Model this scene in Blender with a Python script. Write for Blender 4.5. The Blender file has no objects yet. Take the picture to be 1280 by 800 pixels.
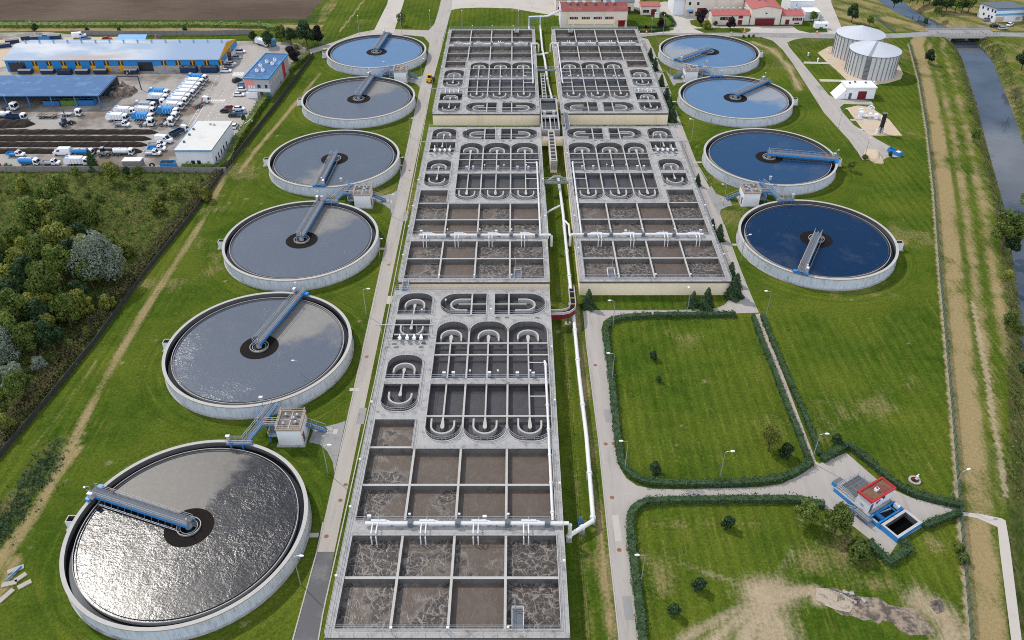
import bpy, bmesh, math, random
import numpy as np
from mathutils import Vector, Matrix
from mathutils.geometry import tessellate_polygon
R=math.radians; PI=math.pi
random.seed(7); rng=np.random.default_rng(11)
SC=bpy.context.scene; COL=SC.collection
# ------------------------------------------------------------------ surveyed camera
TH,FP,CH,RO=0.64675455,1018.79522,120.580773,-0.0037666552
def at(u,v,z=0.0):
    c,s=math.cos(-RO),math.sin(-RO)
    a,b=u-640,v-400; a,b=c*a-s*b,s*a+c*b
    dy=FP*math.cos(TH)-b*math.sin(TH); dz=-FP*math.sin(TH)-b*math.cos(TH)
    t=(z-CH)/dz
    return (a*t,dy*t)
def ats(pts,z=0.0): return [at(u,v,z) for u,v in pts]
# ------------------------------------------------------------------ node helpers
class NT:
    def __init__(s,tree): s.t=tree; s.n=tree.nodes; s.l=tree.links
    def node(s,typ,**kw):
        n=s.n.new(typ)
        for k,v in kw.items(): setattr(n,k,v)
        return n
    def link(s,a,b): s.l.new(a,b)
    def put(s,sock,val):
        if hasattr(val,'is_linked') or isinstance(val,bpy.types.NodeSocket): s.l.new(val,sock)
        else: sock.default_value=val
    def math(s,op,a,b=0.0,c=0.0,clamp=False):
        n=s.node('ShaderNodeMath',operation=op,use_clamp=clamp)
        s.put(n.inputs[0],a); s.put(n.inputs[1],b); s.put(n.inputs[2],c); return n.outputs[0]
    def vmath(s,op,a,b=(0,0,0)):
        n=s.node('ShaderNodeVectorMath',operation=op); s.put(n.inputs[0],a)
        if op=='SCALE': s.put(n.inputs[3],b)
        else: s.put(n.inputs[1],b)
        return n.outputs['Value'] if op in('DOT_PRODUCT','LENGTH') else n.outputs[0]
    def noise(s,vec,scale,detail=3.0,rough=.55,dist=0.0,out='Fac'):
        n=s.node('ShaderNodeTexNoise'); s.put(n.inputs['Vector'],vec); n.inputs['Scale'].default_value=scale
        n.inputs['Detail'].default_value=detail; n.inputs['Roughness'].default_value=rough; n.inputs['Distortion'].default_value=dist
        return n.outputs[0 if out=='Fac' else 1]
    def ss(s,x,a,b):
        n=s.node('ShaderNodeMapRange',interpolation_type='SMOOTHSTEP'); s.put(n.inputs[0],x)
        n.inputs[1].default_value=a; n.inputs[2].default_value=b; return n.outputs[0]
    def mix(s,f,a,b):
        n=s.node('ShaderNodeMix',data_type='RGBA'); s.put(n.inputs[0],f)
        for i,v in ((6,a),(7,b)):
            if isinstance(v,tuple): v=tuple(v)+(1,) if len(v)==3 else v
            s.put(n.inputs[i],v)
        return n.outputs[2]
    def pos(s): return s.node('ShaderNodeNewGeometry').outputs['Position']
    def obj(s): return s.node('ShaderNodeTexCoord').outputs['Object']
    def sep(s,v):
        n=s.node('ShaderNodeSeparateXYZ'); s.put(n.inputs[0],v); return n.outputs
    def comb(s,x,y,z=0.0):
        n=s.node('ShaderNodeCombineXYZ'); s.put(n.inputs[0],x); s.put(n.inputs[1],y); s.put(n.inputs[2],z); return n.outputs[0]
    def attr(s,name,typ='GEOMETRY'):
        return s.node('ShaderNodeAttribute',attribute_type=typ,attribute_name=name)
    def bump(s,h,strength,dist=0.1):
        n=s.node('ShaderNodeBump'); s.put(n.inputs['Height'],h); n.inputs['Strength'].default_value=strength; n.inputs['Distance'].default_value=dist
        return n.outputs[0]
MATS={}
def newmat(name):
    m=bpy.data.materials.new(name); m.use_nodes=True; t=NT(m.node_tree); t.n.clear()
    out=t.node('ShaderNodeOutputMaterial'); p=t.node('ShaderNodeBsdfPrincipled'); t.link(p.outputs[0],out.inputs[0])
    MATS[name]=m; return m,t,p,out
def mat(name,col,rough=.7,metal=0.,var=.12,sc=.35,fine=.08,fsc=4.,bump=0.,spec=.3,rand=0.,stain=None,stain_sc=.25,stain_lo=.5,stain_hi=.75,stretch=None):
    m,t,p,o=newmat(name); P=t.pos()
    Q=t.vmath('MULTIPLY',P,stretch) if stretch else P
    n1=t.noise(Q,sc,4.); n2=t.noise(P,fsc,3.)
    f=t.math('ADD',t.math('MULTIPLY_ADD',n1,2*var,1-var),t.math('MULTIPLY_ADD',n2,2*fine,-fine))
    if rand: 
        oi=t.node('ShaderNodeObjectInfo'); f=t.math('ADD',f,t.math('MULTIPLY_ADD',oi.outputs['Random'],2*rand,-rand))
    c=t.mix(0.0,col,col)
    if stain: c=t.mix(t.ss(t.noise(Q,stain_sc,5.,.65),stain_lo,stain_hi),col,stain)
    t.link(t.vmath('SCALE',c,f),p.inputs['Base Color'])
    p.inputs['Roughness'].default_value=rough; p.inputs['Metallic'].default_value=metal; p.inputs['Specular IOR Level'].default_value=spec
    if bump: t.link(t.bump(n2,bump,.05),p.inputs['Normal'])
    return m
# ------------------------------------------------------------------ mesh builder
class MB:
    def __init__(s): s.v=[];s.f=[];s.fm=[];s.ms=[]
    def mi(s,m):
        if m not in s.ms: s.ms.append(m)
        return s.ms.index(m)
    def add(s,vs,fs,m):
        k=len(s.v); s.v+=[tuple(p) for p in vs]; i=s.mi(m)
        for f in fs: s.f.append(tuple(k+j for j in f)); s.fm.append(i)
    def box(s,x0,x1,y0,y1,z0,z1,m,mtop=None):
        v=[(x0,y0,z0),(x1,y0,z0),(x1,y1,z0),(x0,y1,z0),(x0,y0,z1),(x1,y0,z1),(x1,y1,z1),(x0,y1,z1)]
        s.add(v,[(0,3,2,1),(0,1,5,4),(1,2,6,5),(2,3,7,6),(3,0,4,7)],m); s.add(v[4:],[(0,1,2,3)],mtop or m)
    def rbox(s,cx,cy,z0,z1,lx,ly,a,m,mtop=None):
        c,n=math.cos(a),math.sin(a)
        P=[(cx+c*x-n*y,cy+n*x+c*y) for x,y in((-lx/2,-ly/2),(lx/2,-ly/2),(lx/2,ly/2),(-lx/2,ly/2))]
        s.prism(P,z0,z1,m,mtop)
    def prism(s,poly,z0,z1,m,mtop=None,bottom=False):
        n=len(poly); v=[(x,y,z0) for x,y in poly]+[(x,y,z1) for x,y in poly]
        s.add(v,[(i,(i+1)%n,n+(i+1)%n,n+i) for i in range(n)],m)
        s.sheet(poly,z1,mtop or m)
        if bottom: s.sheet(poly,z0,m)
    def sheet(s,poly,z,m):
        v=[(x,y,z) for x,y in poly]
        if len(v)<=4: s.add(v,[tuple(range(len(v)))],m)
        else: s.add(v,[tuple(t) for t in tessellate_polygon([[Vector(p) for p in v]])],m)
    def xz(s,out,y0,y1,m,inset=0.,top_from=None):
        n=len(out); cx=sum(p[0] for p in out)/n; 
        v=[(x,y0,z) for x,z in out]+[(x,y1,z) for x,z in out]
        s.add(v,[(i,(i+1)%n,n+(i+1)%n,n+i) for i in range(n)],m)
        tri=[tuple(t) for t in tessellate_polygon([[Vector((x,z,0)) for x,z in out]])]
        s.add(v[:n],tri,m); s.add(v[n:],tri,m)
    def loft(s,secs,m,cap=True):
        k=len(secs[0]); v=[p for q in secs for p in q]
        fs=[(a*k+i,a*k+(i+1)%k,(a+1)*k+(i+1)%k,(a+1)*k+i) for a in range(len(secs)-1) for i in range(k)]
        if cap: fs+=[tuple(range(k-1,-1,-1)),tuple((len(secs)-1)*k+i for i in range(k))]
        s.add(v,fs,m)
    def tube(s,pts,r,m,n=6,closed=False,ph=0.):
        P=[Vector(p) for p in pts]; N=len(P); secs=[]
        rr=r if isinstance(r,(list,tuple)) else [r]*N
        for i,p in enumerate(P):
            a=P[i-1] if (i>0 or closed) else p; b=P[(i+1)%N] if (i<N-1 or closed) else p
            t=(b-a).normalized(); up=Vector((0,0,1)) if abs(t.z)<.95 else Vector((0,1,0))
            x=t.cross(up).normalized(); y=x.cross(t).normalized()
            secs.append([tuple(p+rr[i]*(math.cos(ph+2*PI*k/n)*x+math.sin(ph+2*PI*k/n)*y)) for k in range(n)])
        if closed: secs.append(secs[0])
        s.loft(secs,m,not closed)
    def bar(s,p,q,w,m): s.tube([p,q],w*.707,m,4,ph=PI/4)
    def cyl(s,p,q,r,m,n=12,r2=None): s.tube([p,q],[r,r if r2 is None else r2],m,n)
    def ring(s,r0,r1,z0,z1,m,n=120,cx=0.,cy=0.,mi=None,mt=None,a0=0.,a1=2*PI):
        full=a1-a0>6.28; k=n if full else n+1
        A=[a0+(a1-a0)*i/n for i in range(k)]
        def L(r,z): return [(cx+r*math.cos(a),cy+r*math.sin(a),z) for a in A]
        def band(a,b,mm): s.add(a+b,[(i,(i+1)%k,k+(i+1)%k,k+i) for i in range(n)],mm)
        band(L(r1,z0),L(r1,z1),m); band(L(r0,z1),L(r0,z0),mi or m); band(L(r1,z1),L(r0,z1),mt or m)
    def annulus(s,r0,r1,z,m,n=96):
        A=[2*PI*i/n for i in range(n)]
        if r0<=0: s.add([(r1*math.cos(a),r1*math.sin(a),z) for a in A],[tuple(range(n))],m); return
        v=[(r0*math.cos(a),r0*math.sin(a),z) for a in A]+[(r1*math.cos(a),r1*math.sin(a),z) for a in A]
        s.add(v,[(i,n+i,n+(i+1)%n,(i+1)%n) for i in range(n)],m)
    def rail(s,pts,h,m,step=2.,w=.05,closed=False,rails=(1.,.5)):
        P=[Vector(p) for p in pts]; segs=list(zip(P,P[1:]+([P[0]] if closed else [])))
        if not closed: segs=segs[:len(P)-1]
        for a,b in segs:
            L=(b-a).length; n=max(1,round(L/step))
            for r in rails: s.bar(a+Vector((0,0,h*r)),b+Vector((0,0,h*r)),w,m)
            for i in range(n): 
                q=a.lerp(b,i/n); s.bar(q,q+Vector((0,0,h)),w,m)
        if not closed: s.bar(P[-1],P[-1]+Vector((0,0,h)),w,m)
    def build(s,name,parent=None,loc=None,rz=0.,smooth=False,T=None):
        me=bpy.data.meshes.new(name)
        vs=s.v if T is None else [T(*p) for p in s.v]
        me.from_pydata(vs,[],s.f)
        for m in s.ms: me.materials.append(MATS[m])
        me.polygons.foreach_set('material_index',s.fm)
        if smooth: me.polygons.foreach_set('use_smooth',[True]*len(s.f))
        me.update(); o=bpy.data.objects.new(name,me); COL.objects.link(o)
        if loc: o.location=loc
        o.rotation_euler.z=rz
        if parent: o.parent=parent
        return o
def tag(o,label,cat,group=None,kind=None):
    if label: o['label']=label
    if cat: o['category']=cat
    if group: o['group']=group
    if kind: o['kind']=kind
    return o
def thing(name,label,cat,loc=(0,0,0),rz=0.,group=None):
    o=bpy.data.objects.new(name,None); COL.objects.link(o); o.location=loc; o.rotation_euler.z=rz; o.empty_display_size=.3
    return tag(o,label,cat,group)
def struct(o): o['kind']='structure'; return o
KIDS={}
def kids(o): return [c for c in COL.objects if c.parent==o]
def dup(root,loc,rz=0.,label=None,group=None,scale=None):
    if root.name not in KIDS:
        KIDS[root.name]=[(c,list(c.children)) for c in root.children]
    r=root.copy(); COL.objects.link(r); r.location=loc; r.rotation_euler.z=rz
    if scale is not None: r.scale=scale if isinstance(scale,tuple) else (scale,)*3
    if label: r['label']=label
    if group: r['group']=group
    for c,g in KIDS[root.name]:
        d=c.copy(); COL.objects.link(d); d.parent=r
        for e in g:
            h=e.copy(); COL.objects.link(h); h.parent=d
    return r
class Proto:
    """First placing moves the built thing itself, later placings are copies of it."""
    def __init__(s,root): s.o=root; s.used=False; s.base=tuple(root.scale)
    def put(s,loc,rz=0.,label=None,group=None,scale=None):
        if not s.used:
            s.used=True; s.pending=(loc,rz,label,group,scale); r=s.o
            KIDS[r.name]=[(c,list(c.children)) for c in r.children]
            r.location=loc; r.rotation_euler.z=rz
            if label: r['label']=label
            if group: r['group']=group
            if scale is not None: r.scale=scale if isinstance(scale,tuple) else (scale,)*3
            return r
        r=dup(s.o,loc,rz,label,group,scale if scale is not None else (1,1,1))
        if not group and 'group' in r: del r['group']
        return r
# ------------------------------------------------------------------ materials
mat('concrete',(.335,.325,.315),.85,var=.20,sc=.5,fine=.2,fsc=3.,bump=.2,stain=(.17,.16,.15),stain_sc=.6,stain_lo=.47,stain_hi=.74)
mat('concrete_cap',(.40,.385,.365),.85,var=.1,sc=.5,fine=.1,fsc=4.,stain=(.36,.32,.27),stain_sc=.8,stain_lo=.5,stain_hi=.8)
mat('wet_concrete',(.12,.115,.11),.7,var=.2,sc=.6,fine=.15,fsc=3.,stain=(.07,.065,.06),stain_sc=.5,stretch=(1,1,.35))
mat('dark_concrete',(.085,.083,.085),.6,var=.2,sc=.6,fine=.1)
mat('cream_render',(.80,.68,.49),.85,var=.05,sc=.15,fine=.03,stain=(.70,.58,.40),stain_sc=.3,stretch=(1,1,.25))
mat('dark_trim',(.10,.09,.085),.7)
mat('rust_edge',(.33,.25,.18),.85,var=.2,sc=.8)
mat('galvanised',(.42,.43,.45),.45,metal=.6,var=.1,fine=.05)
mat('rail_metal',(.36,.37,.39),.6,metal=0.,var=.05,fine=.03)
mat('grating',(.12,.132,.15),.8,metal=0.,spec=.15,var=.12,sc=.8,fine=.2,fsc=9.)
mat('white_pipe',(.62,.62,.615),.4,var=.06,sc=.5,fine=.03,stain=(.58,.56,.53),stain_sc=.5,stain_lo=.55,stain_hi=.8)
mat('blue_steel',(.03,.16,.42),.45,var=.12,sc=.6,fine=.05,stain=(.05,.16,.33),stain_sc=.7)
mat('blue_paint',(.02,.21,.52),.4,var=.06,fine=.04)
mat('light_blue_paint',(.12,.31,.54),.6,var=.06,fine=.04)
mat('dark_blue_paint',(.012,.035,.085),.5,var=.2,sc=.8,fine=.1)
mat('yellow_paint',(.62,.33,.015),.5,var=.08,fine=.04)
mat('white_paint',(.72,.73,.74),.35,var=.04,fine=.03,stain=(.6,.59,.57),stain_sc=.5,stain_lo=.55,stain_hi=.85)
mat('car_white',(.75,.76,.78),.25,var=.02,fine=.01,spec=.5)
mat('car_silver',(.38,.41,.45),.25,metal=.5,var=.02,fine=.01,spec=.5)
mat('car_black',(.016,.018,.022),.25,var=.02,fine=.01,spec=.5)
mat('car_red',(.32,.03,.025),.25,var=.02,fine=.01,spec=.5)
mat('car_blue',(.10,.19,.33),.25,var=.02,fine=.01,spec=.5)
mat('grey_panel',(.35,.36,.37),.5,var=.06,fine=.05)
mat('dark_grey',(.10,.105,.115),.6,var=.1,fine=.05)
mat('black_rubber',(.018,.018,.019),.8,var=.1)
mat('glass_dark',(.012,.016,.022),.08,var=.05,fine=.0,spec=.6)
mat('red_paint',(.38,.03,.03),.5,var=.08,fine=.04)
mat('orange_paint',(.70,.12,.03),.5,var=.05)
mat('dark_red',(.14,.012,.015),.5,var=.1,fine=.05)
mat('red_roof',(.36,.10,.095),.7,var=.12,sc=.3,fine=.08,fsc=3.,stain=(.30,.12,.10),stain_sc=.3)
mat('mossy_red_roof',(.17,.045,.042),.8,var=.15,sc=.7,fine=.1,stain=(.15,.10,.05),stain_sc=.6,stain_lo=.42,stain_hi=.62)
mat('cream_wall',(.62,.56,.47),.85,var=.05,fine=.04,stain=(.54,.48,.4),stain_sc=.3,stretch=(1,1,.3))
mat('white_wall',(.66,.67,.69),.8,var=.05,fine=.03,stain=(.56,.57,.6),stain_sc=.25,stretch=(1,1,.3))
mat('roof_membrane',(.56,.55,.52),.8,var=.06,sc=.12,fine=.04,stain=(.46,.45,.43),stain_sc=.15)
mat('dark_red_roof',(.20,.055,.05),.75,var=.12,sc=.3,fine=.08,fsc=3.,stain=(.25,.09,.08),stain_sc=.3)
mat('gravel_roof',(.17,.145,.125),.9,var=.25,sc=.9,fine=.2,fsc=5.)
mat('slate_roof',(.11,.125,.15),.7,var=.08,fine=.04)
mat('salmon_panel',(.58,.24,.21),.7,var=.05)
mat('stone_wall',(.20,.19,.18),.9,var=.25,sc=.5,fine=.2,fsc=2.,bump=.4)
mat('panel_fence',(.045,.041,.042),.85,var=.25,sc=.5,fine=.2,fsc=2.)
mat('asphalt',(.25,.245,.24),.9,var=.1,sc=.12,fine=.08,fsc=5.,stain=(.15,.145,.14),stain_sc=.2,stain_lo=.5,stain_hi=.72)
mat('dark_asphalt',(.10,.10,.105),.9,var=.1,sc=.15,fine=.1,fsc=5.,stain=(.16,.158,.155),stain_sc=.2)
mat('road_concrete',(.34,.312,.283),.9,var=.16,sc=.6,fine=.10,fsc=5.,stain=(.28,.255,.235),stain_sc=.8,stain_lo=.5,stain_hi=.75,stretch=(1,.12,1))
mat('yard_surface',(.30,.28,.255),.9,var=.12,sc=.06,fine=.09,fsc=3.,stain=(.145,.115,.092),stain_sc=.05,stain_lo=.44,stain_hi=.62)
mat('pale_paving',(.42,.385,.345),.9,var=.08,sc=.12,fine=.07,fsc=4.,stain=(.34,.31,.28),stain_sc=.15)
mat('sand',(.47,.375,.275),.95,var=.12,sc=.25,fine=.12,fsc=3.,stain=(.34,.27,.19),stain_sc=.25,stain_lo=.5,stain_hi=.75)
mat('brick_path',(.38,.32,.28),.9,var=.12,sc=.8,fine=.15,fsc=4.)
mat('kerb_stone',(.36,.34,.31),.9,var=.1,sc=.6,fine=.1)
mat('road_paint',(.62,.62,.60),.7,var=.1,fine=.15,fsc=5.)
mat('soil',(.030,.022,.017),.95,var=.35,sc=1.2,fine=.3,fsc=4.,bump=.8)
mat('rubble',(.25,.20,.148),.95,var=.35,sc=.8,fine=.4,fsc=3.,bump=1.,stain=(.085,.07,.06),stain_sc=.7,stain_lo=.42,stain_hi=.6)
mat('bark',(.09,.065,.045),.9,var=.2,sc=2.)
mat('floating_scum',(.012,.009,.008),.85,var=.4,sc=1.1,fine=.4,fsc=5.,bump=.7,spec=.1)
mat('zinc_roof',(.55,.57,.60),.45,metal=.25,var=.05,sc=.2,fine=.03)
mat('silo_panel',(.62,.62,.63),.4,metal=.3,var=.08,sc=.3,fine=.04,stretch=(1,1,.3))
mat('silo_rib',(.21,.215,.23),.5,metal=.3)
mat('dark_window',(.02,.025,.035),.1,var=.0,fine=0.,spec=.6)
mat('skin',(.5,.32,.24),.6)
mat('hivis',(.62,.75,.03),.6,var=.05)
mat('navy_cloth',(.015,.02,.04),.8)
mat('stone_white',(.36,.32,.27),.9,var=.15,sc=1.5)
mat('pit_shade',(.004,.004,.004),1.,var=0,fine=0,spec=0.)  # black colour standing in for the shade of a deep pit
mat('dark_water',(.004,.005,.006),.06,var=0,fine=0,spec=.5)
def leafmat(name,col,col2,rand=.22,sc=.5):
    m,t,p,o=newmat(name); P=t.obj(); n=t.noise(P,sc,3.); n2=t.noise(P,5.,2.)
    oi=t.node('ShaderNodeObjectInfo')
    c=t.mix(t.ss(n,.35,.65),col,col2)
    f=t.math('ADD',t.math('MULTIPLY_ADD',n2,.7,.65),t.math('MULTIPLY_ADD',oi.outputs['Random'],2*rand,-rand))
    t.link(t.vmath('SCALE',c,f),p.inputs['Base Color']); p.inputs['Roughness'].default_value=.6; p.inputs['Specular IOR Level'].default_value=.25
    tl=t.node('ShaderNodeBsdfTranslucent'); t.link(t.vmath('SCALE',c,f),tl.inputs[0]); mx=t.node('ShaderNodeMixShader'); mx.inputs[0].default_value=.3; t.link(p.outputs[0],mx.inputs[1]); t.link(tl.outputs[0],mx.inputs[2]); t.link(mx.outputs[0],o.inputs[0])
    return m
leafmat('leaf_green',(.080,.130,.022),(.16,.205,.042))
leafmat('leaf_dark',(.024,.056,.020),(.050,.092,.030))
leafmat('leaf_olive',(.145,.18,.028),(.24,.25,.052))
leafmat('leaf_yellow',(.14,.17,.025),(.20,.20,.035))
leafmat('leaf_silver',(.16,.205,.14),(.27,.30,.235))
leafmat('leaf_purple',(.018,.013,.016),(.030,.019,.022))
leafmat('leaf_hedge',(.036,.075,.030),(.068,.115,.048),rand=.08,sc=1.2)
leafmat('leaf_reed',(.10,.11,.035),(.19,.155,.07))
leafmat('leaf_bare',(.14,.10,.085),(.19,.14,.12))
# painted cladding on the tank walls: vertical seams, streaks
def cladding(name,col,n=132):
    m,t,p,o=newmat(name); P=t.obj(); X=t.sep(P); W=t.pos()
    a=t.math('ARCTAN2',X[1],X[0]); f=t.math('FRACT',t.math('MULTIPLY',a,n/(2*PI)))
    seam=t.math('LESS_THAN',f,.09)
    st=t.noise(t.comb(t.math('MULTIPLY',a,30.),t.math('MULTIPLY',X[2],.25)),1.,4.,.6)
    c=t.mix(t.ss(st,.48,.75),col,tuple(k*.58 for k in col)); c=t.mix(t.math('MULTIPLY',seam,.45),c,tuple(k*.45 for k in col))
    zb=t.ss(X[2],.7,.1); c=t.mix(t.math('MULTIPLY',zb,t.noise(W,.8,3.)),c,(.2,.19,.16))
    t.link(c,p.inputs['Base Color']); p.inputs['Roughness'].default_value=.5
cladding('tank_cladding',(.53,.57,.63))
# clear water of the settling tanks; ripples, and a wind-sheltered sector behind the bridge, cloud reflection painted into its colour
def clarified(name,deep,skin,ripple,rsc,rough,dense=.3):  # skin is the tint painted for cloud reflected in calm water
    m,t,p,o=newmat(name); P=t.obj(); X=t.sep(P)
    a=t.math('ARCTAN2',X[1],X[0]); rad=t.vmath('LENGTH',P)
    wob=t.math('MULTIPLY_ADD',t.noise(P,.16,4.,.6),1.6,-.8)
    ext=t.attr('cloud_sheen',"OBJECT").outputs['Fac']
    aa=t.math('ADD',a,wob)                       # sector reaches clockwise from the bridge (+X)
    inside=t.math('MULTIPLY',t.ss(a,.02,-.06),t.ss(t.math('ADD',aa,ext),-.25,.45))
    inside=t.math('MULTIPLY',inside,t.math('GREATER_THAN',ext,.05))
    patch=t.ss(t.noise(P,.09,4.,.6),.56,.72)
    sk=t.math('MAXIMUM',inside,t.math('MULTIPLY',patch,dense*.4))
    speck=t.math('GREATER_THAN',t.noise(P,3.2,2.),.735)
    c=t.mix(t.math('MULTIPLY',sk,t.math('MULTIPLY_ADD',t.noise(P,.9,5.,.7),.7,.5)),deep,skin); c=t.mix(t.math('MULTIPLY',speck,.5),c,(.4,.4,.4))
    t.link(c,p.inputs['Base Color'])
    p.inputs['Specular IOR Level'].default_value=.85; p.inputs['IOR'].default_value=1.33
    W=t.pos(); q=t.vmath('MULTIPLY',t.vmath('ADD',W,t.vmath('SCALE',t.noise(W,.25,2.,out='Color'),1.6)),(1.,1.5,1.))
    h=t.math('ADD',t.noise(q,rsc,3.,.6),t.math('MULTIPLY',t.noise(q,rsc*.35,2.),1.3))
    calm=t.math('MULTIPLY_ADD',sk,-.75,1.)
    gust=t.math('MULTIPLY_ADD',t.ss(t.noise(W,.07,3.),.35,.7),.7,.3)
    t.link(t.bump(t.math('MULTIPLY',h,t.math('MULTIPLY',calm,gust)),ripple,.12),p.inputs['Normal'])
    t.link(t.math('MULTIPLY_ADD',sk,.22,rough),p.inputs['Roughness'])
clarified('settled_water_grey_sky',(.082,.098,.126),(.20,.185,.165),.50,3.2,.22)  # grey and blue bases paint in the sky the tanks reflect
clarified('settled_water_pale_sky',(.088,.165,.28),(.28,.28,.28),.10,2.2,.08)
clarified('settled_water_cloud_sky',(.070,.090,.120),(.21,.195,.175),.45,2.8,.12)
clarified('settled_water_mid_sky',(.016,.050,.115),(.21,.20,.19),.06,1.8,.05)
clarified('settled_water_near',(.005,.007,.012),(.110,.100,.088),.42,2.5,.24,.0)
clarified('settled_water_blue_sky',(.002,.018,.055),(.21,.20,.19),.06,1.8,.05)
# aerated sludge: brown liquor with cells of foam
def sludge(name,calm,dark,foam):
    m,t,p,o=newmat(name); W=t.pos()
    amt=t.attr('foam',"OBJECT").outputs['Fac']
    warp=t.vmath('ADD',W,t.vmath('SCALE',t.vmath('SUBTRACT',t.noise(W,.45,3.,out='Color'),(.5,.5,.5)),2.6))
    v=t.node('ShaderNodeTexVoronoi',feature='DISTANCE_TO_EDGE'); t.put(v.inputs['Vector'],t.vmath('MULTIPLY',warp,(1,1,0))); v.inputs['Scale'].default_value=.62
    v2=t.node('ShaderNodeTexVoronoi',feature='DISTANCE_TO_EDGE'); t.put(v2.inputs['Vector'],t.vmath('MULTIPLY',warp,(1,1,0))); v2.inputs['Scale'].default_value=1.35
    line=t.math('MAXIMUM',t.ss(v.outputs[0],.085,.01),t.math('MULTIPLY',t.ss(v2.outputs[0],.11,.0),.6))
    line=t.math('MULTIPLY',line,t.ss(t.noise(W,.9,3.),.32,.55))
    k=t.math('ADD',t.noise(t.vmath('MULTIPLY',W,(1,1,0)),.13,3.,.5),amt)
    msk=t.math('MULTIPLY',t.ss(k,.80,.95),t.math('MULTIPLY_ADD',t.noise(W,.5,4.,.6),.9,.5))
    edge=t.math('MULTIPLY',t.ss(k,.84,.88),t.ss(k,.93,.88))
    base=t.mix(t.ss(t.noise(W,.35,5.,.65,1.5),.35,.7),calm,tuple(x*1.25 for x in calm))
    mott=t.noise(W,6.,2.); base=t.vmath('SCALE',base,t.math('MULTIPLY_ADD',mott,.5,.75))
    inner=t.mix(line,dark,foam)
    c=t.mix(msk,base,inner); c=t.mix(t.math('MULTIPLY',edge,.3),c,foam)
    t.link(c,p.inputs['Base Color']); p.inputs['Roughness'].default_value=.32; p.inputs['Specular IOR Level'].default_value=.35
    t.link(t.bump(t.math('ADD',t.noise(W,3.,3.),line),.25,.06),p.inputs['Normal'])
sludge('aerated_sludge',(.100,.078,.063),(.050,.044,.041),(.235,.205,.175))
sludge('mixed_liquor',(.058,.054,.056),(.042,.040,.042),(.12,.098,.08))
# river
m,t,p,o=newmat('river_water'); W=t.pos()
t.link(t.mix(t.ss(t.noise(W,.05,3.),.3,.7),(.035,.045,.058),(.075,.09,.11)),p.inputs['Base Color']); p.inputs['Roughness'].default_value=.05; p.inputs['Specular IOR Level'].default_value=.9
t.link(t.bump(t.noise(W,.9,3.),.05,.1),p.inputs['Normal'])
# wire mesh of the green boundary fence
m,t,p,o=newmat('wire_mesh'); X=t.pos(); S=t.sep(X)
p.inputs['Base Color'].default_value=(.045,.095,.075,1); p.inputs['Roughness'].default_value=.6
tr=t.node('ShaderNodeBsdfTransparent'); mx=t.node('ShaderNodeMixShader'); mx.inputs[0].default_value=.42
t.link(p.outputs[0],mx.inputs[1]); t.link(tr.outputs[0],mx.inputs[2]); t.link(mx.outputs[0],o.inputs[0])
# ------------------------------------------------------------------ sky, sun, camera
W=bpy.data.worlds.new('World'); SC.world=W; W.use_nodes=True; t=NT(W.node_tree); t.n.clear()
SUN_EL,SUN_AZ=R(47),R(-47)                      # azimuth from +Y towards +X
sd=Vector((math.sin(SUN_AZ)*math.cos(SUN_EL),math.cos(SUN_AZ)*math.cos(SUN_EL),math.sin(SUN_EL)))
sky=t.node('ShaderNodeTexSky',sky_type='NISHITA',sun_disc=False,sun_elevation=SUN_EL,sun_rotation=SUN_AZ,altitude=100,air_density=1.,dust_density=.6,ozone_density=1.5)
D=t.node('ShaderNodeTexCoord').outputs['Generated']; S=t.sep(D)
den=t.math('ADD',t.math('MAXIMUM',S[2],0.),.22)
pl=t.comb(t.math('DIVIDE',S[0],den),t.math('DIVIDE',S[1],den))
cn=t.noise(pl,.85,6.,.58,.3)
az=t.math('ARCTAN2',S[0],S[1])
cn=t.math('ADD',cn,t.math('MULTIPLY',t.ss(az,.14,-.16),.30)); cn=t.math('ADD',cn,t.math('MULTIPLY',t.ss(t.math('ABSOLUTE',az),1.1,1.8),.2)); cn=t.math('ADD',cn,t.math('MULTIPLY',t.math('MULTIPLY',t.ss(az,.45,.52),t.ss(S[2],.45,.38)),.22)); cn=t.math('SUBTRACT',cn,t.math('MULTIPLY',t.math('MULTIPLY',t.ss(az,.45,.52),t.math('MULTIPLY',t.ss(az,1.3,1.),t.ss(S[2],.40,.47))),.5)); cn=t.math('SUBTRACT',cn,t.math('MULTIPLY',t.math('MULTIPLY',t.ss(S[2],.70,.80),t.ss(S[1],-.1,.15)),.6)); cn=t.math('SUBTRACT',cn,t.math('MULTIPLY',t.math('MULTIPLY',t.ss(S[2],.362,.335),t.ss(az,-.40,-.26)),t.math('MULTIPLY',t.ss(az,.9,.6),.5)))       # more cloud towards the sun's side
cn=t.math('SUBTRACT',cn,t.math('MULTIPLY',t.math('MULTIPLY',t.ss(az,.08,.2),t.ss(az,.56,.49)),.55))  # a wide blue gap
msk=t.ss(cn,.46,.66)
shade=t.noise(pl,1.7,5.,.6)
glow=t.math('POWER',t.math('MAXIMUM',t.vmath('DOT_PRODUCT',D,tuple(sd)),0.),70.)
cc=t.mix(t.ss(shade,.35,.7),(4.6,5.2,6.4),(8.8,9.2,9.9))
cc=t.vmath('SCALE',cc,t.math('ADD',t.math('MULTIPLY_ADD',glow,3.5,1.),t.math('MULTIPLY',t.ss(S[1],.15,-.5),.95)))
col=t.mix(msk,sky.outputs[0],cc)
bg=t.node('ShaderNodeBackground'); bg.inputs[1].default_value=.11; t.link(col,bg.inputs[0])
o=t.node('ShaderNodeOutputWorld'); t.link(bg.outputs[0],o.inputs[0])
L=bpy.data.lights.new('sun','SUN'); L.energy=3.1; L.angle=R(.8); L.color=(1.,.94,.85)
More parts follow.
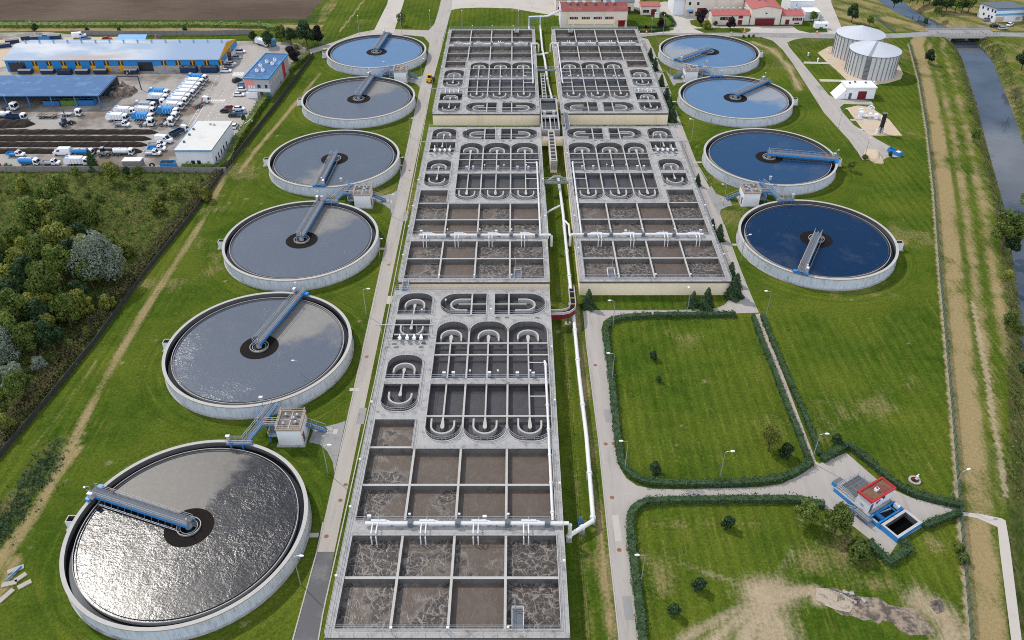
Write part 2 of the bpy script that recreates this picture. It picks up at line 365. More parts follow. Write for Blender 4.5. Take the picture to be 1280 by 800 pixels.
lo=bpy.data.objects.new('sun',L); COL.objects.link(lo); lo.rotation_euler=(-sd).to_track_quat('-Z','Y').to_euler(); lo.location=(-150,250,200)
cam=bpy.data.cameras.new('camera'); co=bpy.data.objects.new('camera',cam); COL.objects.link(co); SC.camera=co
cam.sensor_width=36; cam.lens=36*FP/1280; cam.clip_start=1; cam.clip_end=6000
fwd=Vector((0,math.cos(TH),-math.sin(TH))); dn=Vector((0,-math.sin(TH),-math.cos(TH))); rt=Vector((1,0,0))
c,s=math.cos(-RO),math.sin(-RO)
# image axes rolled by RO
xr=c*rt+s*dn; yd=-s*rt+c*dn
M=Matrix((xr,-yd,-fwd)).transposed().to_4x4(); M.translation=Vector((0,0,CH)); co.matrix_world=M
SC.view_settings.view_transform='Standard'; SC.view_settings.look='None'; SC.view_settings.exposure=0.0; SC.view_settings.gamma=1
SC.cycles.max_bounces=5; SC.cycles.diffuse_bounces=2; SC.cycles.glossy_bounces=3; SC.cycles.transparent_max_bounces=8
SC.cycles.use_denoising=False; SC.cycles.filter_width=1.0
# ------------------------------------------------------------------ terrain
RIV=[(40,-60),(88,66),(104,100),(119,130),(134.5,163),(145,188.5),(157.5,219.7),(171,258.7),(186,301),(202.5,350.5),(205.5,365),(205.5,378),(203,392),(199,410),(197.5,425),(197.5,440),(194,520),(180,720)]
def dline(X,Y,pts):
    best=np.full(X.shape,1e9)
    for (ax,ay),(bx,by) in zip(pts[:-1],pts[1:]):
        dx,dy=bx-ax,by-ay; L=dx*dx+dy*dy+1e-9
        q=np.clip(((X-ax)*dx+(Y-ay)*dy)/L,0,1)
        best=np.minimum(best,np.hypot(X-ax-q*dx,Y-ay-q*dy))
    return best
def inpoly(X,Y,poly):
    r=np.zeros(X.shape,bool); n=len(poly)
    for i in range(n):
        (ax,ay),(bx,by)=poly[i],poly[(i+1)%n]
        if ay==by: continue
        r^=((ay>Y)!=(by>Y))&(X<(bx-ax)*(Y-ay)/(by-ay)+ax)
    return r
def sst(x,a,b):
    q=np.clip((x-a)/(b-a),0,1); return q*q*(3-2*q)
TANKS=[('L',-58.27,94.74),('L',-58.25,146.30),('L',-58.05,193.32),('L',-57.64,243.8),('L',-57.25,294.47),('L',-57.28,346.27),('R',84.12,345.03),('R',84.08,293.97),('R',84.03,243.73),('R',84.08,192.83)]
xs=np.concatenate([[-3000,-1800,-1000,-600,-450,-360],np.arange(-300,300.01,.8),[360,450,600,1000,1800,3000]])
ys=np.concatenate([[-900,-400,-150,-40,10,40],np.arange(58,472,.8),[500,540,600,720,1000,1700,3500]])
X,Y=np.meshgrid(xs,ys); nx,ny=len(xs),len(ys)
dR=dline(X,Y,RIV); Z=-4.+4.*sst(dR,3.5,11.5)
fenceR=ats([(1226,990),(1213,800),(1200,650),(1190,520),(1183,440),(1174,340),(1167,240),(1158,160),(1148,100),(1136,55)])
fenceR_line=fenceR+[(182,372)]
fenceL=ats([(-110,660),(0,572),(60,502),(120,428),(180,345),(235,277),(278,218),(310,178),(352,125),(392,70)])
meadow=[(-400,60)]+ats([(-200,740),(0,572),(60,502),(120,428),(180,345),(235,277),(278,218),(284,213),(0,214),(-260,216)])+[(-400,246)]
yard=ats([(-60,214),(284,213),(296,168),(325,126),(345,104),(372,82),(388,64),(372,54),(330,51),(180,53),(60,40),(-60,42)])
field=[(-700,424),(-300,427)]+ats([(-40,25.5),(130,25.5),(300,24.5),(383,23)])+ats([(394,10),(404,0),(416,-18)])+[(-60,560),(-60,900),(-700,900)]
zone=np.zeros((ny,nx,4)); zone2=np.zeros((ny,nx,4))
def setm(ch,mask,v,arr=None):
    a=zone if arr is None else arr; a[...,ch]=np.where(mask,np.maximum(a[...,ch],v),a[...,ch])
# meadow
inm=inpoly(X,Y,meadow); setm(2,inm,1.)
# dry mowing line along the left fence, and a second one beside the fence
def dry(px,w,v,ch=0): 
    d=dline(X,Y,ats(px)); zone[...,ch]=np.maximum(zone[...,ch],v*np.exp(-(d/w)**2))
dry([(285,207),(262,262),(232,310),(195,365),(150,440),(115,505),(82,570),(40,650),(0,705),(-40,760)],1.5,.60)
dry([(120,452),(80,510),(40,560)],.8,.45); dry([(400,92),(352,150),(318,190),(300,215)],1.0,.75)
dry([(100,560),(60,610),(20,668),(-20,720)],1.2,.6)
d=dline(X,Y,ats([(75,555),(40,600),(10,640),(-20,690)])); setm(2,d<2.6,1.)         # tall grass patch
# right-hand river bank: dry grass in bands that follow the fence
dF=dline(X,Y,fenceR_line); side=inpoly(X,Y,[(p[0],p[1]) for p in fenceR_line]+[(182,372),(420,372),(420,40),(60,40)])
bands=np.exp(-((dF-3.3)/2.6)**2)*.60+np.exp(-((dF-8.6)/1.1)**2)*.25+.33+np.exp(-((dF-13.5)/1.2)**2)*.25+np.exp(-((dF-19)/1.6)**2)*.2
zone[...,0]=np.where(side,np.clip(bands,0,1)*sst(dR,8.,12.5)+.3*(1-sst(dR,8,12.5)),zone[...,0])
zone2[...,0]=np.where(side,np.exp(-((dF-6.6)/.9)**2)*.9+np.exp(-((dF-11.)/.9)**2)*.8,0)       # green tracks
setm(2,side&(dR<10.2),.8)
east=inpoly(X,Y,[(p[0]+10,p[1]) for p in RIV]+[(500,720),(500,-60)]); zone[...,0]=np.where(east&(dR>10)&(Y<365),.42,zone[...,0])
bank=(dR<7.2)&(dR>3.); setm(1,bank,.22); setm(2,bank,.7)
d=dline(X,Y,fenceR); setm(1,(d<.55)&~side,.8); zone[...,1]=np.maximum(zone[...,1],.75*np.exp(-(d/.6)**2))
# stony line on the bank
d=dline(X,Y,ats([(1216,378),(1224,420),(1234,470),(1240,520),(1250,570),(1258,620)])); setm(1,d<.7,.62); 
# north-east: dry slopes beyond the road
ne=(Y>378)&(X>150); zone[...,0]=np.where(ne,.55,zone[...,0]); zone2[...,0]=np.where(ne&(np.sin((X*.8+Y*.55)*.55)>.55),.8,zone2[...,0])
# bright lawns far off, a little dry
far=(Y>330)&(X>60)&(X<176)&(Y<372); zone[...,0]=np.where(far,np.maximum(zone[...,0],.30),zone[...,0])
d=dline(X,Y,ats([(940,52),(965,62),(985,82),(1000,112)])); setm(1,d<.7,.6); zone[...,0]=np.maximum(zone[...,0],.6*np.exp(-(d/3.)**2))
# ploughed field and its margins
inf=inpoly(X,Y,field); zone2[...,2]=np.where(inf,1,0)
nw=(Y>376)&(X<-88)&~inf; 
setm(2,(Y>394)&(Y<408)&(X<-92),.9); zone2[...,1]=np.where((Y>394)&(Y<408)&(X<-92),1,0)
setm(0,nw&(Y>384)&(Y<392),.75); setm(0,nw&(Y>417),.25)
d=dline(X,Y,ats([(400,25),(418,0),(430,-20)])); setm(0,d<3.,.4)
d=dline(X,Y,ats([(424,40),(440,20),(455,0)])); setm(1,d<.5,.6)
# lawn to the right of the near basin: dry by the road
zone[...,0]=np.where((X>10)&(X<18)&(Y<175),np.maximum(zone[...,0],.12+.5*np.exp(-((X-16.0)/1.2)**2)+.30*np.exp(-((X-12.4)/.7)**2)),zone[...,0])
# hedged lawns: faint straw
def blob(u,v,ru,rv,val,ch=0):
    x0,y0=at(u,v); a=abs(at(u+ru,v)[0]-x0); b=abs(at(u,v-rv)[1]-y0)
    q=np.exp(-(((X-x0)/a)**2+((Y-y0)/b)**2)); zone[...,ch]=np.maximum(zone[...,ch],val*q)
for b in ((850,560,70,40,.22),(900,445,50,30,.16),(965,535,40,25,.3),(890,655,120,10,.4),(1060,690,70,40,.45),(1100,730,70,18,.4),(1010,700,45,30,.42),(830,470,40,60,.18),(1120,470,40,60,.1),(1085,430,16,50,.2),(1080,520,40,22,.22),(1170,680,25,20,.4)): blob(*b)
# the scraped fan of soil in the front corner, dirt trench
cx,cy=at(962,742); ang=np.arctan2(Y-cy,X-cx); rr=np.hypot(X-cx,Y-cy)
fan=np.maximum(np.exp(-((X-cx)/5.6)**2-((Y-cy)/3.8)**2)*.95,np.exp(-((X-cx+1.2)/4.6)**2-((Y-cy+7.)/6.)**2)*.8)
for (u,v,w,val) in ((850,800,1.3,.62),(880,810,1.6,.7),(915,830,2.2,.8),(950,840,2.2,.85),(850,705,.9,.4),(1020,738,1.5,.85),(985,770,1.2,.55),(990,690,1.3,.35),(880,715,1.1,.45)):
    d=dline(X,Y,[(cx,cy),at(u,v)]); fan=np.maximum(fan,val*np.exp(-(d/w)**2))
zone[...,1]=np.maximum(zone[...,1],fan)
for px,w,v in (([(1018,738),(1022,752)],1.2,.9),([(1150,752),(1180,770),(1190,790),(1185,830)],3.4,.75),([(1040,640),(1052,660),(1060,676)],.5,.4)):
    d=dline(X,Y,ats(px)); zone[...,1]=np.maximum(zone[...,1],v*np.exp(-(d/w)**2))
d=dline(X,Y,ats([(20,700),(5,735),(-20,770)])); zone[...,0]=np.maximum(zone[...,0],.7*np.exp(-(d/1.6)**2))
# wet/dark green ring at the foot of the sludge digesters is plain lush lawn
def vn(sc,seed):
    r_=np.random.default_rng(seed); G=r_.random((400,400)); a=(X/sc)%399; b=(Y/sc)%399; i=a.astype(int); j=b.astype(int); f=a-i; g=b-j; f=f*f*(3-2*f); g=g*g*(3-2*g); i2=(i+1)%400; j2=(j+1)%400
    return (G[j,i]*(1-f)+G[j,i2]*f)*(1-g)+(G[j2,i]*(1-f)+G[j2,i2]*f)*g
N1=.6*vn(9.,1)+.4*vn(3.5,2); N2=.5*vn(22.,3)+.3*vn(8.,4)+.2*vn(2.5,5)
zone[...,0]=np.where(side,np.clip(zone[...,0]*(.5+1.0*N1)+.25*(vn(2.2,6)-.5),0,1),np.where(zone[...,0]>.1,zone[...,0]*(.45+1.1*N1),zone[...,0]))
zone2[...,0]=zone2[...,0]*(.3+1.2*N1)
for _ in range(170):
    px_,py_=rng.uniform(-95,110),rng.uniform(70,400); rr_=rng.uniform(.3,1.0)
    if px_>-30 and px_<58 and py_>165: continue
    q=np.exp(-(((X-px_)/rr_)**2+((Y-py_)/(rr_*.8))**2)); zone[...,1]=np.maximum(zone[...,1],.62*q)
lawnonly=(~inm)&(~side)&(~inf); zone[...,0]=np.where(lawnonly,np.maximum(zone[...,0],np.clip((N2-.56)*1.9,0,.42)),zone[...,0])
stripe=X.copy(); dmin=np.full(X.shape,1e9); 
for _,tx,ty in TANKS:
    d=np.hypot(X-tx,Y-ty); dmin=np.minimum(dmin,d)
wgt=sst(dmin,33.,27.); stripe=X*(1-wgt)+dmin*wgt
lush=np.zeros(X.shape)
V=np.stack([X,Y,Z],-1).reshape(-1,3)
i=np.arange((ny-1)*(nx-1)); r_=i//(nx-1); c_=i%(nx-1); a=r_*nx+c_
F=np.stack([a,a+1,a+nx+1,a+nx],-1).astype(np.int32)
me=bpy.data.meshes.new('ground'); me.vertices.add(len(V)); me.vertices.foreach_set('co',V.astype(np.float32).ravel())
me.loops.add(F.size); me.loops.foreach_set('vertex_index',F.ravel()); me.polygons.add(len(F))
me.polygons.foreach_set('loop_start',np.arange(0,F.size,4,dtype=np.int32)); me.polygons.foreach_set('loop_total',np.full(len(F),4,np.int32))
me.polygons.foreach_set('use_smooth',np.ones(len(F),bool)); me.update(calc_edges=True)
for nm,ar in (('zone',zone),('zone2',zone2)):
    at_=me.attributes.new(nm,'FLOAT_COLOR','POINT'); at_.data.foreach_set('color',ar.astype(np.float32).ravel())
at_=me.attributes.new('stripe','FLOAT','POINT'); at_.data.foreach_set('value',stripe.astype(np.float32).ravel())
ground=bpy.data.objects.new('ground',me); COL.objects.link(ground); struct(ground)
m,t,p,o=newmat('ground_cover'); Wp=t.pos()
z1=t.attr('zone'); z2=t.attr('zone2'); S=t.node('ShaderNodeSeparateColor'); t.link(z1.outputs['Color'],S.inputs[0]); S2=t.node('ShaderNodeSeparateColor'); t.link(z2.outputs['Color'],S2.inputs[0])
sp=t.attr('stripe').outputs['Fac']
nbig=t.noise(Wp,.045,4.); nmid=t.noise(Wp,.28,5.,.6); nfin=t.noise(Wp,1.6,4.,.65); nvf=t.noise(Wp,5.,3.,.6)
streakv=t.comb(t.math('MULTIPLY',sp,1.6),t.math('MULTIPLY',t.sep(Wp)[1],.10)); nst=t.noise(streakv,1.,4.,.6)
lawn=t.mix(t.ss(nmid,.3,.7),(.034,.068,.006),(.060,.098,.010))
lawn=t.mix(t.ss(nbig,.35,.7),lawn,(.088,.116,.013))
sw=t.math('SINE',t.math('MULTIPLY',sp,2.6)); 
lawn=t.vmath('SCALE',lawn,t.math('ADD',1.,t.math('MULTIPLY',sw,.10)))
lawn=t.mix(t.math('MULTIPLY',t.ss(nst,.50,.76),.5),lawn,(.165,.155,.028))
lawn=t.mix(t.math('MULTIPLY',t.ss(t.noise(Wp,.75,5.,.7),.60,.74),.55),lawn,(.19,.165,.06)); lawn=t.vmath('SCALE',lawn,t.math('MULTIPLY_ADD',nfin,1.5,.25)); lawn=t.vmath('SCALE',lawn,t.math('MULTIPLY_ADD',nvf,1.5,.25))
straw=t.mix(nfin,(.19,.145,.062),(.37,.285,.15)); straw=t.vmath('SCALE',straw,t.math('MULTIPLY_ADD',nvf,.6,.7))
bare=t.mix(nmid,(.26,.205,.13),(.43,.345,.23)); bare=t.vmath('SCALE',bare,t.math('MULTIPLY_ADD',nfin,.6,.7))
rough=t.mix(t.ss(nmid,.35,.62),(.044,.074,.014),(.105,.115,.030)); rough=t.mix(t.math('MULTIPLY',t.ss(t.noise(Wp,.11,4.,.6),.54,.70),.7),rough,(.16,.125,.05))
rough=t.vmath('SCALE',rough,t.math('MULTIPLY_ADD',nfin,1.3,.35))
furrow=t.noise(t.vmath('MULTIPLY',Wp,(.05,1.2,1.)),1.,3.); plough=t.mix(t.ss(t.noise(Wp,.02,4.),.35,.7),(.085,.062,.047),(.125,.095,.072)); plough=t.vmath('SCALE',plough,t.math('MULTIPLY_ADD',furrow,.8,.6))
def msk(ch,soft=.18,amp=.9):
    k=t.math('ADD',ch,t.math('MULTIPLY_ADD',t.math('ADD',t.math('MULTIPLY',nst,.5),t.math('MULTIPLY',nfin,.5)),amp,-amp/2))
    return t.math('MULTIPLY',t.ss(k,.5-soft,.5+soft),t.ss(ch,.02,.12))
c=t.mix(msk(S.outputs[2]),lawn,rough)
c=t.mix(msk(S.outputs[0],.28,1.1),c,straw)
c=t.mix(t.math('MULTIPLY',msk(S2.outputs[0],.3),.8),c,lawn)
c=t.mix(t.math('MULTIPLY',S2.outputs[1],.75),c,(.030,.060,.012))
c=t.mix(msk(S.outputs[1],.36,1.1),c,bare)
c=t.mix(S2.outputs[2],c,plough)
t.link(c,p.inputs['Base Color']); p.inputs['Roughness'].default_value=.95; p.inputs['Specular IOR Level'].default_value=.03
t.link(t.bump(t.math('ADD',nfin,t.math('MULTIPLY',nvf,.8)),.8,.25),p.inputs['Normal'])
me.materials.append(m)
# river water
mb=MB(); P=[Vector(q) for q in RIV]; Lq=[];Rq=[]
for k,q in enumerate(P):
    d=(P[min(k+1,len(P)-1)]-P[max(k-1,0)]).normalized(); nrm=Vector((-d.y,d.x)); Lq.append(q+nrm*8); Rq.append(q-nrm*8)
for k in range(len(P)-1): mb.add([(q.x,q.y,-3.) for q in (Lq[k],Rq[k],Rq[k+1],Lq[k+1])],[(0,1,2,3)],'river_water')
struct(mb.build('river'))
# ------------------------------------------------------------------ roads and paving
def sheet(name,px,m,z,world=False):
    mb=MB(); mb.sheet(px if world else ats(px),z,m); return struct(mb.build(name))
def ribbon(mb,pts,w,z0,z1,m):
    P=[Vector(q[:2]) for q in pts]; A=[];B=[]
    for k,q in enumerate(P):
        d=(P[min(k+1,len(P)-1)]-P[max(k-1,0)]).normalized(); nr=Vector((-d.y,d.x))*w/2; A.append(q+nr);B.append(q-nr)
    secs=[[(a.x,a.y,z0),(a.x,a.y,z1),(b.x,b.y,z1),(b.x,b.y,z0)] for a,b in zip(A,B)]; mb.loft(secs,m)
def kerb(lines,w=.22,h=.10):
    mb=MB()
    for l in lines: ribbon(mb,ats(l),w,0.,h,'kerb_stone')
    return struct(mb.build('kerb'))
sheet('service_road',[(418,690),(541,100),(547,80),(553,52),(556,40),(564,14),(568,-20),(556,-20),(548,14),(543,30),(536,38),(505,37),(476,36),(448,41),(416,53),(386,62),(387,68),(416,59),(450,49.5),(476,44),(505,43.5),(530,46),(537,54),(534,78),(527,100),(420,585),(396,690)],'road_concrete',.03)
sheet('road',[(341,900),(377,900),(398,800),(418,690.3),(396,690.3),(366,800)],'dark_asphalt',.03)
kerb([[(341,900),(366,800),(396,690),(404,653)],[(425,564),(446,473),(468,375),(485,300)],[(495,254),(502,226),(520,138)],[(377,900),(398,800),(404,765),(470,470),(541,100)],[(527,100),(534,78),(537,54),(530,46)],[(541,100),(547,78),(555,48),(563,14)]])
sheet('gravel_track',[(466,41),(492,41),(503,8),(512,-22),(490,-22),(484,5)],'pale_paving',.034)
for nm,px in (('drive',[(386,553),(393,534),(408,533),(424,529),(432,526),(418,592),(416,578),(409,564),(400,556)]),('drive',[(465,251),(467,245),(478,245),(490,242),(499,237),(491,271),(488,262),(482,257)]),('drive',[(509,102),(511,98),(521,97),(529,94),(525,110),(521,105)]),
             ('drive',[(874,79),(874,102),(845,104),(838,96),(832,88),(850,98),(860,99)]),('drive',[(889,232),(895,242),(912,249),(916,257),(910,258),(901,262),(899,270),(884,240)])):
    if nm: sheet('side_drive',px if px[0]!=(874,79) else [(832,88),(838,94),(848,98.5),(857,99),(857,103),(846,104),(842,108)],'asphalt',.036)
# near right-hand road with its branch to the grit chamber yard
sheet('road',[(796,900),(826,900),(801,800),(795,735),(787,670),(784,648),(786,636),(792,629),(802,625),(812,623.5),(860,622.5),(925,622),(985,623),(1004,627),(1017,629),(1040,640),(1063,655),(1088,675),(1110,697),(1124,676),(1152,659),(1199,642),(1202,636),(1168,630),(1139,622),(1105,607),(1083,588),(1058,566),(1016,583),(1000,594),(977,605),(950,609),(921,610),(880,611),(843,611.5),(815,611),(796,607),(783,598),(775,585),(771,560),(766,520),(757,440),(751.5,413),(754,402),(762,396.5),(775,394),(806,393.3),(860,392.6),(905,392.2),(948,391),(942,378),(932,354),(924,334),(905,281),(890,240),(870,203),(843,134),(831,97),(815,59),(810,49),(800,46.5),(797,49),(804,59),(818,97),(828,134),(853,203),(872,240),(886,281),(904,334),(915,362),(913,373),(907,381),(896,386),(860,388),(729,388.5),(733,430),(748,550),(763,700),(774,800)],'road_concrete',.03)
kerb([[(796,900),(774,800),(763,700),(748,550),(733,430),(729,388.5),(860,388),(896,386),(907,381),(913,373),(915,362)],[(948,391),(942,378),(932,354),(924,334),(905,281)],[(884,226),(870,203),(843,134)],[(839,118),(831,97),(815,59)],[(804,59),(818,97),(828,134),(853,203),(872,240),(886,281),(904,334)]])
sheet('brick_path',[(941,394),(950,392),(1020,577),(1028,582),(1018,586),(1010,583)],'brick_path',.038)
# cross road, digester road, top plaza
sheet('road',[(784,48.5),(800,46),(830,43.5),(880,44.5),(940,46),(1020,47.8),(1090,49),(1161,45.5),(1245,45.3),(1330,47),(1330,41.5),(1245,40.5),(1161,39.8),(1090,43),(1020,41.8),(940,40.8),(880,41),(830,41.6),(784,43)],'asphalt',.036)
sheet('road',[(952,46.4),(966,51),(978,62),(990,78),(1030,141),(1061,175),(1072,190),(1078,200),(1103,201),(1108,197),(1126,196),(1114,184),(1096,174),(1067,156),(1052,139),(1050,134),(1055,130),(1092,131),(1089,126.5),(1070,124.5),(1054,124.5),(1043,122.5),(1036,119),(1005,81),(986,58),(984,53),(992,49.8),(1005,47.5)],'road_concrete',.033)
sheet('plaza',[(783,48),(792,30),(800,8),(830,2),(868,2),(880,8),(886,18),(886,32),(930,33),(975,33),(1004,32),(1012,40),(1022,42.2),(940,42),(880,42.4),(830,43.2)],'pale_paving',.028)
sheet('sand_yard',[(556,14),(575,10.5),(600,9.5),(640,10.5),(660,14),(684,18),(700,20),(702,8),(790,10),(800,14),(800,-20),(570,-20),(564,2)],'pale_paving',.024)
sheet('road',[(1010,41.8),(1018,36),(1014,20),(1000,0),(995,-12),(1035,-12),(1040,6),(1046,20),(1052,35),(1062,42.4)],'pale_paving',.031)
for px in ([(784,17),(795,16.5),(826,17),(836,21),(842,28),(843,33),(833,34),(790,34.5)],[(788,36),(842,35),(842,37.5),(830,40),(787,41)],[(862,26),(872,24),(890,33),(888,34.5),(872,34),(864,31)],[(867,36),(888,35.5),(930,35),(932,41),(880,41.2)],[(931,35.5),(938,36),(938,39),(932,41)],[(990,33),(1002,32),(1003,24),(1022,23),(1030,32),(1035,40.5),(1012,41.2),(998,38)]):
    mb=MB(); mb.prism(ats(px),0.,.10,'kerb_stone','lawn_strip' if 'lawn_strip' in MATS else 'kerb_stone')
    ob=mb.build('lawn'); struct(ob); ob.data.materials.clear(); ob.data.materials.append(MATS['kerb_stone']); 
    # lawn top takes the ground cover
    k=len(ob.data.polygons); n=len(px); ob.data.materials.append(MATS['ground_cover']); ob.data.polygons.foreach_set('material_index',[0]*n+[1]*(k-n))
sheet('path',[(1202,640),(1222,642),(1252,648),(1257,651),(1262,680),(1277,800),(1282,840),(1268,840),(1264,800),(1250,690),(1247,659),(1222,648),(1202,644)],'pale_paving',.03)
for k,(u,v,w_,l_,m_) in enumerate(((452,520,1.6,5.,'asphalt'),(487,375,1.3,3.5,'pale_paving'),(507,270,1.5,6.,'asphalt'),(760,520,1.4,4.,'asphalt'),(771,660,1.2,6.,'pale_paving'),(785,760,1.5,4.5,'asphalt'),(870,617,3.5,1.3,'asphalt'),(1025,110,2.,5.,'asphalt'))):
    x,y=at(u,v); sheet('road_patch',[(x-w_/2,y-l_/2),(x+w_/2,y-l_/2),(x+w_/2,y+l_/2),(x-w_/2,y+l_/2)],m_,.037,True)
# digester forecourts
def circ(cx,cy,r,n=40): return [(cx+r*math.cos(2*PI*i/n),cy+r*math.sin(2*PI*i/n)) for i in range(n)]
DG=[(147.9,347.5),(146.9,327.5)]
sheet('gravel_apron',ats([(1022,66),(1036,58),(1100,60),(1122,78),(1129,92),(1126,99),(1110,104),(1090,106.5),(1072,106),(1059,101),(1050,92),(1032,76)]),'sand',.02,True)
sheet('gravel_pad',[(1058,135),(1072,132),(1088,134),(1112,150),(1124,165),(1128,169.5),(1086,169.5),(1075,158)],'sand',.022)
for px in ([(1005,77),(1044,78),(1044,80.5),(1004,79.5)],[(1024,99),(1062,100),(1062,102.5),(1025,102)],[(1062,149),(1092,149),(1092,151.2),(1064,151)],[(1071,161),(1098,161),(1098,163),(1073,163)]): sheet('path',px,'pale_paving',.045)
# sludge works yard on the left
sheet('yard_pavement',yard,'yard_surface',.03,True)
sheet('yard_pavement',ats([(-60,60),(20,47),(150,46),(180,52),(160,57),(-60,95)]),'sand',.036,True)
sheet('car_park',[(222,180),(262,122),(300,58),(312,56),(352,70),(330,95),(322,126),(297,165),(296,176)],'road_concrete',.038)
mb=MB()
def paint(a,b,w=.16,dash=None):
    A=Vector(at(*a));B=Vector(at(*b)); d=B-A; n=Vector((-d.y,d.x)).normalized()*w/2; L=d.length
    ts=[(0,1)] if not dash else [(k*dash*2/L,min(1,(k*2+1)*dash/L)) for k in range(int(L/dash/2)+1) if k*dash*2<L]
    for u,v in ts:
        p_,q_=A+d*u,A+d*v; mb.add([(x.x,x.y,.046) for x in (p_+n,p_-n,q_-n,q_+n)],[(0,1,2,3)],'road_paint')
for k in range(7): paint((290.5+k*2.3,92.5),(292.5+k*2.3-2.6,94.6),.5) if False else paint((293+k*2.0,90.3),(290.5+k*2.0,94.8),.45)
for k in range(8): paint((263+k*2.6,124.5),(261+k*2.6,127),.5)
for a,b,d in (((278,84),(243,148),1.6),((287,104),(256,152),1.6),((290,121),(270,148),1.6),((262,120),(230,176),None),((258,120),(226,172),None),((257,119),(275,119),1.6),((263,128),(283,128),None),((258,155),(262,148),None)): paint(a,b,.16,d)
for k in range(8): paint((288-k*2.5,140+k*1.0) if False else (292-k*.0,64+k*5.2),(306,64.5+k*5.2),.14)
for k in range(6): paint((276-k*2.6,131+k*4.2),(291-k*2.6,131+k*4.2),.14)
struct(mb.build('road_markings'))
# ------------------------------------------------------------------ aeration basins
BW,BL,ZT,ZS=38.2,94.5,4.3,3.0
def arc(cx,cy,r,a0,a1,n=10): return [(cx+r*math.cos(R(a0+(a1-a0)*i/n)),cy+r*math.sin(R(a0+(a1-a0)*i/n))) for i in range(n+1)]
def rrect(x0,x1,y0,y1,bl=0,br=0,tr=0,tl=0):
    q=[]
    q+=arc(x0+bl,y0+bl,bl,180,270) if bl else [(x0,y0)]
    q+=arc(x1-br,y0+br,br,270,360) if br else [(x1,y0)]
    q+=arc(x1-tr,y1-tr,tr,0,90) if tr else [(x1,y1)]
    q+=arc(x0+tl,y1-tl,tl,90,180) if tl else [(x0,y1)]
    return q
VX=[10.0,19.1,28.1]                 # cell partitions
LX=[(11.6,18.9),(19.3,27.9),(28.3,37.1)]   # three lanes
CX=[15.0,23.6,32.7]                 # lane centre walls
def lanes_hole(y0,y1,r=3.6):
    q=[]
    for a,b in LX: q+=arc(a+r,y0+r,r,180,270,8)+arc(b-r,y0+r,r,270,360,8)
    for a,b in reversed(LX): q+=arc(b-r,y1-r,r,0,90,8)+arc(a+r,y1-r,r,90,180,8)
    return q
H_A=rrect(1.2,36.9,1.4,19.5)
H_B=rrect(10.0,36.9,22.9,40.4); H_BL=None
H_B=[(1.2,22.9),(36.9,22.9),(36.9,40.4),(9.5,40.4),(9.5,48.6),(1.2,48.6)]
H_S2=rrect(1.6,9.4,50.9,69.2,3.2,3.2,3.2,3.2)
H_S1a=rrect(1.5,9.7,74.6,82.4); H_S1b=rrect(1.5,9.7,84.6,93.2,0,0,3.2,3.2)
H_L=lanes_hole(42.5,81.6)
H_OL=rrect(11.6,22.8,84.4,93.0,3.9,0,0,3.9); H_OR=rrect(24.8,37.1,84.4,93.0,0,3.9,3.9,0)
HOLES=[H_A,H_B,H_S2,H_S1a,H_S1b,H_L,H_OL,H_OR]
def deck_mesh(T):
    bm=bmesh.new(); edges=[]
    for loop in [[(0,0),(BW,0),(BW,BL),(0,BL)]]+HOLES:
        vs=[bm.verts.new(T(x,y,ZT)) for x,y in loop]
        edges+=[bm.edges.new((vs[i],vs[(i+1)%len(vs)])) for i in range(len(vs))]
    bmesh.ops.triangle_fill(bm,use_beauty=True,use_dissolve=False,edges=edges,normal=(0,0,1))
    bm.verts.index_update(); bm.verts.ensure_lookup_table()
    v=[tuple(w.co) for w in bm.verts]; f=[tuple(w.index for w in q.verts) for q in bm.faces]; bm.free(); return v,f
def guide(mb,cx,cy,r,a0,leg,m='concrete_cap'):
    """half-round guide wall, open side opposite to a0"""
    q=[]
    d=(math.cos(R(a0)),math.sin(R(a0)))
    A=arc(cx,cy,r,a0-90,a0+90,14)
    pts=[(A[0][0]-d[0]*leg[0],A[0][1]-d[1]*leg[0])]+A+[(A[-1][0]-d[0]*leg[1],A[-1][1]-d[1]*leg[1])]
    ribbon(mb,pts,.36,ZS-.5,ZT-.15,m)
